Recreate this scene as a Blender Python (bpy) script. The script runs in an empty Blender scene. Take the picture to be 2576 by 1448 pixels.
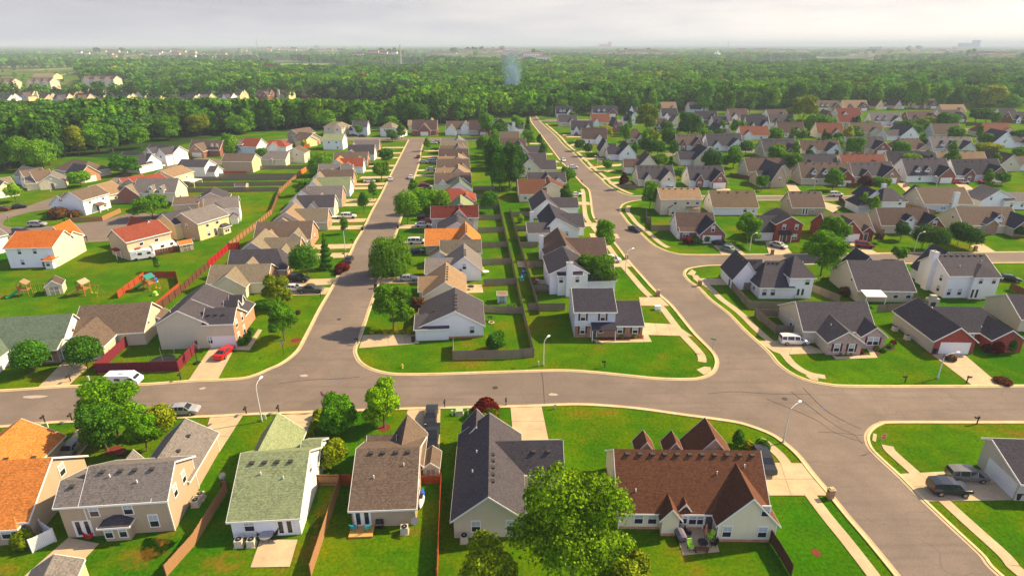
import bpy, bmesh, math, random
from mathutils import Vector, Matrix, noise
from mathutils.geometry import tessellate_polygon
R=math.radians
random.seed(7)
S=bpy.context.scene; C=S.collection

# ---------------------------------------------------------------- camera, world, sun
CAMH=50.0; PITCH=R(22.1); FPX=1500.0
cam=bpy.data.cameras.new('camera'); cam.sensor_width=36; cam.lens=36*FPX/2576.0
cam.clip_start=1; cam.clip_end=90000
co=bpy.data.objects.new('camera',cam); C.objects.link(co)
co.location=(0,0,CAMH); co.rotation_euler=(math.pi/2-PITCH,0,0); S.camera=co
SUN=Vector((1.1,0.38,0.93)).normalized()
w=bpy.data.worlds.new('World'); S.world=w; w.use_nodes=True
nt=w.node_tree; nt.nodes.clear(); N=nt.nodes.new; L=nt.links.new
out=N('ShaderNodeOutputWorld'); bg=N('ShaderNodeBackground'); L(bg.outputs[0],out.inputs[0])
sky=N('ShaderNodeTexSky'); sky.sky_type='NISHITA'; sky.sun_disc=False
sky.sun_elevation=math.asin(SUN.z); sky.sun_rotation=math.atan2(SUN.x,SUN.y); sky.air_density=1.0; sky.dust_density=3.0
tc=N('ShaderNodeTexCoord'); sep=N('ShaderNodeSeparateXYZ'); L(tc.outputs['Generated'],sep.inputs[0])
def mth(op,a,b=None,c=None):
    n=N('ShaderNodeMath'); n.operation=op
    for i,v in enumerate((a,b,c)):
        if v is None: continue
        if isinstance(v,(int,float)): n.inputs[i].default_value=v
        else: L(v,n.inputs[i])
    return n.outputs[0]
def mixc(f,a,b,bt='MIX'):
    n=N('ShaderNodeMix'); n.data_type='RGBA'; n.blend_type=bt; n.clamp_factor=True
    for k,v in ((0,f),(6,a),(7,b)):
        if isinstance(v,(int,float)): n.inputs[k].default_value=v
        elif isinstance(v,tuple): n.inputs[k].default_value=(*v,1)
        else: L(v,n.inputs[k])
    return n.outputs[2]
def ramp(fac,stops):
    n=N('ShaderNodeValToRGB'); L(fac,n.inputs[0]); e=n.color_ramp.elements
    while len(e)<len(stops): e.new(0.5)
    for q,(p,c) in zip(e,stops): q.position=p; q.color=(*c,1) if isinstance(c,tuple) else (c,c,c,1)
    return n.outputs[0]
# thin cloud cover, brighter towards the sun side (right)
side=mth('MULTIPLY_ADD',sep.outputs[0],0.75,0.5)
low=ramp(side,[(0.0,(0.38,0.38,0.425)),(0.42,(0.50,0.485,0.495)),(0.68,(0.63,0.59,0.57)),(1.0,(0.80,0.73,0.65))])
high=ramp(side,[(0.0,(0.30,0.302,0.34)),(0.45,(0.425,0.415,0.43)),(1.0,(0.70,0.655,0.61))])
el=mth('MULTIPLY',sep.outputs[2],8.0)
cl=mixc(ramp(el,[(0.0,0.0),(1.0,1.0)]),low,high)
mp=N('ShaderNodeMapping'); mp.inputs['Scale'].default_value=(2.2,2.2,14); L(tc.outputs['Generated'],mp.inputs[0])
ns=N('ShaderNodeTexNoise'); ns.inputs['Scale'].default_value=1.6; ns.inputs['Detail'].default_value=7; ns.inputs['Roughness'].default_value=.55; L(mp.outputs[0],ns.inputs[0])
cl=mixc(1.0,cl,ramp(ns.outputs[0],[(0.32,(0.80,0.82,0.87)),(0.62,(1.12,1.10,1.06))]),'MULTIPLY')
skyc=mixc(1.0,sky.outputs[0],(0.050,0.053,0.066),'MULTIPLY')
cov=ramp(mth('ABSOLUTE',sep.outputs[2]),[(0.10,1.0),(0.42,0.24)])
# unseen sky behind the camera, brightened to fill the walls that face it
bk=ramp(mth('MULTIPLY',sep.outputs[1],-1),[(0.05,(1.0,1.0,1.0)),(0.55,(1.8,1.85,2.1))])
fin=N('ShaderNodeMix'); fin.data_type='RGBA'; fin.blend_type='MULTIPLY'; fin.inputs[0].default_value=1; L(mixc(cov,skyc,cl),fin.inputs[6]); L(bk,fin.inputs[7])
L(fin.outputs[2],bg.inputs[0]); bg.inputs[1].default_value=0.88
ld=bpy.data.lights.new('sun','SUN'); ld.energy=5.0; ld.angle=R(0.8); ld.color=(1.0,0.775,0.46)
so=bpy.data.objects.new('sun',ld); C.objects.link(so); so.rotation_euler=SUN.to_track_quat('Z','Y').to_euler()
S.view_settings.view_transform='Standard'; S.view_settings.look='None'; S.view_settings.exposure=0.84; S.view_settings.gamma=1
S.render.engine='CYCLES'; S.cycles.max_bounces=5; S.cycles.diffuse_bounces=2; S.cycles.glossy_bounces=2; S.cycles.transmission_bounces=2
S.cycles.transparent_max_bounces=4; S.cycles.volume_bounces=0; S.cycles.use_denoising=True; S.cycles.use_adaptive_sampling=True
S.cycles.sample_clamp_indirect=4

# ---------------------------------------------------------------- survey: photograph pixel (2576 wide) -> ground metres
KC_,KS_=math.cos(PITCH),math.sin(PITCH)
def W(px,py,z=0.0):
    x=(px-1288)/FPX; y=-(py-724)/FPX
    r=(x,KC_+y*KS_,-KS_+y*KC_); t=(z-CAMH)/r[2]
    return (r[0]*t,r[1]*t)
def Htop(px,pyb,pyt):
    X,Y=W(px,pyb); y=-(pyt-724)/FPX
    return CAMH+(-KS_+y*KC_)*Y/(KC_+y*KS_)
def mpp(px,py):   # metres per pixel at the ground point
    X,Y=W(px,py); return (Y*KC_+CAMH*KS_)/FPX

# ---------------------------------------------------------------- materials
MC={}
def mat(name,build):
    if name in MC: return MC[name]
    global nt,N,L
    m=bpy.data.materials.new(name); m.use_nodes=True; nt=m.node_tree; nt.nodes.clear(); N=nt.nodes.new; L=nt.links.new
    o=N('ShaderNodeOutputMaterial'); p=N('ShaderNodeBsdfPrincipled'); L(p.outputs[0],o.inputs[0])
    p.inputs['Roughness'].default_value=.85; p.inputs['Specular IOR Level'].default_value=.2
    build(p,o); MC[name]=m; return m
def tex(scale,detail=3,rough=.55,coord='Object',sc=(1,1,1)):
    t=N('ShaderNodeTexCoord'); m=N('ShaderNodeMapping'); m.inputs['Scale'].default_value=sc; L(t.outputs[coord],m.inputs[0])
    n=N('ShaderNodeTexNoise'); n.inputs['Scale'].default_value=scale; n.inputs['Detail'].default_value=detail; n.inputs['Roughness'].default_value=rough
    L(m.outputs[0],n.inputs[0]); return n.outputs[0]
def bump(p,h,s=.4,d=.03):
    b=N('ShaderNodeBump'); b.inputs['Strength'].default_value=s; b.inputs['Distance'].default_value=d; L(h,b.inputs['Height']); L(b.outputs[0],p.inputs['Normal'])
def sc3(c,k): return tuple(min(1,x*k) for x in c)
def plain(name,c,rough=.6,metal=0,spec=.3,var=.10,vs=1.5):
    def b(p,o):
        L(mixc(tex(vs,4),sc3(c,1-var),sc3(c,1+var)),p.inputs['Base Color'])
        p.inputs['Roughness'].default_value=rough; p.inputs['Metallic'].default_value=metal; p.inputs['Specular IOR Level'].default_value=spec
    return mat(name,b)
def siding(name,c):
    def b(p,o):
        t=N('ShaderNodeTexCoord'); s=N('ShaderNodeSeparateXYZ'); L(t.outputs['Object'],s.inputs[0])
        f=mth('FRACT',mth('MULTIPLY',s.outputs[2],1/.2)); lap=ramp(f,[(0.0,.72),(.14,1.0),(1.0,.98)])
        c1=mixc(tex(.6,4),sc3(c,.93),sc3(c,1.05)); st=tex(1.2,5,.6,sc=(1.2,1.2,.15))
        c1=mixc(ramp(st,[(.52,0.0),(.8,.28)]),c1,sc3(c,.72))
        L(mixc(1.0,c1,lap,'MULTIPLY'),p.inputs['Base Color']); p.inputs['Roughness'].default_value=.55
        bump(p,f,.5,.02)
    return mat(name,b)
def brick(name,c,c2,mort):
    def b(p,o):
        t=N('ShaderNodeTexCoord'); s=N('ShaderNodeSeparateXYZ'); L(t.outputs['Object'],s.inputs[0])
        cx=N('ShaderNodeCombineXYZ'); L(mth('ADD',s.outputs[0],s.outputs[1]),cx.inputs[0]); L(s.outputs[2],cx.inputs[1])
        k=N('ShaderNodeTexBrick'); L(cx.outputs[0],k.inputs[0]); k.inputs['Scale'].default_value=1
        k.inputs['Brick Width'].default_value=.32; k.inputs['Row Height'].default_value=.12; k.inputs['Mortar Size'].default_value=.012
        k.inputs['Color1'].default_value=(*c,1); k.inputs['Color2'].default_value=(*c2,1); k.inputs['Mortar'].default_value=(*mort,1)
        L(mixc(1.0,k.outputs[0],ramp(tex(2.2,4),[(.3,.8),(.7,1.15)]),'MULTIPLY'),p.inputs['Base Color']); p.inputs['Roughness'].default_value=.9
    return mat(name,b)
def shingle(name,c,pat=.34):
    def b(p,o):
        t=N('ShaderNodeTexCoord')
        v=N('ShaderNodeTexVoronoi'); m=N('ShaderNodeMapping'); m.inputs['Scale'].default_value=(4.2,4.2,8); L(t.outputs['Object'],m.inputs[0]); L(m.outputs[0],v.inputs[0]); v.inputs['Scale'].default_value=1.3
        s=N('ShaderNodeSeparateColor'); L(v.outputs['Color'],s.inputs[0])
        c1=mixc(s.outputs[0],sc3(c,1-pat),sc3(c,1+pat))
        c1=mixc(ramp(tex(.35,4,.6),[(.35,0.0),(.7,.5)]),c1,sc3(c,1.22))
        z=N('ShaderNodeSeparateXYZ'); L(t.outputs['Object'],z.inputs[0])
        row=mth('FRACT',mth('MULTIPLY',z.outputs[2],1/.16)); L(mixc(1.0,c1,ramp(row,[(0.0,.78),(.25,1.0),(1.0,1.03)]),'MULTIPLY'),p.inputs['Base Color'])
        p.inputs['Roughness'].default_value=.9; p.inputs['Specular IOR Level'].default_value=.15; bump(p,s.outputs[1],.35,.02)
    return mat(name,b)
ROOF={'grey':(.160,.145,.137),'brown':(.092,.062,.052),'dark':(.038,.036,.050),'tan':(.25,.17,.10),'green':(.205,.245,.130),'dkgreen':(.10,.14,.10),
 'orange':(.46,.165,.038),'red':(.22,.055,.032),'maroon':(.13,.028,.02),'brownred':(.112,.047,.026),'slate':(.062,.057,.068),'khaki':(.19,.16,.112),'deeporange':(.40,.112,.020),'umber':(.135,.10,.062),'taupe':(.125,.092,.070),'rust':(.19,.068,.042)}
WALL={'white':(.84,.84,.86),'cream':(.76,.68,.50),'beige':(.64,.56,.42),'tan':(.47,.365,.255),'peach':(.72,.52,.34),'paleblue':(.60,.64,.72),'greige':(.55,.50,.44),'yellow':(.80,.66,.34)}
BRK={'brick':((.30,.085,.06),(.22,.06,.045),(.34,.24,.20)),'redbrick':((.34,.045,.03),(.25,.03,.025),(.33,.15,.12)),'tanbrick':((.33,.19,.12),(.26,.14,.085),(.36,.27,.2)),'pinkbrick':((.48,.33,.29),(.38,.25,.22),(.5,.42,.38)),'orangebrick':((.52,.24,.12),(.42,.18,.09),(.5,.36,.26))}
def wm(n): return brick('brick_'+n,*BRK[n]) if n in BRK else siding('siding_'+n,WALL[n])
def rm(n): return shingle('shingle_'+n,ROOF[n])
M_trim=plain('trim_white',(.80,.79,.77),.5,var=.05)
M_glass=mat('glass_dark',lambda p,o:(p.inputs['Base Color'].__setattr__('default_value',(.02,.025,.033,1)),p.inputs['Roughness'].__setattr__('default_value',.12),p.inputs['Specular IOR Level'].__setattr__('default_value',.45)))
M_door=plain('door_paint',(.10,.08,.08),.5); M_vent=plain('roof_vent_metal',(.05,.045,.042),.6); M_pipe=plain('vent_pipe',(.75,.74,.72),.5)
M_shut=plain('shutter_paint',(.10,.012,.02),.6); M_tyre=plain('tyre_rubber',(.015,.015,.015),.8); M_rim=plain('wheel_rim',(.35,.35,.36),.35,metal=.7)
M_black=plain('black_plastic',(.02,.02,.022),.55); M_metal=plain('galvanised_metal',(.46,.46,.47),.45,metal=.4); M_lamp=plain('lamp_pole_paint',(.60,.58,.52),.5)
def grass(name):
    def b(p,o):
        n1=tex(.028,5,.6,'Object'); n2=tex(.22,4,.6,'Object'); n3=tex(2.6,3,.7,'Object'); n4=tex(.075,6,.7,'Object')
        c=mixc(ramp(n1,[(.35,0.0),(.62,1.0)]),(.022,.122,.001),(.090,.190,.001))
        c=mixc(ramp(n2,[(.35,0.0),(.72,.8)]),c,(.030,.100,.003))
        c=mixc(ramp(n4,[(.46,0.0),(.64,.7)]),c,(.145,.165,.002))
        c=mixc(ramp(mth('MULTIPLY_ADD',n2,.35,mth('MULTIPLY',n4,.7)),[(.59,0.0),(.70,.8)]),c,(.20,.10,.018))
        c=mixc(1.0,c,ramp(n3,[(.25,.55),(.75,1.40)]),'MULTIPLY')
        L(c,p.inputs['Base Color']); p.inputs['Roughness'].default_value=1; p.inputs['Specular IOR Level'].default_value=0; bump(p,n3,.6,.12)
    return mat(name,b)
M_grass=grass('lawn_grass')
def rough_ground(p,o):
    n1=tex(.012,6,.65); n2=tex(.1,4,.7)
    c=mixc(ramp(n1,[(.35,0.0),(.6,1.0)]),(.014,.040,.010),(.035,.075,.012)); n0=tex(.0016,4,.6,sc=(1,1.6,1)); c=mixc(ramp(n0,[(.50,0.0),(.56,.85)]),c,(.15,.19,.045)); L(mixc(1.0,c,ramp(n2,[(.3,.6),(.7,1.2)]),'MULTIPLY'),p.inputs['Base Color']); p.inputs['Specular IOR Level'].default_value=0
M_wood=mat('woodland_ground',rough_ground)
def asph(p,o):
    n1=tex(.12,5,.65); n2=tex(6,3,.7); n3=tex(.02,3,.5); ln=tex(.5,4,.6,sc=(.12,1.8,1))
    c=mixc(ramp(n1,[(.3,0.0),(.7,1.0)]),(.158,.126,.104),(.242,.194,.158)); c=mixc(ramp(n3,[(.4,0.0),(.65,.6)]),c,(.150,.122,.108))
    c=mixc(ramp(ln,[(.50,0.0),(.72,.5)]),c,(.13,.105,.092)); c=mixc(1.0,c,ramp(n2,[(.3,.84),(.7,1.14)]),'MULTIPLY')
    v=N('ShaderNodeTexVoronoi'); v.feature='DISTANCE_TO_EDGE'; t=N('ShaderNodeTexCoord'); nn=N('ShaderNodeTexNoise'); nn.inputs['Scale'].default_value=.25; L(t.outputs['Object'],nn.inputs[0])
    ad=N('ShaderNodeVectorMath'); ad.operation='MULTIPLY_ADD'; ad.inputs[1].default_value=(5,5,0); L(nn.outputs['Color'],ad.inputs[0]); L(t.outputs['Object'],ad.inputs[2]); L(ad.outputs[0],v.inputs[0]); v.inputs['Scale'].default_value=.09
    cr=ramp(v.outputs['Distance'],[(.0,1.0),(.006,0.0)]); c=mixc(mth('MULTIPLY',cr,ramp(n1,[(.40,0.0),(.6,.55)])),c,(.09,.07,.062))
    L(c,p.inputs['Base Color']); p.inputs['Roughness'].default_value=.9
M_asph=mat('asphalt_worn',asph)
def conc(name,c):
    def b(p,o):
        n=tex(.35,6,.7); n2=tex(5,3,.7); cc=mixc(ramp(n,[(.3,0.0),(.7,1.0)]),sc3(c,.80),sc3(c,1.12)); L(mixc(1.0,cc,ramp(n2,[(.3,.9),(.7,1.08)]),'MULTIPLY'),p.inputs['Base Color'])
    return mat(name,b)
M_conc=conc('concrete',(.52,.405,.25)); M_kerb=conc('kerb_concrete',(.66,.54,.28)); M_walk=conc('sidewalk_concrete',(.52,.41,.25))
M_mulch=plain('red_mulch',(.16,.03,.015),.95,var=.4,vs=6); M_bmulch=plain('dark_mulch',(.06,.03,.02),.95,var=.4,vs=6)
def woodm(name,c,v=.25):
    def b(p,o):
        L(mixc(tex(2.5,4,.7,sc=(3,3,.3)),sc3(c,1-v),sc3(c,1+v)),p.inputs['Base Color']); p.inputs['Roughness'].default_value=.9
    return mat(name,b)
FM={'grey':woodm('weathered_fence_wood',(.235,.185,.145)),'tan':woodm('new_fence_wood',(.34,.185,.085)),'maroon':woodm('maroon_fence_paint',(.17,.022,.035),.12),
 'red':woodm('red_stained_fence_wood',(.36,.07,.02)),'white':plain('white_vinyl',(.8,.8,.82),.4,var=.04),'brown':woodm('brown_fence_wood',(.12,.055,.03)),'orange':woodm('orange_stained_fence_wood',(.68,.22,.03)),'scarlet':woodm('scarlet_fence_wood',(.34,.012,.018))}
M_bark=woodm('bark',(.14,.10,.075),.35)
def leafm(name,tr=.26):
    def b(p,o):
        oi=N('ShaderNodeObjectInfo'); g=N('ShaderNodeNewGeometry')
        c=mixc(1.0,oi.outputs['Color'],ramp(g.outputs['Random Per Island'],[(0.0,(.42,.50,.55)),(.5,(.95,1.0,.95)),(1.0,(1.7,1.42,1.0))]),'MULTIPLY')
        c=mixc(1.0,c,ramp(tex(.55,4,.65),[(.3,.62),(.7,1.4)]),'MULTIPLY')
        L(c,p.inputs['Base Color']); p.inputs['Roughness'].default_value=.7; p.inputs['Specular IOR Level'].default_value=.08
        t=N('ShaderNodeBsdfTranslucent'); L(c,t.inputs[0]); mx=N('ShaderNodeMixShader'); mx.inputs[0].default_value=tr
        L(p.outputs[0],mx.inputs[1]); L(t.outputs[0],mx.inputs[2]); L(mx.outputs[0],o.inputs[0])
    return mat(name,b)
M_leaf=leafm('leaves')
def paint(name,c):
    def b(p,o):
        p.inputs['Base Color'].default_value=(*c,1); p.inputs['Roughness'].default_value=.28; p.inputs['Metallic'].default_value=.25; p.inputs['Specular IOR Level'].default_value=.5; p.inputs['Coat Weight'].default_value=.4
    return mat('car_paint_'+name,b)

# ---------------------------------------------------------------- mesh helpers
def tag(o,label=None,cat=None,group=None,kind=None):
    if label: o['label']=label
    if cat: o['category']=cat
    if group: o['group']=group
    if kind: o['kind']=kind
    return o
def empty(name,loc,rz=0):
    o=bpy.data.objects.new(name,None); C.objects.link(o); o.location=loc; o.rotation_euler=(0,0,rz); o.empty_display_size=.1; return o
class MB:
    def __init__(s): s.v=[]; s.f=[]; s.m=[]
    def face(s,pts,mi=0):
        i=len(s.v); s.v+= [tuple(p) for p in pts]; s.f.append(tuple(range(i,i+len(pts)))); s.m.append(mi)
    def box(s,x0,y0,z0,x1,y1,z1,mi=0):
        i=len(s.v); s.v+=[(x0,y0,z0),(x1,y0,z0),(x1,y1,z0),(x0,y1,z0),(x0,y0,z1),(x1,y0,z1),(x1,y1,z1),(x0,y1,z1)]
        for q in ((0,3,2,1),(4,5,6,7),(0,1,5,4),(1,2,6,5),(2,3,7,6),(3,0,4,7)): s.f.append(tuple(i+k for k in q)); s.m.append(mi)
    def tube(s,pts,rs,n=8,mi=0,cap=True):
        if not isinstance(rs,(list,tuple)): rs=[rs]*len(pts)
        pts=[Vector(p) for p in pts]; i0=len(s.v)
        for k,p in enumerate(pts):
            d=(pts[min(k+1,len(pts)-1)]-pts[max(k-1,0)]).normalized(); a=d.orthogonal().normalized() if abs(d.z)<.9 else Vector((1,0,0)); 
            a=(a-d*a.dot(d)).normalized(); b=d.cross(a)
            for j in range(n):
                t=2*math.pi*j/n; q=p+(a*math.cos(t)+b*math.sin(t))*rs[k]; s.v.append(tuple(q))
        for k in range(len(pts)-1):
            for j in range(n):
                a0=i0+k*n+j; a1=i0+k*n+(j+1)%n; s.f.append((a0,a1,a1+n,a0+n)); s.m.append(mi)
        if cap:
            s.f.append(tuple(i0+j for j in range(n))[::-1]); s.m.append(mi); e=i0+(len(pts)-1)*n; s.f.append(tuple(e+j for j in range(n))); s.m.append(mi)
    def build(s,name,mats,parent=None,loc=None,smooth=False):
        me=bpy.data.meshes.new(name); me.from_pydata(s.v,[],s.f)
        if not isinstance(mats,(list,tuple)): mats=[mats]
        for m in mats: me.materials.append(m)
        if len(mats)>1: me.polygons.foreach_set('material_index',s.m)
        if smooth: me.polygons.foreach_set('use_smooth',[True]*len(s.f))
        me.update(); o=bpy.data.objects.new(name,me); C.objects.link(o)
        if parent is not None: o.parent=parent
        if loc is not None: o.location=loc
        return o
def dupe(o,parent=None,loc=None,rz=None):
    c=o.copy(); C.objects.link(c); c.parent=parent
    for k in ('label','group'):
        if k in c and parent is not None: pass
    if loc is not None: c.location=loc
    if rz is not None: c.rotation_euler=(0,0,rz)
    for ch in list(o.children): dupe(ch,c)
    return c
def cat_rom(pts,n=5):
    out=[]; P=[Vector((*p,0)) if len(p)==2 else Vector(p) for p in pts]
    for i in range(len(P)-1):
        p0=P[max(i-1,0)];p1=P[i];p2=P[i+1];p3=P[min(i+2,len(P)-1)]
        for k in range(n):
            t=k/n; out.append(.5*((2*p1)+(p2-p0)*t+(2*p0-5*p1+4*p2-p3)*t*t+(3*p1-p0-3*p2+p3)*t**3))
    out.append(P[-1]); return [(p.x,p.y) for p in out]
def sheet(name,loops,z,m,kind='structure'):
    vs=[Vector((x,y,0)) for x,y in loops]; tri=tessellate_polygon([vs]); b=MB(); b.v=[(v.x,v.y,z) for v in vs]
    for t in tri:
        a,bb,c=[vs[i] for i in t]; t=tuple(t) if (bb-a).cross(c-a).z>0 else tuple(t)[::-1]
        b.f.append(t); b.m.append(0)
    return tag(b.build(name,m),kind=kind)
def strip(name,pts,o0,o1,z0,z1,m,kind='structure'):
    b=MB(); n=len(pts); nor=[]
    for i in range(n):
        a=pts[max(i-1,0)]; c=pts[min(i+1,n-1)]; d=Vector((c[0]-a[0],c[1]-a[1])).normalized(); nor.append((-d.y,d.x))
    A=[(p[0]+q[0]*o0,p[1]+q[1]*o0) for p,q in zip(pts,nor)]; B=[(p[0]+q[0]*o1,p[1]+q[1]*o1) for p,q in zip(pts,nor)]
    for i in range(n-1):
        a,a2,c,c2=A[i],A[i+1],B[i],B[i+1]
        b.face([(*a,z1),(*a2,z1),(*c2,z1),(*c,z1)]); b.face([(*a,z0),(*a2,z0),(*a2,z1),(*a,z1)]); b.face([(*c,z0),(*c2,z0),(*c2,z1),(*c,z1)])
    return tag(b.build(name,m),kind=kind)
def WP(l): return [W(*p) for p in l]

# ---------------------------------------------------------------- ground, roads
b=MB(); b.face([(-45000,-400,0),(45000,-400,0),(45000,70000,0),(-45000,70000,0)]); tag(b.build('ground',M_grass),kind='structure')
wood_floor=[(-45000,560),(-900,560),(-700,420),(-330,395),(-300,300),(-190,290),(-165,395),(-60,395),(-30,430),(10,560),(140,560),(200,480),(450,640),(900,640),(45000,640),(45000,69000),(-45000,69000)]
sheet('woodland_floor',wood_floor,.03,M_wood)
KA=[(-260,992),(0,983),(172,972),(357,967),(475,959),(600,953),(644,943),(676,929),(704,917),(731,899),(751,879),(766,852),(784,817),(806,774),(835,724),(861,673),(881,638),(896,606),(916,573),(936,531),(961,486),(979,448),(1016,376),(1028,352)]
KB1=[(1069,352),(1060,376),(1054,411),(1034,470),(1001,573),(994,593),(956,698),(944,736),(931,772),(916,817),(904,854),(895,872),(894,889),(904,909),(924,924),(951,934),(981,940),(1019,942),(1100,941),(1288,935),(1413,932),(1500,937),(1588,946),(1663,953),(1738,954),(1770,949),(1793,937),(1803,917),(1800,897),(1785,877),(1750,842),(1725,812),(1688,767),(1648,731),(1618,698),(1578,653),(1550,616),(1508,566),(1493,545),(1488,520),(1485,493),(1480,476),(1463,461),(1438,433),(1413,408),(1393,382),(1358,335),(1338,309),(1333,292)]
KC1=[(1348,292),(1365,312),(1398,342),(1418,365),(1448,390),(1478,421),(1508,446),(1528,466),(1558,483),(1583,491),(1613,493),(1800,493),(2100,493),(2700,494)]
KC2=[(2700,507),(2100,505),(1800,504),(1640,503),(1610,504),(1583,508),(1565,516),(1560,531),(1570,546),(1583,563),(1608,583),(1638,611),(1663,626),(1693,636),(1738,641),(1932,640),(2250,637),(2700,633)]
KD=[(2700,660),(2250,663),(1932,666),(1850,667),(1788,668),(1750,672),(1728,678),(1722,691),(1735,708),(1758,724),(1788,754),(1833,789),(1875,832),(1932,884),(1957,914),(1990,939),(2032,957),(2082,967),(2132,971),(2307,972),(2700,970)]
KE=[(-260,1088),(0,1073),(107,1064),(207,1059),(525,1047),(644,1041),(1019,1028),(1288,1022),(1400,1018),(1463,1017),(1538,1021),(1613,1028),(1713,1042),(1788,1052),(1863,1064),(1932,1088),(1969,1111),(2007,1144),(2044,1191),(2082,1236),(2132,1298),(2182,1356),(2257,1448),(2330,1545),(2400,1640)]
KF=[(2760,1640),(2514,1446),(2469,1396),(2407,1338),(2357,1291),(2307,1243),(2257,1193),(2219,1158),(2192,1131),(2182,1111),(2182,1093),(2194,1077),(2214,1066),(2244,1062),(2432,1062),(2700,1062)]
cv={k:cat_rom(WP(v)) for k,v in dict(A=KA,B=KB1,C1=KC1,C2=KC2,D=KD,E=KE,F=KF).items()}
def near(cvl,px,py):
    t=W(px,py); return min(range(len(cvl)),key=lambda i:(cvl[i][0]-t[0])**2+(cvl[i][1]-t[1])**2)
def sub(k,a,b_):
    i,j=near(cv[k],*a),near(cv[k],*b_); return cv[k][i:j+1] if i<=j else cv[k][j:i+1][::-1]
a1=sub('A',(-260,992),(600,953)); a2=sub('A',(600,953),(1028,352))
b1=sub('B',(1069,352),(1019,942)); b2=sub('B',(1019,942),(1738,954)); b3=sub('B',(1738,954),(1333,292))
e1=sub('E',(-260,1088),(1788,1052)); e2=sub('E',(1788,1052),(2400,1640)); f1=sub('F',(2760,1640),(2244,1062)); f2=sub('F',(2244,1062),(2700,1062))
d1=sub('D',(2700,660),(1850,667)); d2=sub('D',(1850,667),(2082,967)); d3=sub('D',(2082,967),(2700,970))
c1a=sub('C1',(1348,292),(1613,493)); c1b=sub('C1',(1613,493),(2700,494)); c2a=sub('C2',(2700,507),(1610,504)); c2b=sub('C2',(1610,504),(1738,641)); c2c=sub('C2',(1738,641),(2700,633))
sheet('street',a1+b2+d3+f2[::-1]+e1[::-1],.030,M_asph)
sheet('street',a2+b1,.034,M_asph)
sheet('street',b3+c1a+c2b+d2,.038,M_asph)
sheet('street',e2+f1,.042,M_asph)
sheet('street',c1b+c2a,.046,M_asph); sheet('street',c2c+d1,.050,M_asph)
sheet('street',WP([(690,352),(760,345),(850,345),(1160,347),(1300,349),(1300,354),(1160,354),(850,354),(720,365)]),.054,M_asph)
sheet('street',cat_rom(WP([(-200,560),(0,536),(50,525),(100,508),(140,496),(200,485),(260,462),(300,440),(330,434),(300,455),(240,482),(190,497),(142,522),(75,534),(22,549),(8,560),(16,569),(75,573),(175,564),(250,556),(330,536),(400,540),(425,548),(400,565),(330,600),(275,606),(200,609),(150,600),(60,596),(0,600),(-200,620)]),3),.030,M_asph)
sheet('street',WP([(375,418),(420,402),(520,398),(565,402),(562,412),(520,424),(440,426)]),.030,M_asph)
sheet('street',WP([(1340,300),(1960,303),(2576,330),(2576,335),(1960,309),(1345,306)]),.058,M_asph)
sheet('street',WP([(1500,400),(1800,375),(2100,382),(2576,402),(2576,408),(2100,389),(1800,382),(1510,409)]),.030,M_asph)
for k,cc,s in (('A',cv['A'],1),('B',cv['B'],1),('C',cv['C1'],1),('C',cv['C2'],1),('D',cv['D'],1),('E',cv['E'],-1),('F',cv['F'],-1)):
    strip('kerb',cc,0,.34*s,0,.13,M_kerb); strip('gutter',cc,-.38*s,0,.0,.062,M_conc)
for pts,s in ((sub('B',(1803,917),(1480,476)),1),(sub('D',(1722,691),(2082,967)),1),(sub('C2',(1565,516),(1663,626)),1),(sub('C1',(1365,312),(1583,491)),1),(sub('E',(1932,1088),(2400,1640)),-1),(sub('F',(2760,1640),(2182,1111)),-1)):
    strip('sidewalk',pts,1.7*s,3.1*s,0,.07,M_walk)
for q in ([(1752,930),(1770,943),(1790,936),(1788,924),(1772,922)],[(2045,938),(2058,943),(2058,958),(2040,955),(2026,945)],[(1740,678),(1752,684),(1745,694),(1728,690)],[(2196,1090),(2206,1092),(2203,1112),(2194,1108)]): sheet('sidewalk',WP(q),.072,M_walk)
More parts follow.
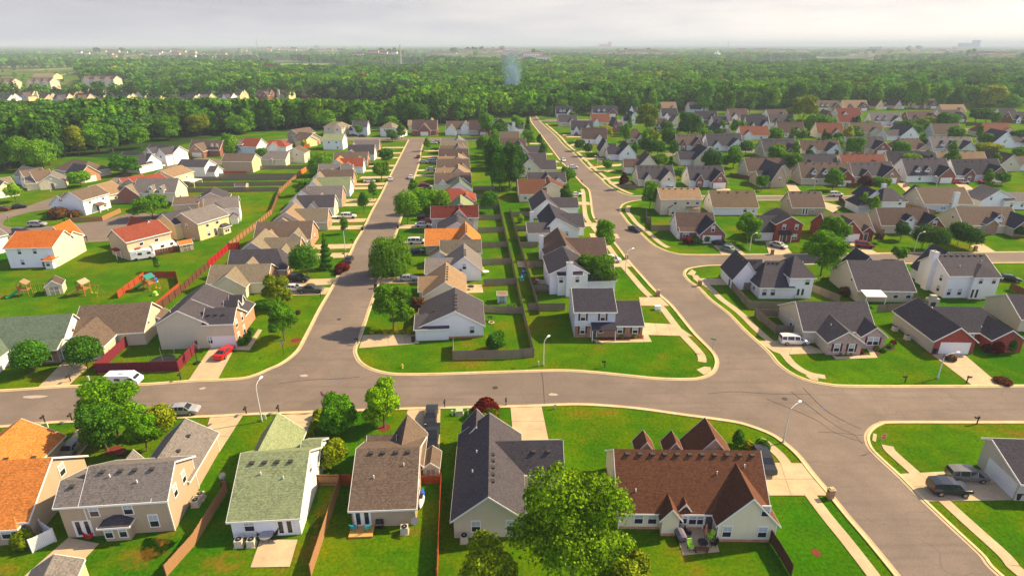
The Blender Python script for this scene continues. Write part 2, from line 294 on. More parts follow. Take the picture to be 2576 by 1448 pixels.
DRV=[[(96,974),(172,971),(220,925),(183,897),(165,905)],[(474,957),(549,953),(590,877),(530,874)],[(590,880),(628,881),(660,830),(650,828),(622,870),(590,873)],
[(903,876),(1054,864),(1052,835),(914,843)],[(1613,812),(1700,816),(1742,846),(1613,842)],[(1607,748),(1662,748),(1684,770),(1613,769)],
[(1545,656),(1580,654),(1596,671),(1542,672)],[(1905,858),(2000,856),(2090,888),(1968,892),(1945,884)],[(2344,892),(2420,887),(2515,968),(2445,969)],
[(1912,1163),(2016,1165),(2086,1246),(1935,1246)],[(2256,1192),(2372,1186),(2470,1181),(2560,1243),(2545,1258),(2330,1261)],
[(529,1048),(612,1044),(552,1138),(512,1100)],[(712,1043),(800,1038),(783,1075),(765,1125),(700,1090)],[(1026,1030),(1108,1026),(1106,1165),(1066,1168),(1015,1075)],
[(1284,1023),(1362,1021),(1380,1108),(1292,1112)],[(20,1076),(105,1067),(85,1090),(0,1150),(-40,1150)],[(207,1062),(245,1058),(240,1095),(185,1165),(148,1150),(180,1100)],
[(1787,610),(1840,611),(1877,641),(1817,641)],[(1925,608),(1968,608),(1996,641),(1935,641)],[(2122,611),(2160,611),(2215,640),(2167,640)],
[(2440,618),(2473,614),(2505,634),(2465,635)],[(1742,700),(1860,701),(1858,717),(1765,717)],[(1977,463),(2000,463),(2024,493),(1990,493)],
[(2255,461),(2277,461),(2312,493),(2290,493)],[(2402,463),(2430,463),(2475,493),(2445,493)],[(2060,505),(2120,520),(2095,535),(2052,512)],[(1800,475),(1835,475),(1850,493),(1815,493)],[(1690,478),(1700,478),(1712,493),(1662,493),(1655,478)],
[(1540,414),(1568,412),(1560,418),(1483,424),(1478,421)],[(1512,449),(1570,442),(1575,446),(1517,453)],[(1440,362),(1500,360),(1506,364),(1428,368)]]
def kx(Y,e): return (-29.9-(Y-120)*.083) if e else (-40.1-(Y-119.9)*.0842)
def drive(py,px,e,hw=2.3):
    Y=W(px,py)[1]; k=kx(Y,e); d=-.084; x0,x1=(k+.3,k+11.5) if e else (k-11.5,k-.3); sl=.084
    return [(x0,Y-hw),(x1,Y-hw+(x1-x0)*sl),(x1,Y+hw+(x1-x0)*sl),(x0,Y+hw)]
for py in (706,613,571,470,442,429,409,395,380): sheet('driveway',drive(py,1035,True,2.0),.066,M_conc)
for py in (736,712,645,622,574,556,516,505,474,464,447,430,418,398,386,372): sheet('driveway',drive(py,870 if py>500 else 950,False,2.0),.066,M_conc)
def drive2(px,py,w_,e):
    X,Y=W(px,py); return [(X,Y-2.1),(X+w_,Y-2.1+abs(w_)*.06),(X+w_,Y+2.1+abs(w_)*.06),(X,Y+2.1)]
for px,py,w_ in ((1452,494,-6),(1447,500,-6),(1484,512,-8),(1425,423,-9),(1408,407,-9),(1390,388,-9),(1372,362,-9),(1556,594,-8),(1530,566,-8),(1440,382,10),(1462,400,11),(1497,431,9),(1532,461,9),(1425,345,10),(1415,340,9)): sheet('driveway',drive2(px,py,w_,0),.067,M_conc)
for q in DRV: sheet('driveway',WP(q),.066,M_conc)
# expansion joints are real grooves between slabs
for a,bq in (((1648,814),(1655,843)),((1678,815),(1690,844)),((2000,857),(1985,891)),((1962,1164),(1990,1246)),((1945,1205),(2050,1205)),((2310,1190),(2395,1261)),((2290,1225),(2520,1216)),((515,915),(570,914)),((125,945),(195,945)),((975,843),(978,870)),((1016,842),(1020,867)),((2385,925),(2460,924)),((1288,1060),(1370,1060)),((1028,1065),(1107,1063)),((730,1065),(790,1060)),((575,1098),(500,1093))):
    p0,p1=W(*a),W(*bq); strip('driveway_joint',[p0,p1],-.025,.025,.03,.0705,plain('joint_dirt',(.16,.12,.08),.95))
PATIO=[[(172,1352),(250,1367),(172,1450),(60,1450)],[(749,1357),(729,1425),(630,1427),(655,1357)],[(1697,1330),(1718,1397),(1810,1388),(1792,1330)],[(1490,852),(1500,863),(1640,860),(1628,838),(1614,840),(1620,853),(1510,856)],
[(2090,890),(2102,904),(2208,900),(2190,870),(2178,872),(2190,893),(2105,897)],[(1300,657),(1335,657),(1340,674),(1302,672)],[(2388,1100-4+0),(2410,1096),(2402,1108),(2385,1108)],[(2400,736),(2455,738),(2470,755),(2420,750)],[(1348,703),(1395,705),(1400,716),(1350,714)]]
for q in PATIO[:6]+PATIO[7:]: sheet('patio',WP(q),.064,M_conc)
sheet('flower_bed',WP([(1508,850),(1620,843),(1617,853),(1510,857)]),.068,M_mulch)
sheet('flower_bed',WP([(2088,889),(2180,885),(2182,892),(2095,895)]),.060,M_bmulch); sheet('flower_bed',WP([(2175,868),(2250,866),(2252,880),(2218,884),(2208,898),(2196,890)]),.063,M_bmulch)
for cx,cy,rx in ((285,1132,1.1),(967,1075,.9),(745,855,.9),(2052,1389,.5),(2522,962,1.2),(2390,905,1.0)):
    X,Y=W(cx,cy); sheet('mulch_ring',[(X+rx*math.cos(t*.5236)*random.uniform(.85,1.15),Y+rx*math.sin(t*.5236)*random.uniform(.85,1.15)) for t in range(12)],.02,M_mulch)
def soil(p,o):
    n=tex(.9,5,.7); n2=tex(3.5,3,.7); L(mixc(ramp(n2,[(.3,0.0),(.7,1.0)]),(.34,.13,.02),(.40,.21,.035)),p.inputs['Base Color']); p.inputs['Specular IOR Level'].default_value=0
    t=N('ShaderNodeTexCoord'); g=N('ShaderNodeTexGradient'); g.gradient_type='SPHERICAL'; m=N('ShaderNodeMapping'); m.inputs['Location'].default_value=(-1,-1,0); m.inputs['Scale'].default_value=(2,2,1); L(t.outputs['Generated'],m.inputs[0]); L(m.outputs[0],g.inputs[0])
    a=mth('MULTIPLY_ADD',g.outputs[1],.55,mth('SUBTRACT',n,.62)); tr=N('ShaderNodeBsdfTransparent'); mx=N('ShaderNodeMixShader'); L(ramp(a,[(.0,0.0),(.25,.42)]),mx.inputs[0]); L(tr.outputs[0],mx.inputs[1]); L(p.outputs[0],mx.inputs[2]); L(mx.outputs[0],o.inputs[0])
M_soil=mat('bare_red_soil',soil)
for k,(cx,cy,rx,ry) in enumerate(((350,1400,3.0,1.8),(425,1330,1.4,3),(565,1418,3,1.8),(815,1275,.8,4),(788,1375,1.0,3.5),(1372,1085,.7,3),(1258,1060,2.2,.9),(1235,880,4,1.2),(745,862,2,1.2))):
    X,Y=W(cx,cy); sheet('bare_soil',[(X+rx*1.5*math.cos(t*.5236),Y+ry*1.5*math.sin(t*.5236)) for t in range(12)],.010+k*.0005,M_soil)
# tyre marks and utility marks on the asphalt
M_skid=plain('tyre_rubber_marks',(.105,.080,.070),.9,var=.45,vs=1.2); M_tar=plain('tar_seam',(.06,.048,.045),.8); M_blue=plain('blue_survey_paint',(.10,.20,.55),.8); M_patch=plain('pale_asphalt_patch',(.42,.35,.30),.9)
for pts in ([(1990,985),(2060,1040),(2110,1075),(2150,1095),(2170,1118)],[(2020,975),(2075,1030),(2130,1062),(2165,1078)],[(1930,1004),(2000,1032),(2060,1060),(2100,1088),(2185,1117)],[(2060,1086),(2110,1089),(2160,1094),(2172,1093)],[(1780,990),(1850,985),(1932,990),(2040,992)]):
    strip('tyre_mark',cat_rom(WP(pts)),-.035,.035,.03,.0595,M_skid)
strip('tar_seam',cat_rom(WP([(1370,1018),(1366,960),(1362,934)])),-.04,.04,.03,.0525,M_tar); strip('tar_seam',cat_rom(WP([(700,965),(770,956),(840,953),(905,948)])),-.04,.04,.03,.0525,M_tar)
for cx,cy in ((831,961),(852,961),(856,927),(1387,948),(2072,1029)):
    X,Y=W(cx,cy); tag(strip('survey_mark',[(X-.35,Y),(X,Y+.25),(X+.35,Y)],-.06,.06,.03,.0555,M_blue))
for cx,cy,r_ in ((1392,992,.8),(85,998,2.2),(765,945,.7),(510,977,.5)):
    X,Y=W(cx,cy); sheet('asphalt_patch',[(X+r_*math.cos(t*.5236)*random.uniform(.7,1.2),Y+.4*math.sin(t*.5236)*random.uniform(.7,1.2)) for t in range(12)],.0545,M_patch)
for cx,cy in ((853,803),(1246,975),(1974,1003)):
    X,Y=W(cx,cy); b=MB(); b.tube([(X,Y,.03),(X,Y,.06)],.42,16); tag(b.build('manhole_cover',M_vent),'round iron manhole cover in the asphalt '+{853:'of the long side street',1246:'of the cross street, mid block',1974:'at the skid-marked junction'}[cx],'manhole')

# ---------------------------------------------------------------- houses
def blk(x0,y0,x1,y1,e,rz,ax='x',r=None,e2=None,hip=(0,0),fm=None,ov=.38,roof=None):
    return dict(x0=x0,y0=y0,x1=x1,y1=y1,e=e,rz=rz,ax=ax,r=r,e2=e if e2 is None else e2,hip=hip,fm=fm or {},ov=ov,roof=roof)
def roof_z(B,x,y):
    if not (B['x0']-.4<=x<=B['x1']+.4 and B['y0']-.4<=y<=B['y1']+.4): return -1
    a0,a1,t=(B['y0'],B['y1'],y) if B['ax']=='x' else (B['x0'],B['x1'],x)
    r=B['r'] if B['r'] is not None else (a0+a1)/2
    return B['e']+(B['rz']-B['e'])*(t-a0)/(r-a0) if t<=r else B['e2']+(B['rz']-B['e2'])*(a1-t)/(a1-r)
def do_block(B,wall,roof,trim,wdef):
    x0,y0,x1,y1=B['x0'],B['y0'],B['x1'],B['y1']; sw=B['ax']=='y'
    if sw: a0,a1,l0,l1=x0,x1,y0,y1
    else: a0,a1,l0,l1=y0,y1,x0,x1
    r=B['r'] if B['r'] is not None else (a0+a1)/2; e,e2,rz,ov=B['e'],B['e2'],B['rz'],B['ov']; h0,h1=B['hip']
    P=(lambda l,a,z:(a,l,z)) if sw else (lambda l,a,z:(l,a,z))
    names={'lo':'w','hi':'e','l0':'s','l1':'n'} if sw else {'lo':'s','hi':'n','l0':'w','l1':'e'}
    def wf(side,pts):
        m=B['fm'].get(names[side],wdef); wall.setdefault(m,MB()).face(pts)
    wf('lo',[P(l0,a0,0),P(l1,a0,0),P(l1,a0,e),P(l0,a0,e)]); wf('hi',[P(l1,a1,0),P(l0,a1,0),P(l0,a1,e2),P(l1,a1,e2)])
    for nm,l,h in (('l0',l0,h0),('l1',l1,h1)):
        if h: wf(nm,[P(l,a0,0),P(l,a1,0),P(l,a1,e2),P(l,a0,e)])
        else: wf(nm,[P(l,a0,0),P(l,a1,0),P(l,a1,e2),P(l,r,rz),P(l,a0,e)])
    s0=(rz-e)/(r-a0); s1=(rz-e2)/(a1-r); th=.17
    ea,eb=a0-ov,a1+ov; za,zb=e-ov*s0+.06,e2-ov*s1+.06; la,lb=l0-ov*.75,l1+ov*.75; zr=rz+.06
    ra=(l0+h0 if h0 else la); rb=(l1-h1 if h1 else lb)
    if h0: la=l0-ov
    if h1: lb=l1+ov
    top=[[P(la,ea,za),P(lb,ea,za),P(rb,r,zr),P(ra,r,zr)],[P(lb,eb,zb),P(la,eb,zb),P(ra,r,zr),P(rb,r,zr)]]
    if h0: top.append([P(la,eb,zb),P(la,ea,za),P(ra,r,zr)])
    if h1: top.append([P(lb,ea,za),P(lb,eb,zb),P(rb,r,zr)])
    for f in top: roof.face(f); roof.face([(p[0],p[1],p[2]-th) for p in f][::-1])
    def edge(p,q): 
        trim.face([(p[0],p[1],p[2]-.20),(q[0],q[1],q[2]-.20),(q[0],q[1],q[2]+.01),(p[0],p[1],p[2]+.01)])
        # white board with thickness, a hair outside the slab edge
        d=Vector(q)-Vector(p); n=Vector((d.y,-d.x,0)).normalized()*.05
        trim.face([(p[0]+n.x,p[1]+n.y,p[2]-.21),(q[0]+n.x,q[1]+n.y,q[2]-.21),(q[0]+n.x,q[1]+n.y,q[2]+.012),(p[0]+n.x,p[1]+n.y,p[2]+.012)])
        trim.face([(p[0],p[1],p[2]+.012),(q[0],q[1],q[2]+.012),(q[0]+n.x,q[1]+n.y,q[2]+.012),(p[0]+n.x,p[1]+n.y,p[2]+.012)])
        trim.face([(p[0],p[1],p[2]-.21),(q[0],q[1],q[2]-.21),(q[0]+n.x,q[1]+n.y,q[2]-.21),(p[0]+n.x,p[1]+n.y,p[2]-.21)])
    edge(P(la,ea,za),P(lb,ea,za)); edge(P(lb,eb,zb),P(la,eb,zb))
    if h0: edge(P(la,eb,zb),P(la,ea,za))
    else: edge(P(la,ea,za),P(la,r,zr)); edge(P(la,r,zr),P(la,eb,zb))
    if h1: edge(P(lb,ea,za),P(lb,eb,zb))
    else: edge(P(lb,r,zr),P(lb,ea,za)); edge(P(lb,r,zr),P(lb,eb,zb))
MCACHE={}
def cached(key,fn,name,mats,parent,loc,rz=0):
    if key not in MCACHE: MCACHE[key]=fn().build(name,mats,parent); o=MCACHE[key]
    else: o=bpy.data.objects.new(name,MCACHE[key].data); C.objects.link(o); o.parent=parent
    o.location=loc; o.rotation_euler=(0,0,rz); return o
# openings are modelled facing -y, centred on x, base at z=0
def f_frame(w,h,bars=1):
    def f():
        b=MB(); t=.09
        b.box(-w/2-t,-.07,-t,w/2+t,.02,0); b.box(-w/2-t,-.07,h,w/2+t,.02,h+t+.03)
        b.box(-w/2-t,-.066,0,-w/2,.02,h); b.box(w/2,-.066,0,w/2+t,.02,h); b.box(-w/2,-.055,h*.5-.035,w/2,.02,h*.5+.035)
        for k in range(1,bars+1 if w>1.3 else 1): x=-w/2+w*k/(bars+1); b.box(x-.06,-.06,0,x+.06,.02,h)
        if w<=1.3: b.box(-.015,-.05,h*.5+.035,.015,.0,h)
        return b
    return f
def f_pane(w,h):
    def f():
        b=MB(); b.box(-w/2,-.03,0,w/2,.01,h*.5); b.box(-w/2,-.038,h*.5,w/2,.01,h); return b
    return f
M_blind=plain('window_blind',(.42,.45,.50),.3,spec=.7,var=.15,vs=.7)
def f_pane2(w,h):
    def f():
        b=MB(); b.box(-w/2,-.03,0,w/2,.01,h*.5,0); b.box(-w/2,-.038,h*.5,w/2,.01,h,1); return b
    return f
def f_garage(w,h):
    def f():
        b=MB(); b.box(-w/2-.12,-.05,0,-w/2,.02,h+.12); b.box(w/2,-.05,0,w/2+.12,.02,h+.12); b.box(-w/2,-.05,h,w/2,.02,h+.12)
        for k in range(4): b.box(-w/2,-.028,h*k/4+.012,w/2,.01,h*(k+1)/4-.012)
        b.box(-w/2,-.012,0,w/2,.0,h); return b
    return f
def f_door(): 
    b=MB(); b.box(-.6,-.06,0,-.48,.02,2.2); b.box(.48,-.06,0,.6,.02,2.2); b.box(-.48,-.06,2.1,.48,.02,2.2); b.box(-.48,-.03,0,.48,.01,2.1,1); return b
def f_patio():
    b=MB(); b.box(-.95,-.06,0,-.83,.02,2.2); b.box(.83,-.06,0,.95,.02,2.2); b.box(-.83,-.06,2.08,.83,.02,2.2); b.box(-.1,-.06,0,.1,.02,2.08); b.box(-.83,-.058,0,-.1,.02,.22); b.box(.1,-.058,0,.83,.02,.22)
    for x in(-.83,-.22,.1,.71): b.box(x,-.05,.22,x+.12,.02,2.08)
    b.box(-.71,-.03,.22,-.22,.01,2.08,1); b.box(.22,-.03,.22,.71,.01,2.08,1); return b
def f_shut():
    b=MB(); b.box(-.17,-.04,0,.17,.01,1.5); return b
def f_vent():
    b=MB(); b.box(-.20,-.16,0,.20,.16,.10); b.box(-.26,-.22,.10,.26,.24,.22); return b
def f_pipe():
    b=MB(); b.tube([(0,0,-.1),(0,0,.42)],.07,8); return b
SIDE={'s':(0,0),'n':(0,math.pi),'e':(0,math.pi/2),'w':(0,-math.pi/2)}
def house(label,ox,oy,ang,wall,roof,blocks,feats=(),group=None,name='house',trim_m=None,detail=True,px=True):
    X,Y=W(ox,oy) if px else (ox,oy)
    H=empty(name,(X,Y,0),R(ang)); tag(H,label,'house' if name=='house' else name.split('_')[-1],group)
    walls={}; rf={}; tr=MB(); bs=[]
    for i,B in enumerate(blocks):
        B=dict(B); k=.018*i; B['x0']+=k;B['y0']+=k;B['x1']-=k;B['y1']-=k; B['rz']-=.013*i; bs.append(B)
        do_block(B,walls,rf.setdefault(B['roof'] or roof,MB()),tr,wall)
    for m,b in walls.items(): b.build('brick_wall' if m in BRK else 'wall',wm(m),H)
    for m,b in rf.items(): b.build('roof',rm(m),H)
    tr.build('roof_trim',trim_m or M_trim,H)
    def at(i,side,t,z):
        B=bs[i]
        return {'s':(t,B['y0'],z),'n':(t,B['y1'],z),'e':(B['x1'],t,z),'w':(B['x0'],t,z)}[side],SIDE[side][1]
    for f in feats:
        k=f[0]
        if k in('w','ws'):
            _,i,s,t,z,ww,hh=f; p,a=at(i,s,t,z)
            key=('w',round(ww,1),round(hh,1)); fr=cached(key,f_frame(ww,hh),'window',M_trim,H,p,a)
            cached(key+('p',),f_pane2(ww,hh),'pane',[M_glass,M_blind],fr,(0,0,0))
            if k=='ws':
                for q in(-1,1): 
                    o=cached('shut',f_shut,'shutter',M_shut,H,(p[0]+math.cos(a)*q*(ww/2+.28),p[1]+math.sin(a)*q*(ww/2+.28),z),a)
        elif k=='g': _,i,s,t,ww=f; p,a=at(i,s,t,0); cached(('g',ww),f_garage(ww,2.15),'garage_door',M_trim,H,p,a)
        elif k=='d': _,i,s,t,z=f; p,a=at(i,s,t,z); cached('d',f_door,'door',[M_trim,M_door],H,p,a)
        elif k=='p': _,i,s,t,z=f; p,a=at(i,s,t,z); cached('p',f_patio,'patio_door',[M_trim,M_glass],H,p,a)
        elif k in('v','pi'):
            for x in (f[1] if isinstance(f[1],(list,tuple)) else [f[1]]):
                z=max(roof_z(B,x,f[2]) for B in bs)
                if k=='v': cached('v',f_vent,'roof_vent',M_vent,H,(x,f[2],z+.02))
                else: cached('pi',f_pipe,'vent_pipe',M_pipe,H,(x,f[2],z))
        elif k=='vy':
            for y in f[2]: z=max(roof_z(B,f[1],y) for B in bs); cached('v',f_vent,'roof_vent',M_vent,H,(f[1],y,z+.02))
        elif k=='ch':
            _,x0,y0,x1,y1,zt,m=f; b=MB(); b.box(x0,y0,0,x1,y1,zt); c=b.build('chimney',wm(m),H)
            b=MB(); b.box(x0-.08,y0-.08,zt,x1+.08,y1+.08,zt+.12); b.tube([((x0+x1)/2,(y0+y1)/2,zt+.12),((x0+x1)/2,(y0+y1)/2,zt+.4)],.16,8); b.build('chimney_cap',M_metal,c)
        elif k=='po':   # flat or lean-to canopy on posts
            _,x0,y0,x1,y1,z0,z1,m=f; b=MB(); b.face([(x0,y0,z0),(x1,y0,z0),(x1,y1,z1),(x0,y1,z1)]); b.face([(x0,y0,z0-.12),(x0,y1,z1-.12),(x1,y1,z1-.12),(x1,y0,z0-.12)])
            b.face([(x0,y0,z0-.12),(x1,y0,z0-.12),(x1,y0,z0),(x0,y0,z0)]); b.face([(x1,y0,z0-.12),(x1,y1,z1-.12),(x1,y1,z1),(x1,y0,z0)]); b.face([(x0,y1,z1-.12),(x0,y0,z0-.12),(x0,y0,z0),(x0,y1,z1)])
            b.build('porch_roof',rm(m) if m in ROOF else M_trim,H)
            for x in(x0+.15,x1-.15): pb=MB(); pb.box(x-.07,y0+.1,0,x+.07,y0+.24,min(z0,z1)-.1); pb.build('porch_post',M_trim,H)
        elif k=='fd':   # brick foundation course
            b=MB()
            for i in f[1]:
                B=bs[i]; b.box(B['x0']-.03,B['y0']-.03,0,B['x1']+.03,B['y1']+.03,.34)
            b.build('foundation',wm('tanbrick') if len(f)<3 else wm(f[2]),H)
        elif k=='cb':   # white corner boards
            b=MB()
            for i in f[1]:
                B=bs[i]
                for x,y in ((B['x0'],B['y0']),(B['x1'],B['y0']),(B['x1'],B['y1']),(B['x0'],B['y1'])): b.box(x-.05,y-.05,0,x+.05,y+.05,min(B['e'],B['e2'])-.05)
            b.build('corner_board',M_trim,H)
    return H
def wrow(i,s,ts,z,w=.9,h=1.4,k='w'): return [(k,i,s,t,z,w,h) for t in ts]

# --- row nearest the camera, seen from their back gardens
house('orange-roofed tan house beside the white vinyl fence, cut off by the picture edge',99,1352,5.5,'tan','orange',
 [blk(-16,0,-.4,10.6,2.8,6.4,'x',r=5.6),blk(-14.4,6,-5.7,15.5,2.7,5.4,'y'),blk(-3.6,-.75,-1.3,1,2.5,3.0,'x',hip=(.5,.5)),blk(-6.5,-.75,-5.2,1,2.5,3.0,'x',hip=(.5,.5))],
 [('w',0,'e',6.6,3.2,.9,1.4),('p',0,'s',-4.5,.15),('w',2,'s',-2.5,.9,.9,1.3),('w',0,'s',-8.5,.9,.9,1.4),('v',(-3,-6,-9,-12),6.6)])
house('two-storey tan house with grey shingles and a bay window over the patio',172,1352,5.5,'tan','grey',
 [blk(2.6,0,11.2,6.9,4.7,7.1,'x',r=2.9),blk(0,0,9.5,5.6,4.7,6.2,'x',r=1.9),blk(5.0,5,11.15,14.2,2.9,5.2,'y',r=7.7),blk(2.2,5,4.2,9.5,2.8,4.2,'y'),blk(4.4,-1.0,7.1,1,2.25,2.75,'x',hip=(.9,.9),roof='slate')],
 [('w',0,'s',3.5,2.75,.9,1.45),('w',0,'s',7.0,2.75,.9,1.45),('w',0,'s',9.3,.8,.9,1.6),('p',0,'s',1.9,.1),('w',4,'s',4.95,.5,.75,1.5),('w',4,'s',6.4,.5,.85,1.5),('w',0,'e',1.9,3.2,.8,1.4),('w',0,'e',4.2,3.2,.8,1.4),
  ('v',(4.0,5.9,7.4,9.2),2.3),('v',(1.2,),1.3),('pi',4.9,1.9),('pi',7.9,1.3),('vy',9.0,(8.5,11.5)),('g',2,'n',8.2,4.6),('cb',(0,2))])
house('green-shingled white house backing onto a bright concrete patio',754-107*1.55,1352,4,'white','green',
 [blk(0,0,7.3,12,2.75,6.6,'x',r=6.1),blk(-1.2,8,3.9,15.8,2.7,5.4,'y',r=.9),blk(5.2,9,7.28,13.8,2.7,4.2,'x')],
 [('w',0,'s',1.9,.9,1.0,1.4),('p',0,'s',5.7,.15),('v',(1.3,2.7,4.1,5.6),5.0),('pi',5.1,3.4),('pi',2.5,3.9),('w',0,'e',6.0,3.6,.7,1.2),('w',1,'e',11,.9,1.0,1.3),('g',1,'n',1.5,4.4)])
house('small brown-shingled tan house with turquoise chairs on its deck',890,1320,3,'tan','taupe',
 [blk(0,-.3,7.0,12.1,2.75,6.0,'x',r=5.8),blk(3.2,7,7.02,13.4,2.75,5.4,'y',r=4.9),blk(0.2,9,3.5,12.8,2.7,4.2,'x')],
 [('p',0,'s',1.15,.15),('v',(1.6,3.0,4.5,5.9),5.2),('pi',2.2,2.6),('pi',5.5,3.8),('w',0,'e',4,.9,.9,1.3)])
house('beige house with a long dark ridge roof behind the big tree in the lower middle',1143,1352,1.5,'beige','slate',
 [blk(0,0,7.6,15.0,2.75,5.8,'y',r=3.8),blk(3.9,7.6,12.6,13.5,2.75,5.3,'x',r=9.9,roof='slate'),blk(.3,14,3.8,17.6,2.7,4.8,'y')],
 [('w',0,'s',2.4,.9,.9,1.4),('w',0,'s',6.2,.9,.9,1.4),('vy',4.25,(2.5,3.6,4.8,6.0,7.1)),('pi',1.9,5.5),('pi',2.3,8.7),('v',(9.2,11.0),9.0),('w',0,'w',5,.9,.9,1.3)])
house('large cream house with reddish-brown shingles, back gable and patio umbrella',1555,1330,-1,'cream','brownred',
 [blk(0,.1,16.3,10.4,2.75,7.0,'x',r=5.0),blk(10.4,-1.6,16.6,6,2.75,6.1,'y',r=13.5),blk(4.5,-.9,6.4,2,2.7,3.9,'y'),blk(6.4,.2,7.9,3,2.7,3.7,'y'),
  blk(3.3,8.2,5.2,10.3,4.6,5.85,'y'),blk(6.8,8.2,8.7,10.3,4.6,5.85,'y'),blk(9.6,8.5,15.4,12.6,2.8,6.2,'y')],
 [('w',0,'s',2.2,.8,.9,1.4),('w',0,'s',3.7,.8,.9,1.4),('w',0,'s',7.1,.9,.8,1.4),('w',0,'s',8.6,.8,1.7,1.4),('d',0,'s',9.9,.1),('w',1,'s',11.4,.7,.9,1.4),('w',1,'s',15.2,.7,.9,1.4),('w',1,'s',15.1,3.6,.8,1.3),
  ('v',[1.3+1.42*k for k in range(11)],5.0-.45),('pi',1.9,1.5),('pi',14.4,3.6),('pi',11.2,3.0),('w',0,'w',5,2.6,.6,1.5),('cb',(0,1)),('fd',(0,1,2,3),'orangebrick')])
house('dark-roofed greige house with a wide garage door facing the two parked minivans',2470,1180,-3,'greige','dark',
 [blk(0,-5.6,13,1.0,2.75,4.7,'x',r=-.2,e2=4.0),blk(5,-9,13,0,2.75,4.9,'y')],[('g',0,'w',-2.9,4.6)])
# --- west block corner
house('grey-roofed house with brick front and white dormers beside the red car',407,879,4.8,'beige','slate',
 [blk(0,0,8.6,12.2,5.0,7.5,'y',r=4.2),blk(8.0,-.0,13.0,6.2,4.9,6.7,'x',r=2.3,e2=4.2,fm={'e':'orangebrick'}),blk(3.9,5.4,12.5,12.25,7.0,7.42,'y',r=4.4,e2=3.2,fm={'e':'orangebrick'}),
  blk(9.2,7.0,11.4,8.4,5.0,5.9,'x',fm={'e':'white'}),blk(9.2,9.6,11.4,11.0,5.0,5.9,'x',fm={'e':'white'})],
 [('g',1,'s',10.7,4.2),('w',1,'s',8.6,.9,.7,1.3),('w',1,'e',1.5,3.2,.9,1.4),('w',1,'e',4.4,3.2,.9,1.4),('w',1,'e',1.5,.7,.9,1.4),('w',1,'e',4.4,.7,.9,1.4),('v',(8.8,10.0,11.3),1.2),('w',3,'e',7.7,4.2,.6,.7),('w',4,'e',10.3,4.2,.6,.7),('pi',1.6,2.6)])
house('tan-roofed cream house with two wings behind the round tree',158,888,8,'beige','taupe',
 [blk(1.5,1.5,13.2,9.3,2.8,6.2,'x',r=6.4,e2=4.0),blk(2.0,-3.4,8.6,6,2.7,4.8,'y',r=4.6),blk(9.5,7,13.9,10.6,2.7,3.9,'y')],
 [('w',0,'e',4.0,3.0,.6,.9),('w',0,'e',7.6,2.7,.4,.7),('d',1,'s',2.6,.1),('g',1,'s',6.2,3.6)])
house('green-roofed white house with an arched window in its brick bay',70,918,8,'white','dkgreen',
 [blk(-9,1.4,5.1,9.6,2.8,6.2,'x',r=6.6),blk(.2,.2,5.0,4,2.7,3.5,'x',fm={'s':'tanbrick'}),blk(-9,-3,-3,4,2.7,4.6,'y')],
 [('w',1,'s',3.0,.5,1.8,1.5),('w',0,'e',5.6,3.2,.6,1.2),('d',0,'s',-.9,.1)])
# --- block between the two long streets, first lots
house('white gabled house with a dark roof behind the grey corner fence',1053,857,4.8,'white','slate',
 [blk(0,.6,11.9,11.6,2.5,5.5,'y',r=6.8),blk(-.5,.0,5.5,5.4,2.45,3.4,'x',r=4.2)],[('w',0,'s',9.8,.9,.85,1.4),('vy',6.95,(1.6,3.2,4.7,6.3,7.9)),('v',(1.2,2.9),4.6),('fd',(0,),'orangebrick')])
house('two-storey pale house with brick ground floor and dark red shutters on the corner lawn',1444,848,0,'paleblue','dark',
 [blk(0,.05,7.4,11,5.3,7.5,'x',r=5.6,fm={}),blk(0.02,-.02,7.38,1,2.5,2.9,'x',fm={'s':'tanbrick','w':'paleblue','e':'tanbrick'},ov=.0),blk(6.8,-.1,12.6,10.5,2.6,5.0,'x',r=5.4,fm={'s':'tanbrick'})],
 [('ws',0,'s',1.5,3.4,.8,1.3),('ws',0,'s',5.1,3.4,.8,1.3),('ws',1,'s',1.5,.8,.8,1.3),('ws',2,'s',8.4,.9,.9,1.3),('ws',2,'s',11.2,.9,.9,1.3),('d',1,'s',3.6,.1),('w',1,'s',4.9,1.0,.7,.9),('po',3.0,-1.7,7.5,.0,2.3,3.1,'dark')])
W1=[]
def st1e(i,label,x,y,wall,roof,blocks,feats=()): house(label,x,y,4.8,wall,roof,blocks,feats,px=False)
st1e(0,'tan-roofed cream house next to the white gabled corner house',-19.2,112.2,'cream','tan',[blk(1.2,0,9.6,11.4,2.7,5.6,'y',r=5.6),blk(0,3.2,6,9,2.6,4.6,'x')],[('vy',5.9,(1.5,3,4.5,6,7.5,9)),('w',0,'s',7.5,.9,.8,1.3)])
st1e(1,'white gabled house with grey shingles and a low garage wing toward the street',-19.6,126.6,'white','grey',[blk(4.4,0,12.6,9.6,2.7,5.9,'y',r=8.8),blk(0,-1,8,6.0,2.6,4.2,'x',r=4.5)],[('w',0,'s',8.8,2.9,.8,1.3),('vy',9.0,(1,2.3,3.6,5)),('g',1,'w',2,4.2)])
st1e(2,'grey-brown roofed house whose ridge runs across the lot, white back wall',-17.3,137.8,'white','khaki',[blk(0,0,9.7,4.2,3.5,5.9,'x',r=1.8),blk(-2.6,-1.2,2,3,2.6,4.0,'y')],[('v',(1.5,3.2,5,6.7,8.4),2.2),('w',0,'s',7,1,.8,1.3),('w',0,'s',3,1,.8,1.3)])
st1e(3,'vivid orange-roofed house on the east side of the long street',-22.2,145.2,'tan','orange',[blk(7.0,-2.5,14.0,8.0,3.0,6.5,'y',r=10.4),blk(0,0.6,11.5,7.0,2.7,5.3,'x',r=6.2)],[('vy',10.6,(-1.5,0,1.6,3.2,4.8)),('d',1,'w',3,.1)])
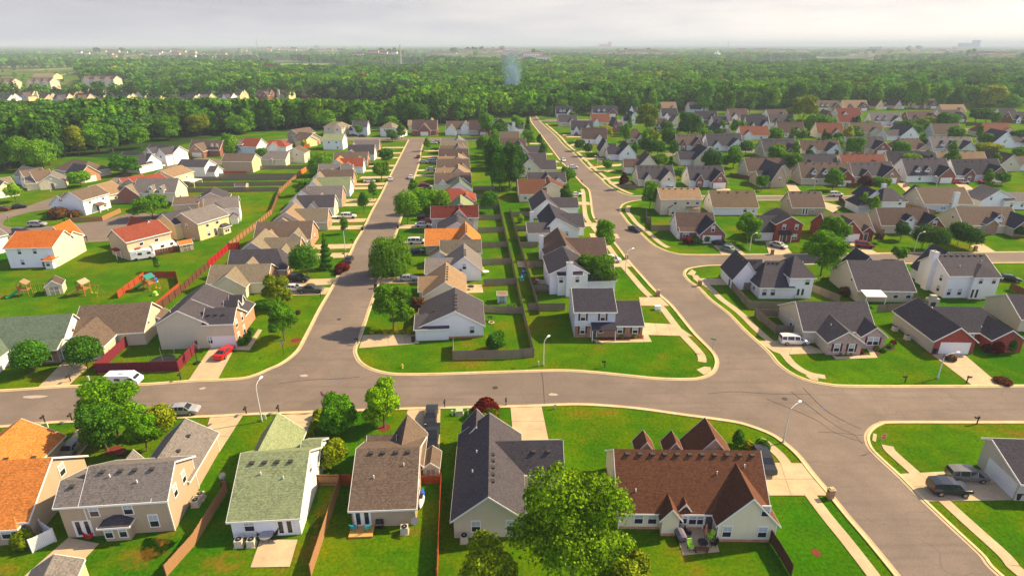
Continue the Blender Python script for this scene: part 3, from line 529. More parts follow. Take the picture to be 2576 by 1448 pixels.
st1e(4,'slate-blue gabled house wedged behind the vivid orange roof',-20.4,156.6,'white','slate',[blk(0,0,9.8,9.6,2.8,5.6,'y',r=5.4)],[('vy',5.6,(1,3,5)),('w',0,'s',7,1,.8,1.3)])
st1e(5,'maroon-roofed two-storey house with pale siding in the east row',-23.2,166.6,'greige','maroon',[blk(0,0,13.4,6.6,4.3,6.9,'x',r=2.6),blk(5.6,-1.0,10.2,3,4.2,6.7,'y')],[('v',(4.5,6,7.5,9,10.5),2.4),('w',0,'s',11,3,.8,1.2),('w',0,'s',11,.9,.8,1.2)])
st1e(6,'mossy-green gabled house with a low front wing behind the maroon roof',-24.2,176.2,'white','green',[blk(5.0,0,12.8,10.4,3.0,6.0,'y',r=8.6),blk(0,1,7,6.5,2.6,4.2,'x')],[('w',0,'s',8,2.2,.8,1.2)])
st1e(7,'brick-red hip-roofed house behind the two round shade trees',-25.6,191.0,'tan','red',[blk(0,0,13.6,10,3.0,5.9,'x',hip=(5,5)),blk(8,-1,13,4,3,5.0,'y')],[('w',0,'s',10,1,.8,1.2)])
st1e(8,'dark-green gabled house with a grey lean wing in the east row',-27.6,204.5,'white','dkgreen',[blk(4.4,0,13.6,9,3.0,6.1,'y',r=9.4),blk(0,1,8,7,3.0,4.4,'x')])
zz=[('taupe-roofed gabled house, ninth from the corner in the east row','white','taupe',3),('tan house with a small side gable, tenth in the east row','beige','tan',5),('brown-roofed house with a cream gable, eleventh in the east row','cream','taupe',6),('light brown-roofed house with a red play canopy behind it','white','tan',5),('brown-shingled house with a double garage gable near the silver van','white','brown',4),('grey-brown roofed house beside the far lawn strips','paleblue','taupe',5),('pale grey-roofed white house, third from the end of the east row','white','khaki',6),('white house at the far end of the east row, near the T junction','white','grey',4)]
yy=218
for k,(lb,wc,rc,gx) in enumerate(zz):
    X=-27.3-(yy-205)*.0842; h=(k%3)*.2
    st1e(9+k,lb,X,yy,wc,rc,[blk(0,0,8,7.5,3.0,5.2+h,'x'),blk(5.4,-1.2,13.2,8.6,3.1,5.9+h,'y',r=9.6-(k%2)),blk(gx-4,-.7,gx,4,2.7,4.4,'y')] if k%2 else [blk(0,0,13.2,9.2,3.0,6.0+h,'x',r=4.0),blk(8,-1.2,12.8,5,3,5.2,'y'),blk(.8,-.6,4.6,5,2.7,4.4,'y')],[('w',1,'s',10,1.0,.8,1.3)]); yy+=13.6
def st1w(label,x,y,wall,roof,blocks,feats=()): house(label,x,y,4.8,wall,roof,blocks,feats,px=False)
st1w('grey house with cream gable end beside the parked black and grey vehicles',-65.5,119.3,'cream','khaki',[blk(0,0,12.4,8.2,2.8,5.4,'x',r=3.8,fm={'e':'tanbrick'}),blk(1.5,-2.6,8.6,4,2.7,5.2,'y')],[('w',0,'e',3.5,1,1,1.4)])
st1w('slate hip-roofed tan house behind the single round street tree',-64.6,125.8,'tan','slate',[blk(0,1.6,12.6,9.4,2.8,6.2,'x',hip=(0,2.2),fm={'e':'orangebrick'}),blk(2.4,0,8,6,2.7,5.0,'y',roof='khaki')],[('w',0,'e',4.5,1,1,1.4)])
st1w('pale gabled house with a broad khaki roof, third in the west row',-67.2,136.9,'greige','khaki',[blk(0,0,8.6,11,2.9,6.2,'y',r=4.4),blk(6,2,14.6,8.5,2.8,5.6,'x',fm={'e':'orangebrick'}),blk(9.6,-.4,13.2,4,2.7,4.5,'y')],[('w',1,'e',5,1,1,1.4)])
st1w('long brown-grey roofed house with roof vents and cream street gable',-68.0,151.8,'greige','taupe',[blk(0,-1.6,14.4,7.6,2.8,6.2,'x',r=3.0,fm={'e':'orangebrick'}),blk(8.4,-3.4,13.6,3,2.7,5.0,'y',roof='khaki'),blk(1.6,-3.6,6.4,3,2.7,4.8,'y',roof='tan')],[('v',(2,5,8,11),3.5),('w',0,'e',3.5,1,1,1.4)])
st1w('khaki-roofed house with a steep double gable and white-trimmed porch',-69.0,164.6,'beige','khaki',[blk(0,0,9.5,10,2.9,6.3,'y',r=4.8,roof='tan'),blk(6,2.0,15.4,8.6,2.8,5.8,'x',fm={'e':'orangebrick'}),blk(1,-1.4,7,4,2.6,4.9,'y',roof='tan')],[('d',1,'e',5,.1)])
st1w('slate-roofed two-storey house with pale siding, sixth in the west row',-71.0,180.4,'paleblue','slate',[blk(4,0,15.4,7.0,3.6,6.5,'x',r=3.4,fm={'e':'cream'}),blk(0,-1.4,7.2,7,2.9,6.0,'y',roof='grey'),blk(7,-2.4,11.4,3,2.9,5.2,'y')],[('w',0,'e',3,3,.9,1.2),('w',0,'e',3,.9,.9,1.2)])
st1w('grey multi-gabled house with an orange-brick street end, seventh in the west row',-73.0,193.2,'white','grey',[blk(5,0,16.4,8.0,3.2,6.4,'x',r=4,fm={'e':'orangebrick'}),blk(0,-1,8,7,2.9,6.2,'y',roof='slate'),blk(8,-2.2,12,3,2.7,4.8,'y')])
st1w('olive-green roofed house with a white gable facing the street',-73.4,208.4,'white','green',[blk(3,0,15.6,8,3.0,6.3,'x',r=4),blk(0,-1.6,7,7,2.9,6.2,'y',roof='khaki')],[('w',0,'e',3,1,.9,1.2)])
st1w('khaki-gabled house with a grey ridge, ninth in the west row',-76,222.2,'white','taupe',[blk(3,0,16,8,3.0,6.3,'x',r=4,fm={'e':'orangebrick'}),blk(0,-1.6,7,7,2.9,6.0,'y',roof='khaki')],[('w',0,'e',3,1,.9,1.2)])
st1w('grey-roofed white house with twin white gable peaks in the west row',-77,236.5,'white','grey',[blk(0,0,12,9,3.0,6.0,'x',r=4),blk(9,-.8,13.4,5,3.4,6.0,'x'),blk(3,-1.4,7.6,3,2.7,4.6,'y')])
st1w('white house with small orange-red roof planes in the west row',-77.4,250.5,'white','orange',[blk(0,0,8,9,3.0,6.0,'y',r=4),blk(5,0,14.6,7,3.0,5.8,'x',r=4,roof='red'),blk(6,-1.4,11,3,2.7,4.8,'y',roof='red')])
st1w('long taupe-roofed house beyond the orange-red roofs',-79,266,'greige','taupe',[blk(0,0,14.6,8.4,3.0,5.8,'x',r=4,fm={'e':'orangebrick'}),blk(9,-1,13.6,4,2.7,4.6,'y')])
st1w('dark-roofed house with a peach garage gable, near the far driveways',-79.5,280.5,'white','slate',[blk(3,0,15,9,3.2,6.8,'x',r=4),blk(1,-1.4,8,4,2.7,5.2,'y',roof='taupe',fm={'s':'peach'})])
st1w('last grey multi-gabled house of the west row before the T junction',-80.5,296,'beige','grey',[blk(3,0,15,9,3.2,6.8,'x',r=4,fm={'e':'orangebrick'}),blk(0,-1.4,6,6,2.9,5.8,'y')])
# --- street 2, west row
def st2(label,x,y,ang,wall,roof,blocks,feats=()): house(label,x,y,ang,wall,roof,blocks,feats,px=False)
st2('white house with a tall white chimney and slate roof behind the brick-based house',8.3,117.4,4,'white','dark',[blk(0,2,8.2,13.4,4.9,7.0,'y',r=4.4),blk(5,3,14.6,11,2.7,5.2,'x',roof='slate'),blk(1.6,1.2,6.8,4,4.8,5.4,'x')],[('ch',3.3,.3,4.6,1.3,7.6,'white'),('w',2,'s',2.3,3.0,.8,1.3),('w',2,'s',5.8,3.0,.8,1.3),('w',0,'w',6,3,.8,1.3)])
st2('brown-shingled house with a white side chimney, second of the inner row',8.4,133.6,4,'cream','brown',[blk(0,0,8.4,14.6,3.0,6.5,'y',r=4.4),blk(5,3,15,12.4,2.7,5.8,'x')],[('ch',-.9,8.6,.05,9.8,6.0,'white'),('w',0,'w',4,1,.8,1.3)])
st2('dark-roofed white house with a broad pale gable facing the camera',4.4,155.5,3.5,'white','dark',[blk(4.6,3,14.4,19,2.8,6.2,'y',r=7.8),blk(0,0.6,6,7,2.8,4.4,'x',r=5,roof='slate'),blk(9,6,16.4,15,2.7,5.4,'x',roof='slate')],[('ch',1.6,12.4,2.6,13.6,5.2,'white'),('w',0,'s',11,1,.8,1.3)])
st2('slate gabled white house, fourth of the inner row',6.6,180.6,3.5,'white','slate',[blk(0,0,8.4,14,2.8,6.0,'y',r=4),blk(5,3,14.6,10,2.7,5.0,'x')],[('w',0,'s',5,1,.8,1.2)])
st2('cream house with a steep dark-red roof in the inner row',2.6,202.0,3.5,'cream','brownred',[blk(0,0,9.4,14,2.8,6.2,'x',r=8,e2=3),blk(7,3,17.2,13,3.2,6.0,'y',r=11)],[('w',0,'s',2,1,.8,1.2)])
st2('slate cross-gabled house with a white dormer just beyond the dark-red roof',6.0,219,3.5,'greige','slate',[blk(0,0,14,8,3.2,6.0,'x'),blk(4,-1.6,10,5,3.2,6.2,'y'),blk(9.5,-.6,12.5,3,3.6,4.8,'y',fm={'s':'white'})])
st2('big cream gable house with a small window and dark roof behind the pines',2.4,243.5,3.5,'cream','dark',[blk(0,0,9.4,14,3.0,7.4,'y',r=4.6),blk(7,2,16,11,2.8,5.8,'x',roof='slate')],[('w',0,'s',4.6,3.0,.9,1.3)])
st2('white gabled house with a dark wing, eighth of the inner row',0.5,266,3.5,'white','dark',[blk(0,0,9,12,3.0,7.0,'y'),blk(7,2,15,9,2.8,5.2,'x',roof='slate')])
st2('white house with a steep dark gable, ninth of the inner row',0.0,286,3.5,'white','slate',[blk(0,0,8,12,3.0,7.0,'y'),blk(6,2,14,9,2.8,5.2,'x')])
st2('brown-roofed house half hidden by street trees in the inner row',-6,305,3,'cream','brown',[blk(0,0,13,9,3.0,6.4,'x'),blk(6,-1,12,5,3,5.6,'y')])
st2('long taupe-roofed house near the end of the inner row',-10,330,3,'beige','taupe',[blk(0,0,14,9,3.0,6.4,'x')])
st2('slate-roofed house with a white chimney at the wood edge',-17,372,0,'white','slate',[blk(0,0,20,11,3.4,8.5,'y',r=8),blk(12,2,24,9,3,6,'x')],[('ch',17,-1,19,.1,7,'white')])
# --- corner lots and rows to the right
house('white two-part slate-roofed house with roof vents at the curved corner',2038,751,0,'white','slate',
 [blk(-11,.0,-4,7.2,2.8,6.6,'x',r=5.4,hip=(2.6,0)),blk(-5,-.05,0,8.6,5.0,8.0,'x',r=4.6,hip=(2.2,2.2)),blk(-15.0,5.0,-9.6,13,2.8,6.6,'y'),blk(-11.8,5.6,-8.6,8.6,4.6,6.4,'x')],
 [('w',1,'s',-1.3,3.2,.9,1.4),('w',0,'s',-10,.8,.9,1.5),('w',0,'s',-8.2,.8,.9,1.5),('p',1,'s',-2.4,.2),('v',(-7.8,-6.8,-5.9),4.9),('v',(-10.8,-9.9),6.8),('w',3,'w',7.0,3.4,.8,1.1),('pi',-1.5,3.0),('w',0,'w',3,.9,.9,1.3),('vy',-12.6,(7,8.6,10.2)),('d',2,'w',7,.1)])
house('beige house with a wide plain slate roof and white patio canopy',2152,758,-2,'beige','slate',
 [blk(0,0,11.6,12.2,2.75,7.0,'x',r=6.3),blk(2.5,9,9.5,15,2.7,7.0,'y')],[('w',0,'s',8.0,.9,.9,1.4),('w',0,'s',10.6,.9,.9,1.4),('po',.4,-2.8,4.6,.0,2.3,2.75,'white'),('w',0,'w',3.2,3.4,.6,1.2),('w',0,'w',2.6,1.0,.5,.8)])
house('two-storey off-white house with a chimney stack on its left end',2372,749,1,'white','slate',
 [blk(0,0,10.6,9.4,5.2,8.0,'x',r=5.4),blk(5.0,-.7,10.5,3,5.15,6.8,'y',hip=(2.4,0)),blk(1,8,8,13,2.7,7.8,'y')],[('ch',-1.0,4.4,.05,6.0,8.6,'white'),('w',1,'s',6.5,3.5,.8,1.4),('w',1,'s',9.3,3.5,.8,1.4),('w',0,'s',.9,.7,.8,1.4),('w',0,'s',3.2,.7,.8,1.4),('p',1,'s',5.9,.1),('v',(.6,1.9,3.2,4.5,5.8,7.1,8.4,9.7),4.9),('w',0,'w',2,3.2,.8,1.3),('w',0,'w',2,.8,.8,1.3),('pi',3.3,2.0),('pi',8.8,3.4)])
house('pink-brick ranch house with slate roof and red shutters near the silver minivan',2042,891,-1.5,'beige','slate',
 [blk(0,4.4,12.6,15.4,2.7,6.2,'x',r=9.0),blk(2.4,-.1,8.2,8,2.65,4.6,'y',fm={'s':'pinkbrick','e':'beige'}),blk(9.4,2.4,13.6,9,2.65,4.3,'y',fm={'s':'pinkbrick','w':'pinkbrick','e':'orangebrick'})],
 [('ws',1,'s',4.0,.7,.9,1.4),('ws',1,'s',6.5,.7,.9,1.4),('ws',2,'s',11.5,.8,1.9,1.4),('w',2,'w',4.0,.8,.8,1.4),('w',0,'w',9.4,1.0,.9,1.3),('d',0,'s',9.0,.1),('pi',4.2,3.6)])
house('red-brick ranch house with a white double garage door and dark hipped roof',2342,889,-2,'greige','dark',
 [blk(0,0,7.0,12.4,2.7,5.2,'y',r=3.6,fm={'s':'redbrick'}),blk(4,4.2,15.6,12.4,2.7,5.4,'x',hip=(0,3)),blk(10.4,.8,15.8,8,2.65,4.5,'y',fm={'s':'redbrick','w':'redbrick','e':'redbrick'}),blk(6.6,3.8,10.8,6,2.6,3.2,'x',fm={'s':'redbrick'})],
 [('g',0,'s',3.7,4.9),('w',3,'s',8.6,.5,1.6,1.7)])
house('beige house with a dark roof at the right picture edge, past the red-brick ranch',2507,799,-6,'beige','dark',[blk(0,-6,14,4.5,2.7,5.4,'x')],[('w',0,'s',6,1,.9,1.3)])
house('brick gable house with a slate roof and two cars before its white garage',1698,612,0,'white','brown',
 [blk(1.6,4,12,12.6,2.7,6.4,'x',r=8.2),blk(6.6,0,13.4,8,2.7,6.0,'y',fm={'s':'brick'},roof='dark'),blk(2.0,3,6.8,6,2.6,3.3,'x',fm={'s':'brick'})],[('g',1,'s',9.9,4.9),('w',1,'s',9.9,3.4,.8,1.4),('w',2,'s',3.6,.9,1.6,1.2),('w',0,'w',8.4,3.2,.6,1.2)])
house('two-storey red-brick house with a white porch left of the tallest street tree',1915,610,0,'redbrick','dark',
 [blk(3.6,.6,10.8,10,5.2,7.2,'y',fm={}),blk(-1.4,1.6,5,9,2.7,6.2,'x',roof='slate')],[('w',0,'s',5.8,3.6,.8,1.3),('w',0,'s',9.2,3.6,.8,1.3),('g',1,'s',1.2,4.6),('w',0,'s',9.0,.8,1.4,1.3),('po',4.4,-.9,7.8,.6,2.5,3.3,'dark'),('d',0,'s',6.4,.1)])
house('red-brick garage-front house with taupe roof by the maroon parked car',2124,610,0,'redbrick','taupe',
 [blk(-2,.6,4.6,10,2.7,6.0,'y',roof='taupe'),blk(-4,2,8.6,12,2.7,6.4,'x'),blk(5,1.2,8.2,6,2.7,4.2,'y')],[('g',0,'s',1.7,4.6),('w',0,'s',1.2,3.4,.8,1.2),('d',2,'s',6.2,.1)])
house('cream-gabled house with a white dormer and brick wing behind the twin dark round trees',2240,592,0,'beige','brown',
 [blk(-2,2,12.4,12,2.7,6.5,'x',r=6),blk(8.4,-.4,14.4,8,2.7,5.6,'y',fm={'s':'redbrick'},roof='dark'),blk(4.2,1.2,6.8,4,4.2,5.4,'y',fm={'s':'white'},roof='dark')],[('w',1,'s',11.4,3.0,1,1.3),('w',2,'s',5.5,3.9,.8,1.1)])
house('beige gabled house with an orange-brick wing and white dormer by the round shrub',2448,590,0,'beige','brown',
 [blk(-2.6,1.2,13.4,12,2.7,6.6,'x',r=6,roof='taupe'),blk(9.6,-2.0,15.6,6,2.7,5.6,'y',fm={'s':'tanbrick'},roof='slate'),blk(3.0,.0,6.4,4,3.2,4.4,'y',fm={'s':'tanbrick'},roof='slate'),blk(6.0,1.6,8.6,5,4.4,5.6,'y',fm={'s':'white'},roof='slate')],[('w',1,'s',12.6,3.2,.9,1.4),('w',3,'s',7.3,4.2,.8,1.1),('w',0,'w',6,3.2,.8,1.2)])
house('two-storey tan house with arched back porch at the corner of the side street',1664,540,1,'beige','tan',
 [blk(-.6,-.2,12.3,8.2,5.2,7.5,'x',r=5.0),blk(2.0,-1.2,4.6,1,2.4,3.2,'y')],[('w',0,'s',4.0,3.4,.9,1.4),('w',0,'s',8.0,3.4,.9,1.4),('w',0,'s',11.0,3.4,.9,1.4),('v',(1,3,5,7,9,11),4.4),('po',7.6,-1.8,11.6,-.2,2.3,2.7,'tan'),('w',1,'s',3.3,.5,1.0,1.5)])
house('white house with a broad umber roof, second on the side street',1799,541,0,'white','umber',[blk(-1,0,13.3,9.6,2.7,6.6,'x',r=5.4),],[('v',(2,5,8,11),4.8),('w',0,'s',9.3,1,1,1.3),('w',0,'s',12,1,.6,.8),('w',0,'w',5,3.4,.6,1.2)])
house('tan house with grey-brown roof and white patio doors, third on the side street',1990,541,0,'tan','taupe',[blk(0,0,10.2,8.6,2.7,6.6,'x',r=4.6)],[('p',0,'s',4.2,.1),('w',0,'s',6.6,1,.9,.9),('v',(1.5,4,6.5,8.5),4.2),('w',0,'w',4,3.4,.6,1.1)])
house('white two-storey house with steep dark roofs behind two lime-green young trees',2212,541,0,'white','dark',[blk(0,0,7.6,8.4,4.6,7.6,'x',r=5,hip=(2.6,2.6),roof='slate'),blk(-6,2,2,10,2.7,6.2,'x',hip=(3,0)),blk(-3,4,2.6,12.4,4.4,7.0,'y')],[('w',0,'s',5.6,3.4,.8,1.3),('p',0,'s',4.4,.1),('ch',3.6,7.4,4.8,8.4,8.2,'white')])
house('greige gabled house with a tall white chimney on its back slope',2344,533,0,'greige','brown',[blk(-3,0,12.6,10.4,2.8,6.8,'x',r=6,roof='taupe',fm={'s':'paleblue'}),blk(-2,7,4,13,2.7,6,'y')],[('ch',5.4,-.9,7.0,.05,6.4,'white'),('w',0,'s',3.4,1,1.4,.9),('w',0,'s',9.4,1,1.6,1.2),('w',0,'w',4,2.6,.6,.9)])
house('white gabled house with a grey wing at the right edge of the side street',2537,527,0,'white','grey',[blk(-9,1,3.2,9,2.8,6.4,'y',r=-4),blk(-2,0,12,7,2.8,5.0,'x')],[('w',1,'s',.5,1,.8,1.3),('w',1,'s',4,1,.8,1.3),('w',0,'s',-6,3,.7,1.1)])
# --- generic suburban house: wings face the camera side (front) or away (back view)
def gh(label,x0,x1,yb,wall,roof,style='B',brickf='brick',roof2=None,depth=9.5,ang=0,st=1,gar=True):
    A=W(x0,yb); B_=W(x1,yb); Ln=max(7,min(20,B_[0]-A[0])); e=2.9 if st==1 else 5.2; rz=e+4.6 if st==1 else e+2.8; depth+=.8; roof='rust' if roof=='red' else roof; r2=roof2 or roof; f=[]
    rq=random.Random(int(x0*7+yb)); rz+=rq.uniform(-.6,.8); ang=ang or rq.uniform(-6,6); depth*=rq.uniform(.9,1.1)
    if style=='B': bl=[blk(0,0,Ln,depth,e,rz,'x')]+([blk(Ln*.55,-1.1,Ln*.85,4,e,e+2.6,'y')] if rq.random()<.55 else [blk(Ln*.1,-1.3,Ln*.4,4,e,e+2.4,'y',fm={'s':'white'})]); f=[('w',0,'s',Ln*.3,1,.9,1.3),('w',0,'s',Ln*.72,1,.9,1.3),('w',0,'w',depth*.5,e+.3,.6,1.1)]
    elif style=='Y': bl=[blk(0,0,Ln*.62,depth*1.25,e,rz+.4,'y'),blk(Ln*.4,1.6,Ln,depth,2.7,5.4,'x',roof=r2)]; f=[('w',0,'s',Ln*.31,e-.1,.8,1.2),('g',1,'s',Ln*.82,min(4.2,Ln*.3))]
    elif style=='Z': bl=[blk(Ln*.38,0,Ln,depth*1.25,e,rz+.4,'y'),blk(0,1.6,Ln*.6,depth,2.7,5.4,'x',roof=r2)]; f=[('w',0,'s',Ln*.7,e-.1,.8,1.2),('g',1,'s',Ln*.18,min(4.2,Ln*.3))]
    elif style=='G': bl=[blk(0,2,Ln,depth+2,e,rz,'x',r=2+depth*.5),blk(Ln*.56,-1,Ln*.98,6,e,e+3.5,'y',fm={'s':brickf},roof=r2),blk(Ln*.14,.8,Ln*.36,5,e,e+2.2,'y',fm={'s':brickf},roof=r2)]; f=[('g',1,'s',Ln*.77,min(4.6,Ln*.34)),('w',1,'s',Ln*.77,3.0,.9,1.1),('w',2,'s',Ln*.25,1,1.2,1.3),('w',0,'w',2+depth*.5,e+.4,.6,1.1)]
    elif style=='D': bl=[blk(0,1.5,Ln,depth+1.5,e,rz+.4,'x'),blk(Ln*.62,-1,Ln*.99,6,e,e+3.4,'y',fm={'s':brickf},roof=r2),blk(Ln*.2,2.3,Ln*.2+1.9,6,4.9,6.1,'y',fm={'s':'white'},roof=r2),blk(Ln*.42,2.3,Ln*.42+1.9,6,4.9,6.1,'y',fm={'s':'white'},roof=r2)]; f=[('g',1,'s',Ln*.8,min(4.4,Ln*.32)),('w',2,'s',Ln*.2+.95,4.5,.8,1.0),('w',3,'s',Ln*.42+.95,4.5,.8,1.0),('w',0,'s',Ln*.3,1,.9,1.3),('w',0,'w',1.5+depth*.5,e+.5,.6,1.1)]
    elif style=='H': bl=[blk(0,0,Ln,depth,e,rz,'x',hip=(3,3)),blk(Ln*.55,-1.6,Ln*.95,5,e,e+2.4,'y',fm={'s':brickf},roof=r2)]; f=[('g',1,'s',Ln*.75,min(4.4,Ln*.32)),('w',0,'s',Ln*.25,1,1.2,1.3)]
    if yb>330 and style in 'BGDH': f.append(('v',[Ln*k for k in (.14,.3,.46,.62,.78)],depth*.5 if style in 'BH' else 1.2+depth*.5))
    return house(label,x0,yb,ang,wall,roof,bl,f)
# middle-right rows
GH=[('brick-and-beige house with two white dormers and a white garage, third row',2018,2143,467,'beige','taupe','D','redbrick','slate'),
('tan-brick house with two gables beside the purple-leaved shrubs',2152,2266,463,'beige','slate','G','tanbrick','dark'),
('white house with brick porch front and a wide white dormer, third row',2284,2398,461,'white','slate','D','brick','dark'),
('dark-roofed brick house with three small gables near the red and silver vehicles',2410,2548,460,'white','dark','G','brick','dark'),
('cream-gabled house on a green hedge at the left of the dormer house',1915,1978,473,'tan','slate','Z','cream','dark'),
('brown house with a tall tan chimney behind the flowering street tree',1880,2015,448,'beige','brown','B'),
('dark grey gabled white house behind the brick-and-beige dormers',2010,2105,436,'white','slate','B'),
('orange-brown roofed cream house in the middle of the right-hand estate',2118,2230,438,'cream','red','B'),
('slate-roofed house behind the lime-green shade tree',2240,2360,433,'beige','dark','G','beige'),
('long tan-brown roofed beige house beside the slender green tree',2362,2490,435,'beige','tan','B'),
('beige house behind the brown fence at the right edge, fourth row',2510,2600,432,'beige','brown','Y'),
('brick double-gable house left of the white compact car in the fourth row',1925,2010,398,'beige','slate','G','brick','slate'),
('cream house with brown roof and white steep dormer, fourth row',2020,2118,395,'cream','brown','G','white','slate'),
('two-storey cream house with brick gable, white garage and dark roof',2140,2240,390,'cream','slate','G','brick','dark'),
('low taupe hip-roofed house left of the parked dark hatchback',2258,2340,390,'beige','brown','H','tan'),
('big grey house with a white garage gable and two white dormers',2348,2470,388,'paleblue','grey','D','white','slate'),
('orange-brown hip-roofed house with a chimney at the far right',2462,2556,345,'beige','red','H','beige'),
('white and slate gabled house hidden behind rounded trees, fifth row',2495,2580,372,'white','slate','Y'),
('white gable house with red-brown side roof, fifth row',2055,2118,348,'cream','red','B'),
('taupe-roofed house behind the dark spire-shaped evergreen',2140,2220,345,'beige','taupe','B'),
('slate-roofed white gable house with a long low porch',2235,2315,355,'white','slate','Z','white'),
('pale grey house with lavender siding behind a rounded shrub',2347,2415,350,'paleblue','taupe','B'),
('white house with brown roof and round-topped porch windows',1957,2022,346,'white','brown','B'),
('white house with slate roof and brick garage gable near the tall shade trees',1940,2004,320,'white','slate','G','brick'),
('brick gabled house with tan roof edge, sixth row',2068,2112,312,'brick','taupe','Y'),
('cream gable house with a red-brown roof, sixth row',2110,2165,318,'cream','maroon','B'),
('large grey-roofed white house with blue dormers in the sixth row',2192,2266,316,'white','grey','D','white','slate'),
('red-brick L-shaped house with three brick gables',2288,2370,310,'brick','brown','G','brick'),
('white gable and brick house beside the low grey fence, far right',2370,2432,308,'white','slate','G','brick'),
('brown-roofed white house on the wood side, sixth row',2107,2166,300,'white','maroon','B'),
('dark-roofed white two-storey house at the right edge, sixth row',2515,2556,302,'white','dark','B'),
('brick house with a white front at the far right edge',2550,2600,311,'brick','dark','G','white'),
('cream dormered house with a palm-like tree before it, against the woods',2055,2115,280,'cream','taupe','D','brick'),
('tan gabled house with brick front against the woods',2125,2192,279,'cream','tan','G','brick','brown'),
('small yellow gable house against the woods',2202,2232,276,'yellow','brown','Y'),
('taupe house half behind a dark leafy tree against the woods',2250,2278,275,'beige','brown','Y'),
('long brown-roofed house with a small brick gable against the woods',2306,2358,274,'cream','taupe','G','brick'),
('pinkish house with a tan roof near the right woods',2370,2430,290,'peach','tan','B'),
('white-sided house left of the tall yellow-green tree',1932,1980,303,'white','brown','B'),
('white gabled house with dark front roof behind it, left of the dense shade tree',1880,1935,330,'white','dark','G','white'),
('white house with red-brown roof and a side wing, centre right',1862,1932,352,'white','red','B'),
('slate house with a small white chimney, centre right',1796,1842,352,'white','slate','Y'),
('white-gabled house with double garage and grey roof in the centre right',1783,1872,382,'white','slate','G','white'),
('taupe-roofed white house with a dark brick garage gable, centre right',1704,1768,380,'white','taupe','G','brick','slate'),
('two-storey grey house with twin windows, behind the slate cross gable',1835,1884,304,'beige','brown','B'),
('brick house with two white dormers, upper centre right',1865,1925,322,'beige','dark','D','brick'),
('brick gable house with red-brown neighbours roof, upper centre right',1796,1833,323,'white','dark','G','brick'),
('wide dark-roofed brick house near the tall light-green trees',1750,1805,312,'brick','dark','G','white'),
('cream house with tan roof, left of the dark conifer mass',1683,1730,328,'cream','taupe','Y'),
('brown-roofed house with a white garage, upper centre',1650,1678,330,'white','brown','G','white'),
('beige hip-roofed cottage between two slim trees',1580,1618,361,'cream','brown','H','cream'),
('dark gabled brick house beside a yellowish tree, upper centre',1540,1568,333,'brick','slate','Y'),
('dark-roofed house with white gable behind the leafy street tree',1570,1602,315,'white','dark','Z'),
('red-brown roofed cream house facing away, upper centre',1488,1534,318,'cream','red','B'),
('slate-roofed cottage at the top street corner',1405,1452,318,'beige','slate','B'),
('white dormered house with dark roof against the woods, top of the street',1400,1440,296,'white','dark','D','white'),
('long white house with brick gable and twin dormers against the woods',1491,1552,294,'white','dark','D','brick'),
('white steep-gabled chimney house against the woods',1580,1600,292,'white','dark','Y'),
('tan-roofed cream house tucked under the wood edge',1665,1702,284,'cream','tan','B'),
('grey house behind tree tops at the wood edge',1735,1782,284,'paleblue','slate','B'),
('dark-roofed house with pale front below the tan-roofed one',1665,1705,302,'white','dark','B'),
('white garage house with an open dark garage, beside the brown-roofed white house',1436,1490,340,'white','slate','G','white'),
('white house with a plain brown roof beside the two round dark trees',1463,1525,362,'white','brown','B'),
('two-part slate and cream house left of the steep white gable',1509,1552,394,'cream','dark','Y'),
('steep white gable house with dark roof and white garage',1530,1600,404,'white','dark','Z'),
('cream gable house with brown roof and side garage, second from the side street',1570,1655,438,'cream','brown','Z'),
('cream ranch house with slate roof and white garage at the side-street corner',1608,1700,472,'cream','slate','G','cream','slate'),
('small brick double-gable house with white garage on the side street',1738,1828,474,'white','slate','G','brick','dark'),
('cream gable house with a white tapered chimney and long verandah',1711,1802,418,'cream','dark','Z','cream'),
]
for g in GH:
    lb,x0,x1,yb,wc,rc,stl=g[:7]; gh(lb,x0,x1,yb,wc,rc,stl,g[7] if len(g)>7 else 'brick',g[8] if len(g)>8 else None)
# --- left-hand crescent (houses turned to the curved street)
def lh(label,x,y,ang,wall,roof,bl,f=()): house(label,x,y,ang,wall,roof,bl,f,px=False)
lh('orange-roofed white two-storey house alone on the big lawn at the left',-121.6,135.9,5,'white','deeporange',[blk(0,0,10.8,8.2,5.2,7.6,'x',r=5.6,fm={'e':'cream'}),blk(6,5,10.7,12.5,4.4,6.4,'x',fm={'e':'cream'}),blk(5,8,9.5,14.5,4.2,8.0,'y'),blk(8.8,-1.4,10.7,1,2.3,2.9,'x',hip=(.5,.5))],  # east walls cream: warm sunlight painted onto the white siding
 [('w',0,'s',3.1,3.5,.8,1.3),('w',0,'s',6.6,3.5,.8,1.3),('w',0,'s',3.1,.8,.8,1.3),('w',3,'s',9.6,.7,.8,1.3),('d',0,'s',7.9,.1)])
lh('brick-red roofed tan two-storey house with a white camper parked behind',-95.7,141.2,57,'peach','red',[blk(0,0,11,9,5.0,7.3,'x',r=5.4,fm={'w':'tan'}),blk(6.5,5,10.6,13.5,4.4,7.6,'y'),blk(1.2,-1.4,3.4,1,2.3,2.9,'x',hip=(.5,.5))],[('w',0,'s',3.4,3.2,.9,1.4),('w',0,'s',7.2,3.2,.9,1.4),('po',-1.4,3.8,0,6,2.2,2.5,'red')])  # peach is the sunlit tone of the tan siding, put into the colour
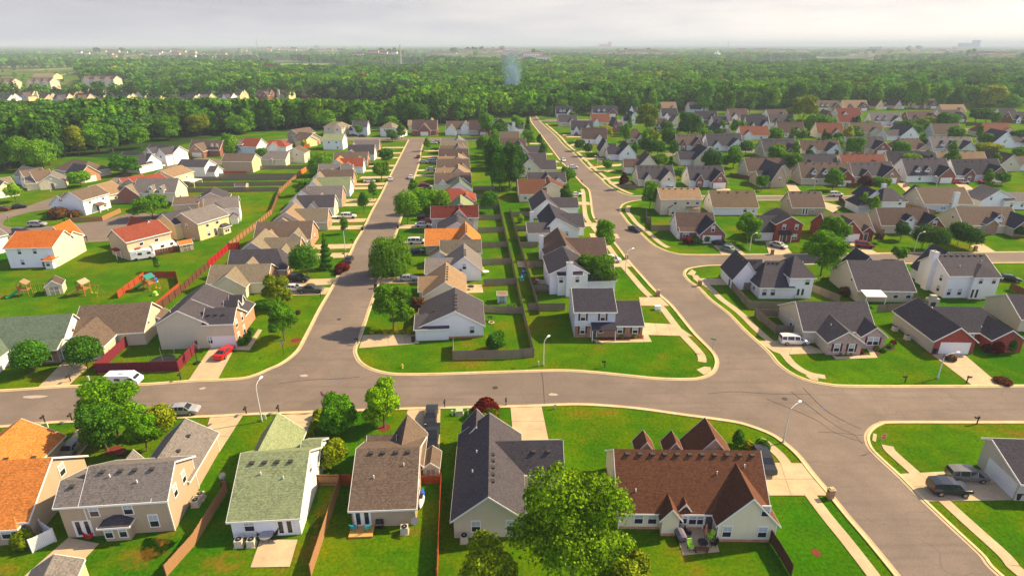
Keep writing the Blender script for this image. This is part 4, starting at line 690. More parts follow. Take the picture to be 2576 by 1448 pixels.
lh('grey-roofed yellow-tan two-storey house next to the wooden rail fence',-86.1,157.7,66,'yellow','grey',[blk(0,0,10.4,9.6,5.0,7.4,'x',r=5.4,fm={'w':'tan'}),blk(-2,6.5,6,14,4.6,7.0,'x',roof='slate'),blk(6.8,-1.3,9.4,1,2.3,2.9,'x',hip=(.5,.5),roof='slate')],[('w',0,'s',3.0,3.3,.9,1.4),('w',0,'s',6.3,3.3,.9,1.4),('w',0,'s',3.0,.7,.9,1.4),('d',0,'s',5.2,.1),('w',2,'s',8.1,.6,1.4,1.4),('w',0,'w',4.4,3.2,.7,1.1)])  # one tan siding: sunlit walls coloured yellow, shaded gable left tan
lh('white house with a grey sloped roof and small brown back annex',-92.0,174.0,21,'white','grey',[blk(0,0,9.4,8.4,4.6,7.0,'x'),blk(6.6,-2.4,8.8,1,2.2,3.0,'y',roof='brown'),blk(1,-1,5.4,3,4.5,6,'y',roof='slate')],[('w',0,'e',4,3,.8,1.2)])
lh('peach gabled house with brown roof beyond the grey-roofed white house',-104,179,18,'peach','brown',[blk(0,0,7,10,4.8,6.0,'x',r=5,roof='taupe'),blk(6.0,1.0,15.4,9,5.2,7.6,'y',roof='slate')],[('w',1,'s',11,4,1.2,1.2)])
lh('white two-storey house with sunlit wall and a picket enclosure on the oval lawn',-135.4,184.4,80,'white','taupe',[blk(0,0,10.2,7.5,5.0,7.4,'x'),blk(1,6,9,13.6,2.9,5.8,'x',roof='slate'),blk(.6,5,5.4,9,4.4,6.2,'y')],[('w',0,'s',2.5,3.3,.8,1.2),('w',0,'s',7.8,3.3,.8,1.2),('w',0,'s',7.8,.9,.8,1.2),('d',0,'s',5,.1),('po',3.4,-2.2,6.6,0,2.3,2.9,'taupe')])
lh('tan-orange roofed cream house behind the white sunlit house',-138,199,78,'cream','tan',[blk(0,0,9,11,2.9,5.9,'x')],[('w',0,'s',4,1,1,1.3)])
lh('large grey-roofed cream-ended house with two small dormers and a brick gable',-134.5,200,2,'cream','grey',[blk(0,0,7.2,9.6,2.9,6.0,'y',roof='khaki',fm={'s':'brick'}),blk(5,1,19,9.6,3.6,7.4,'x'),blk(10.6,.4,12.2,3,4.8,5.8,'y'),blk(14.0,.4,15.6,3,4.8,5.8,'y')],[('w',2,'s',11.4,4.6,.7,.9),('w',3,'s',14.8,4.6,.7,.9),('w',1,'e',4,1,1,1.3)])
lh('red-roofed cream house with a broad shaded tan gable end in the crescent',-129,205,62,'cream','red',[blk(0,0,11,11,4.6,7.0,'x',fm={'w':'tan'}),blk(0,8,8,15,3,6.4,'x')],[('w',0,'s',3,3,.8,1.1)])  # tan gable end carries the shade on the cream siding in its colour
lh('tan-roofed house, yellow on its sunlit walls, with a white covered patio at its side',-126,221,80,'yellow','tan',[blk(0,0,11,9.6,4.8,7.0,'x',fm={'w':'tan'})],[('po',4,-5,9,0,2.4,2.5,'white'),('w',0,'s',7,3,.8,1.2)])  # yellow and tan are sunlit and shaded versions of one siding
lh('slate-roofed white gable-ended house in front of the white parked car',-135.3,241.5,-6,'white','slate',[blk(0,0,11.6,8,4.8,7.0,'x'),blk(9,1,15,7,2.8,4.6,'x')],[('w',0,'e',4,3,.8,1.2)])
lh('plain tan-roofed taupe house with a sunlit yellow end wall and red-brown fence',-123.0,254.2,-3,'tan','taupe',[blk(0,0,13.0,8.4,4.8,7.2,'x',fm={'e':'yellow'})],[])  # east end coloured yellow for the sun on it; the siding is tan
lh('slate house with an orange-brick garage gable on the crescent',-190,245,-28,'greige','taupe',[blk(0,2,18,14,2.9,6.2,'x',hip=(4,3)),blk(15,-1.5,25,6,3.2,6.4,'x',r=2.2,fm={'e':'orangebrick'},roof='slate')],[('g',1,'e',2,4.4)])
lh('long white house with two steep white dormers and a grey end section',-196,228,-30,'paleblue','grey',[blk(0,4,16,12,3.4,6.4,'x'),blk(10,2,15,9,3.4,6.6,'y',fm={'s':'white'},roof='taupe'),blk(15.4,3,20,9,3.4,6.6,'y',fm={'s':'white'},roof='taupe')],[('w',1,'s',12.5,3.0,.9,1.2),('w',2,'s',17.6,3.0,.9,1.2),('w',1,'s',12.5,.9,.9,1.3)])
lh('cream house with khaki hip roof, white garage door and brick corner',-186,205,55,'cream','khaki',[blk(0,0,11,9,2.8,5.8,'x',fm={'w':'redbrick'}),blk(4,-3,10.5,5,2.7,5.6,'y')],[('g',1,'s',7,4.4)])
lh('small cream gable cottage beside the khaki-roofed garage house',-176,220,30,'cream','grey',[blk(0,0,8,9,2.8,5.4,'y'),blk(-4,1,3,8,2.8,4.8,'x')],[('d',0,'s',4,.1)])
lh('grey-roofed white house cut off by the left picture edge, behind parked car',-206,203,10,'white','grey',[blk(0,0,15,10,2.9,6.0,'x')],[])
lh('pale grey-roofed white house at the left picture edge near two parked cars',-135.5,141,65,'white','grey',[blk(0,0,9,11,4.6,6.6,'x')],[])
lh('dark navy gabled yellow-white house with garage, beside the leafy maple',-172,257,-18,'white','slate',[blk(0,3,16,11,3.6,7.0,'x'),blk(9.0,-1,16.5,6,3.6,7.0,'y',fm={'s':'cream'},roof='dark')],[('w',1,'s',12.7,4.2,.9,1.2),('g',1,'s',12.6,4.6)])
lh('white two-storey house with blue-grey roof and two front gables by the meadow',-170.0,275,-20,'white','slate',[blk(0,3,17,11,5.0,7.6,'x'),blk(3,1,7,6,4.8,7.0,'y'),blk(11.5,-1,16.8,6,5.0,7.6,'y')],[('w',1,'s',5,3.5,.9,1.2),('w',2,'s',14,3.5,.9,1.2),('g',2,'s',14,4.2)])
lh('orange-brick gable house with two dormers by the meadow edge',-158,292,-8,'brick','taupe',[blk(0,3,16,11,3.4,7.2,'x'),blk(3,-1,10,6,3.2,6.4,'y',fm={'s':'orangebrick'}),blk(11,4,12.4,8,4.8,6.0,'y',fm={'s':'white'}),blk(13.6,4,15,8,4.8,6.0,'y',fm={'s':'white'})],[('g',1,'s',6.5,4.6),('w',1,'s',6.5,3.2,.9,1.2)])
lh('white-porched house with an orange-red roof plane near the meadow',-140,300.5,-12,'paleblue','grey',[blk(0,0,7,9,4.8,6.6,'x'),blk(6.0,-.4,15,9,4.2,7.4,'x',roof='red')],[('w',0,'s',2,3,.8,1.2),('w',0,'s',5,3,.8,1.2),('po',.5,-2,6,0,2.4,2.8,'grey')])
lh('grey-roofed cream house with a white double-window block beside it',-113.5,269.5,-3,'cream','grey',[blk(0,0,12,10,2.9,5.6,'x',hip=(3,0),r=5),blk(9,7,18,14,4.6,6.8,'y',roof='taupe'),blk(5.6,-.6,6.6,1,2.4,3.4,'y')],[('w',1,'s',11.4,3.4,.8,1.0),('w',1,'s',14.6,3.4,.8,1.0)])
lh('low white house with a bright orange-red hip roof',-126.5,305,0,'white','red',[blk(0,0,12.5,9,2.9,5.4,'x',hip=(3.4,3.4)),blk(4,-.6,9,4,2.8,5.2,'y')],[])
lh('brown-roofed two-part house with a yellow sunlit end by the red fence',-126,335,-30,'tan','taupe',[blk(0,3,9,15,5,7.4,'y'),blk(8,0,19,9,3.6,6.2,'x'),blk(15,-5,22,4,3.2,5.6,'x',fm={'e':'yellow','s':'yellow'})],[('w',0,'s',4,3.2,.9,1.2)])  # yellow on the end wing stands in for sunlight on tan siding
lh('cream hip-roofed two-storey house with a white front gable near the T junction',-113,368,-14,'cream','khaki',[blk(0,0,13,9,5,7.6,'x',hip=(3.4,3.4)),blk(7.4,-2,12.8,4,5.0,7.4,'y')],[('w',1,'s',10,3.4,1.2,1.2),('g',1,'s',10,4.4),('w',0,'s',3,3.3,.9,1.2)])
lh('pale green-roofed white two-storey house with a small arched back porch',-97.6,313,0,'white','green',[blk(0,0,10.2,9.2,5.0,7.4,'x',r=5)],[('w',0,'s',3.2,3.4,.8,1.1),('w',0,'s',7.0,3.4,.8,1.1),('w',0,'s',7.4,.8,.8,1.1),('w',0,'e',4,3.2,.7,1)])
lh('blue-grey two-storey house behind a young tree at the end street',-97.5,365,2,'paleblue','slate',[blk(2.4,0,11,9,5,8.2,'x'),blk(0,1,4,8,3,5,'x')],[('g',0,'s',4.6,3.6),('w',0,'s',8,3.4,.8,1.2)])
lh('white gabled house with a khaki roof at the end street bend',-78,362,-18,'white','khaki',[blk(0,0,8,10,5,7.8,'x',hip=(3,3)),blk(6,0,13,9,3,6,'y')],[('w',0,'s',3,3.4,.9,1.2)])
lh('tan house half hidden by rounded trees above the T junction',-66,390,5,'cream','tan',[blk(0,0,10,9,3.2,5.8,'x'),blk(11.5,0,18,9,3.2,6.8,'y')],[])
lh('brick garage-gable house facing down the long street',-53.4,366,0,'brick','brown',[blk(-7,2,8,12,3.2,8.2,'x'),blk(-2.6,-1,4.6,6,3.2,7.0,'y',fm={'s':'brick'})],[('g',1,'s',1,4.4)])
lh('grey house with a small white garage gable right of the brick one',-38,368,-2,'white','taupe',[blk(-2,3,9,12,3.2,7.4,'x'),blk(-2,-1.6,4.4,6,2.8,6.0,'y'),blk(7,2,12,9,4.4,7.8,'y')],[('g',1,'s',1.2,4)])
lh('brick gable house with white garage, last one right of the T junction',-22,366,-2,'brick','brown',[blk(-4,2,10,11,3.2,8.0,'x',fm={'s':'greige'}),blk(2,-1.6,9,6,3.2,6.8,'y',fm={'s':'brick'})],[('g',1,'s',5.4,4.4)])
# distant estate beyond the first wood
FARH=[]
for k,(px,py,a,wc,rc) in enumerate(((12,262,-12,'white','slate'),(62,254,-10,'yellow','brown'),(112,260,-22,'peach','brown'),(150,262,-14,'yellow','slate'),(178,252,-14,'orangebrick','brown'),(205,262,-20,'peach','brown'),(236,251,-8,'cream','slate'),(282,250,-18,'tan','brown'),(316,260,-28,'yellow','slate'),(345,251,-8,'cream','brown'),(392,250,-12,'yellow','slate'),(446,250,-14,'peach','brown'),(478,262,-22,'cream','slate'),(512,260,-28,'yellow','slate'),(540,250,-14,'peach','brown'),(566,260,-24,'white','slate'),(592,251,-14,'yellow','slate'),(660,251,-12,'brick','brown'),(712,250,-10,'yellow','brown'),(776,251,-10,'redbrick','brown'))):
    X,Y=W(px,py); FARH.append((X-7,Y,a,wc,rc))
ordn='first second third fourth fifth sixth seventh eighth ninth tenth eleventh twelfth thirteenth fourteenth fifteenth sixteenth seventeenth eighteenth nineteenth twentieth'.split()
for i,(x,y,a,wc,rc) in enumerate(FARH):
    wn={'orangebrick':'orange-brick','redbrick':'red-brick','greige':'greige'}.get(wc,wc); fe={'e':wc}
    lh('house with sunlit %s walls between the two woods, %s from the left edge'%(wn,ordn[i]),x,y,a,'beige' if wc in('yellow','peach') else wc,rc,[blk(0,2,15,12,4.6,9.2,'x',fm=fe),blk(8,-2,15.5,8,4.4,8.2,'y' if i%2 else 'x',fm=fe)],[('w',0,'s',4,3,1.2,1.5),('w',1,'s',12,3,1.2,1.5)]+([('ch',3,-.5,4.6,.4,10.5,'cream')] if i%4==2 else []))  # yellow and peach only on east walls: sunlight painted over beige siding
for i,(x,y,a,ln) in enumerate(((-628,750,-6,34),(-590,765,-4,30),(-560,820,-8,46),(-508,835,-10,42),(-640,700,10,22))):
    bl=[blk(0,0,ln,15,9.4,13.5,'x')]+[blk(k*ln/3+ln*.08,-1.5,k*ln/3+ln*.24,5,9.4,13,'y',fm={'s':'cream'}) for k in range(3)]
    f=[('w',0,'s',q,z,1.4,1.6) for z in(1,4.2,7.2) for q in [ln*(.3+.333*k) for k in range(3)]]
    house('three-storey apartment block near the far meadow, %s from the left'%('second','third','fourth','fifth','first')[i],x,y,a,'beige','brown',bl,f,px=False,name='apartment_block')
lh('long low shed-like pavilion with a flat brown roof above the far meadow',-690,1180,-8,'greige','brown',[blk(0,0,110,26,5,8,'x'),blk(20,-16,70,2,5,7,'x')])
lh('orange-roofed building left of the far pavilion',-760,1000,0,'yellow','tan',[blk(0,0,34,20,5,9,'x')]); lh('terracotta-roofed ranch building half buried in the left woods',-330,395,0,'tan','red',[blk(0,0,32,11,3,6.0,'x',hip=(4,4)),blk(14,-3,21,5,3,6.2,'y')])
tag(sheet('meadow',WP([(30,212),(60,186),(230,178),(205,196),(100,206),(90,214)]),.08,M_grass),kind='structure'); sheet('far_road',WP([(155,190),(200,180),(202,178),(150,189)]),.10,M_conc)
lh('pale hall between the far right trees',310,830,-4,'cream','slate',[blk(0,0,44,22,6,14,'x',hip=(8,8)),blk(-16,4,4,18,6,10,'x')])
lh('white-fronted building beside the pale hall',250,880,0,'white','slate',[blk(0,0,24,12,5,10,'x')])
lh('lone purple-brown hall with a white dormer in the left woods',-445,1130,0,'brick','maroon',[blk(0,0,30,22,8,20,'x'),blk(12,-3,20,8,8,16,'y',fm={'s':'white'})])
# far town: small individual buildings, pale against the trees
random.seed(5)
mh={}
def farbox(w,d,h,wc,rc,k):
    key=(w,d,h,wc,rc)
    if key not in mh:
        b=MB(); b.box(0,0,0,w,d,h,0); b.face([(-.5,-.5,h),(w+.5,-.5,h),(w+.5,d/2,h+k),(-.5,d/2,h+k)],1); b.face([(w+.5,d+.5,h),(-.5,d+.5,h),(-.5,d/2,h+k),(w+.5,d/2,h+k)],1); b.face([(0,0,h),(0,d,h),(0,d/2,h+k-.3)]); b.face([(w,0,h),(w,d,h),(w,d/2,h+k-.3)])
        for j in range(int(w/6)): b.box(j*6+2,-.12,h*.35,j*6+4,.05,h*.7,2)
        mh[key]=b.build('far_building',[plain('far_wall_'+wc,WALL[wc],var=.05),plain('far_roof_'+rc,ROOF[rc],.9),M_glass]); return mh[key]
    o=bpy.data.objects.new('far_building',mh[key].data); C.objects.link(o); return o
ROWS=[(1740,2120,141,0,30,'pale roofs on the right plain behind the three steeples','taupe'),(2120,2540,134,0,34,'faint roofs under the right horizon','brown'),(300,560,150,0,26,'pale roofs on the plain above the apartment blocks','taupe'),(840,1030,154,0,16,'small roofs beyond the wood in the left centre','brown'),(1040,1360,147,1550,60,'pinkish-roofed town houses in the long row beyond the wood','taupe'),(1480,1720,150,1500,44,'pale town houses in the row right of the smoke','taupe'),(1180,1330,136,2200,26,'small distant houses above the long row','red'),(560,780,138,2100,34,'pale distant buildings scattered on the left plain','tan'),(640,960,128,3600,34,'faint roofs near the left horizon','tan'),(170,300,148,1700,16,'pale distant houses at far left','taupe'),(2150,2500,146,1800,26,'white distant buildings on the right plain','grey'),(1560,1700,124,4000,18,'faint roofs under the centre horizon','tan'),(2480,2576,162,1150,16,'brown roofs at the right edge among far trees','brown'),(1290,1370,168,1180,9,'grey roofs behind the smoke','grey'),(780,860,142,1900,6,'pale barns left of the cell mast','grey')]
MND=[]
def zmound(X,Y):
    z=0
    for cx,cy,rx,ry,h in MND:
        u=((X-cx)/rx)**2+((Y-cy)/ry)**2
        if u<1: z=max(z,h*(1-u))
    return z
def mound(x0,x1,py,h):
    A=W(x0,py); B_=W(x1,py); cx=(A[0]+B_[0])/2; cy=A[1]+60; rx=(B_[0]-A[0])/2*1.12; ry=max(90,cy*.09); b=MB(); n=28; rings=[(1,0),(.8,.36),(.55,.70),(.25,.94),(0,1)]
    for (q0,h0),(q1,h1) in zip(rings,rings[1:]):
        for k in range(n):
            a0,a1=2*math.pi*k/n,2*math.pi*(k+1)/n; p=lambda q,a,hh:(cx+rx*q*math.cos(a),cy+ry*q*math.sin(a),hh*h)
            f=[p(q0,a0,h0),p(q0,a1,h0),p(q1,a1,h1),p(q1,a0,h1)]; b.face(f if q1>0 else f[:3])
    tag(b.build('terrain_rise',M_wood),kind='structure'); MND.append((cx,cy,rx,ry,h)); return cx,cy,rx,ry
for x0,x1,py,_,n,lab,rc in ROWS:
    mcx,mcy,mrx,mry=mound(x0,x1,py,26)
    for k in range(n):
        px=x0+(x1-x0)*(k+random.uniform(.2,.8))/n; X,Y=W(px,py); Y=mcy+mry*random.uniform(-.7,.35); s=min(1.25,max(1,Y/1900))
        o=farbox(random.choice((22,30,38))*round(s),12*round(s),random.choice((5,6,8)),random.choice(('white','cream','peach')),rc,4*s); uu=min(1,((X-mcx)/mrx)**2+((Y-mcy)/mry)**2); o.location=(X,Y,max(0,zmound(X,Y)-1)); o.rotation_euler=(0,0,random.uniform(-.3,.3)); tag(o,'one of the '+lab,'building',lab)
def named_far(name,label,cat,fn,px,py):
    X,Y=W(px,py); b=MB(); m=fn(b,Y); return tag(b.build(name,m,None,(X,Y,0)),label,cat)
named_far('tower_block','tall pinkish tower block on the horizon','tower block',lambda b,Y:(b.box(-60,0,0,35,40,62),b.box(35,-5,0,62,40,86),b.box(-95,0,0,-60,40,45),plain('far_pink_wall',(.7,.42,.34)))[3],1522,128)
named_far('office_block','grey stepped office block near the right horizon','office block',lambda b,Y:(b.box(-60,0,0,60,40,70),b.box(-110,0,0,-60,40,40),b.box(60,0,0,110,40,95),plain('far_grey_wall',(.4,.42,.5)))[3],2430,130)
def mast(b,Y,h,r):
    for s in(-1,1): b.tube([(s*r,0,0),(s*r*.3,0,h)],r*.22,4)
    b.tube([(0,r,0),(0,r*.3,h)],r*.22,4)
    for k in range(14): z=h*k/14; q=r*(1-.7*k/14); b.tube([(-q,0,z),(q,0,z+h/14)],r*.12,4); b.tube([(q,0,z),(-q,0,z+h/14)],r*.12,4)
    return plain('far_mast_metal',(.5,.5,.5))
named_far('radio_mast','pale lattice mast standing out of the wood in the centre left','mast',lambda b,Y:mast(b,Y,52,2.2),1010,176); named_far('radio_mast','dark slim mast crossing the right horizon','mast',lambda b,Y:mast(b,Y,92,3.5),1830,134); named_far('radio_mast','faint slim mast on the left horizon','mast',lambda b,Y:mast(b,Y,100,4),650,136)
for k,(px,h) in enumerate(((1797,30),(1803,34),(1808,27),(383,22))):
    def steep(b,Y,h=h): b.box(-5,-5,0,5,5,h*.55); b.tube([(0,0,h*.55),(0,0,h)],[6,.3],4); return plain('steeple_white',(.85,.85,.85))
    named_far('church_steeple',('first','middle','last')[k]+' white steeple of the trio at the far right clearing' if k<3 else 'single white steeple among the far left trees','steeple',steep,px,152 if k<3 else 155)

# ---------------------------------------------------------------- trees
import numpy as np
def mesh_np(name,V,F4,mats,mi=None,smooth=False):
    me=bpy.data.meshes.new(name); nv=len(V); nf=len(F4); me.vertices.add(nv); me.vertices.foreach_set('co',V.astype(np.float32).ravel())
    me.loops.add(nf*4); me.loops.foreach_set('vertex_index',F4.astype(np.int32).ravel()); me.polygons.add(nf)
    me.polygons.foreach_set('loop_start',np.arange(0,nf*4,4,dtype=np.int32)); me.polygons.foreach_set('loop_total',np.full(nf,4,dtype=np.int32))
    for m in mats: me.materials.append(m)
    if mi is not None: me.polygons.foreach_set('material_index',mi.astype(np.int32))
    me.update(calc_edges=True); return me
def leaf_quads(rng,P,Nrm,size,jit=.55,asp=.75):
    n=len(P); d=Nrm+rng.normal(0,jit,(n,3)); d/=np.linalg.norm(d,axis=1,keepdims=True)+1e-9
    a=np.cross(d,rng.normal(0,1,(n,3))); a/=np.linalg.norm(a,axis=1,keepdims=True)+1e-9; b=np.cross(d,a)
    s=(size*rng.uniform(.6,1.35,(n,1))); a=a*s; b=b*s*asp
    V=np.stack([P-a-b*.4,P+a*.25-b,P+a+b*.4,P-a*.25+b],1).reshape(-1,3); F=np.arange(n*4).reshape(-1,4); return V,F
def crown_pts(rng,kind,n):
    """points and outward normals of a crown in the unit frame: radius 1, z 0..1 (base of crown to top)"""
    if kind=='cone':
        t=rng.beta(1.1,1.6,n); ang=rng.uniform(0,2*np.pi,n); tier=.80+.20*np.cos(t*44+ang*1.0); r=(1-t)**.85*tier*rng.uniform(.72,1.02,n)
        P=np.stack([r*np.cos(ang),r*np.sin(ang),t],1); Nn=np.stack([np.cos(ang),np.sin(ang),np.full(n,.5)],1); return P,Nn
    if kind=='pear':
        lob=[(0,0,.5,1,.5)]+[(.42*math.cos(a),.42*math.sin(a),rng.uniform(.3,.72),.62,.26) for a in rng.uniform(0,6.28,9)]
    elif kind=='round':
        lob=[(0,0,.5,.74,.44)]+[(.52*math.cos(a),.52*math.sin(a),rng.uniform(.22,.82),rng.uniform(.34,.5),rng.uniform(.16,.24)) for a in np.linspace(0,11.5,15)]
    elif kind=='maple':
        lob=[(0,0,.48,.66,.42),(0,0,.82,.42,.19)]+[(rng.uniform(.35,.66)*math.cos(a),rng.uniform(.35,.66)*math.sin(a),rng.uniform(.14,.84),rng.uniform(.24,.42),rng.uniform(.11,.2)) for a in np.linspace(0,17.5,20)]
    elif kind=='grand':
        lob=[(0,0,.42,.62,.32),(-.28,0,.72,.42,.2),(.42,.05,.66,.38,.2),(.62,-.15,.26,.36,.18),(-.55,.1,.34,.38,.2),(.05,-.45,.52,.36,.17)]
        for cx,cy,cz,cr,ch in list(lob):
            for _ in range(9):
                a=rng.uniform(0,6.28); u=rng.uniform(-.35,1); w_=math.sqrt(1-u*u); lob.append((cx+cr*.85*w_*math.cos(a),cy+cr*.85*w_*math.sin(a),cz+ch*.85*u,rng.uniform(.13,.22),rng.uniform(.06,.10)))
    elif kind=='open':
        lob=[(rng.uniform(.05,.68)*math.cos(a),rng.uniform(.05,.68)*math.sin(a),rng.uniform(.12,.9),rng.uniform(.2,.36),rng.uniform(.09,.16)) for a in np.linspace(0,26,27)]
    elif kind=='slim':
        lob=[(0,0,.45,.6,.4),(0,0,.78,.4,.22)]+[(.4*math.cos(a),.4*math.sin(a),rng.uniform(.15,.7),.45,.16) for a in np.linspace(0,12,9)]
    elif kind=='wood':
        lob=[(0,0,.62,.78,.34)]+[(rng.uniform(.4,.7)*math.cos(a),rng.uniform(.4,.7)*math.sin(a),rng.uniform(.35,.9),rng.uniform(.28,.44),rng.uniform(.10,.17)) for a in np.linspace(0,14,16)]+[(0,0,.25,.8,.25)]
    elif kind=='low': lob=[(0,0,.4,.9,.55)]+[(.6*math.cos(a),.6*math.sin(a),.4,.45,.4) for a in np.linspace(0,6,6)]
    lob=np.array(lob); wgt=lob[:,3]**1.6; wgt/=wgt.sum(); k=rng.choice(len(lob),n,p=wgt); d=rng.normal(0,1,(n,3)); d/=np.linalg.norm(d,axis=1,keepdims=True)
    d[:,2]=np.where(d[:,2]<-.45,-d[:,2],d[:,2])
    q=np.where(rng.random((n,1))<.25,rng.uniform(.98,1.22,(n,1)),rng.uniform(.62,1.02,(n,1))); R3=lob[k][:,[3,3,4]]; P=lob[k][:,:3]+d*R3*q; return P,d
TM={}
def tree_mesh(kind,h,r,trunk,leaf,n,seed,shape=None):
    """crown + trunk meshes of a tree h metres tall with crown radius r"""
    rng=np.random.default_rng(seed); cz=h*trunk
    if kind=='willow':
        P,Nn=crown_pts(rng,'round',n//3); P=P*[r*.8,r*.8,(h-cz)*.9]+[0,0,cz+h*.08]; V,F=leaf_quads(rng,P,Nn,leaf)
        ns=340; Vs=[V]; cnt=len(V); Fs=[F]
        for s in range(ns):
            a=rng.uniform(0,6.28); rr=r*rng.uniform(.2,1.0)**.5*.95; z0=h*rng.uniform(.55,.98)*(1-.25*(rr/r)**2); z1=h*rng.uniform(.06,.35); m=n//(2*ns)+1
            t=np.linspace(0,1,m)[:,None]; Q=np.concatenate([np.cos(a)*rr*(1+.1*t),np.sin(a)*rr*(1+.1*t),z0+(z1-z0)*t],1)+rng.normal(0,.1,(m,3)); Nv=np.tile([np.cos(a),np.sin(a),.25],(m,1))
            v,f=leaf_quads(rng,Q,Nv,leaf*1.15,.4,.6); Vs.append(v); Fs.append(f+cnt); cnt+=len(v)
        V=np.concatenate(Vs); F=np.concatenate(Fs)
    else:
        P,Nn=crown_pts(rng,kind,n); P=P*[r,r,h-cz]+[0,0,cz]; V,F=leaf_quads(rng,P,Nn,leaf)
    cm=mesh_np('crown',V,F,[M_leaf])
    b=MB(); lean=rng.uniform(-.03,.03,2)*h; tr=max(.05,h*.018)
    b.tube([(0,0,-.05),(0,0,.1),(lean[0]*.5,lean[1]*.5,cz),(lean[0],lean[1],h*.8)],[tr*1.6,tr,tr*.8,tr*.2],7)
    if kind!='cone':
        for k in range(6 if n>2000 else 3):
            a=k*2.4+rng.uniform(-.3,.3); z=cz*.8+(h-cz)*.09*k; b.tube([(0,0,z),(math.cos(a)*r*.35,math.sin(a)*r*.35,z+(h-cz)*.22),(math.cos(a)*r*.7,math.sin(a)*r*.7,z+(h-cz)*.36)],[tr*.5,tr*.32,tr*.1],5)
    o=b.build('trunk',M_bark); tm=o.data; bpy.data.objects.remove(o); return cm,tm
LEAFC={'ochre':(.20,.27,.005),'leafgreen':(.150,.285,.004),'bright':(.125,.31,.004),'mid':(.098,.255,.006),'dark':(.045,.135,.012),'olive':(.20,.275,.005),'yellow':(.36,.40,.010),'lime':(.20,.40,.004),'deep':(.062,.195,.008),'red':(.16,.018,.010),'purple':(.085,.020,.022),'brown':(.14,.075,.03),'rust':(.17,.055,.018)}
def col(c,rng=random,v=.12): 
    k=1+rng.uniform(-v,v); return (*[min(1,x*k*(1+rng.uniform(-v,v)*.5)) for x in LEAFC[c]],1)
SMALLC={}
def tree(label,px,pyb,pyt,wpx,kind='round',c='mid',trunk=None,group=None,name=None,cat=None):
    X,Y=W(px,pyb); h=max(.7,Htop(px,pyb,pyt)); r=max(.4,wpx*mpp(px,pyb)/2); mp_=mpp(px,pyb)*2.5
    if trunk is None: trunk={'cone':.06,'low':0,'pear':.16,'willow':.1,'open':.2}.get(kind,.18)
    size=r/mp_       # crown radius in final pixels
    n=int(min(24000,max(320,95*size*size))); leaf=max(.14,min(.55,mp_*.66)); 
    name=name or {'cone':'conifer_tree','willow':'willow_tree','low':'shrub'}.get(kind,'shade_tree')
    if kind in('maple','open') and size>=13: kind='grand'
    if size<9:
        k=(kind,round(h/r*2),int(math.log2(n/200+1)),hash(label)%3)
        if k not in SMALLC: SMALLC[k]=tree_mesh(kind,1.0*h/r,1.0,trunk,leaf/r,n,len(SMALLC)+3),leaf
        cm,tm=SMALLC[k][0]; s=r
    else: (cm,tm),s=tree_mesh(kind,h,r,trunk,leaf,n,int(px*7+pyb)),1.0
    t=empty(name,(X,Y,0),random.uniform(0,6.28)); tag(t,label,cat or ('shrub' if kind=='low' else 'tree'),group)
    for nm,me in (('crown' if kind!='low' else 'foliage',cm),('trunk',tm)):
        if nm=='trunk' and kind=='low': continue
        o=bpy.data.objects.new(nm,me); C.objects.link(o); o.parent=t; o.scale=(s,s,s); o.color=col(c) if nm!='trunk' else (1,1,1,1)
    return t
T=tree
T('huge yellow-green shade tree between the beige dark-ridged house and the cream house',1436,1482,1174,316,'grand','leafgreen',.06)
T('low olive tree at the bottom edge, left of the huge shade tree',1225,1525,1362,185,'grand','olive',.12)
T('yellowish-green spreading tree at the bottom edge, right of the huge shade tree',1575,1575,1395,150,'grand','olive',.12)
T('tall bright-green tree, upper and largest one of the clump beside the silver sedan',298,1095,950,156,'grand','bright')
T('dark-green tree in the lower left clump, nearest the gold sedan',270,1132,1020,104,'round','deep'); T('light-green tree above the dark-red flower pot in the left clump',370,1133,1040,78,'open','bright')
T('round olive-green tree beside the silver sedan parked on the cross street',411,1086,1025,62,'pear','olive',.08)
T('dark-green bushy tree by the flag pole',856,1087,1000,92,'round','mid',.1); T('bright-green oval tree in a red mulch ring beside the street',967,1074,951,98,'maple','lime',.1)
T('red Japanese maple on the kerb near the green utility box',1226,1042,1010,84,'open','red',name='maple_shrub',cat='shrub'); T('small sparse green tree below the red maple',1235,1068,1030,58,'open','olive')
T('flowering yellow-white tree behind the small brown fence gate',845,1180,1106,72,'open','ochre',.12)
T('round dense tree at the left of two on the front lawn, lower left',89,935,863,72,'pear','deep',.1); T('round dense tree beside the left driveway, touching the maroon fence',222,928,852,72,'pear','deep',.1)
T('leafy tree cut by the left picture edge',8,908,876,52,'round','mid')
T('airy tree on the corner lawn with a mulch ring, by the street-name sign',716,855,762,86,'open','mid',.18); T('yellow-green airy tree in front of the black parked vehicle',703,778,688,74,'open','olive',.15)
T('broad airy tree on the corner lot beside the hedge-lined driveway',990,828,714,112,'open','mid',.16); T('small round pine by the corner garden fence',1247,879,836,50,'round','deep',.05)
T('reddish shrub against the white gabled house',1053,795,748,36,'round','brown',.1)
T('large weeping willow on the east kerb of the long street',985,692,594,108,'willow','mid'); T('egg-shaped bright tree leaning over the long street',1026,563,481,56,'pear','bright',.12)
T('round dark-green tree on the west lawn near the parked dark vehicles',773,702,618,68,'pear','deep',.2); T('tall narrow evergreen next to the round west-lawn tree',824,676,586,42,'cone','deep')
T('wide round bright tree, left of the pair behind the egg-shaped one',1070,535,474,62,'round','bright',.12); T('wide round bright tree, right of the pair behind the egg-shaped one',1103,533,478,60,'round','bright',.12)
T('slim tree just above the egg-shaped street tree',1040,492,450,30,'slim','mid'); T('slim dark tree on the west lawn opposite the egg-shaped tree',916,536,484,34,'slim','deep'); T('thin young tree beside the white trailer on the west side',868,588,545,24,'slim','mid')
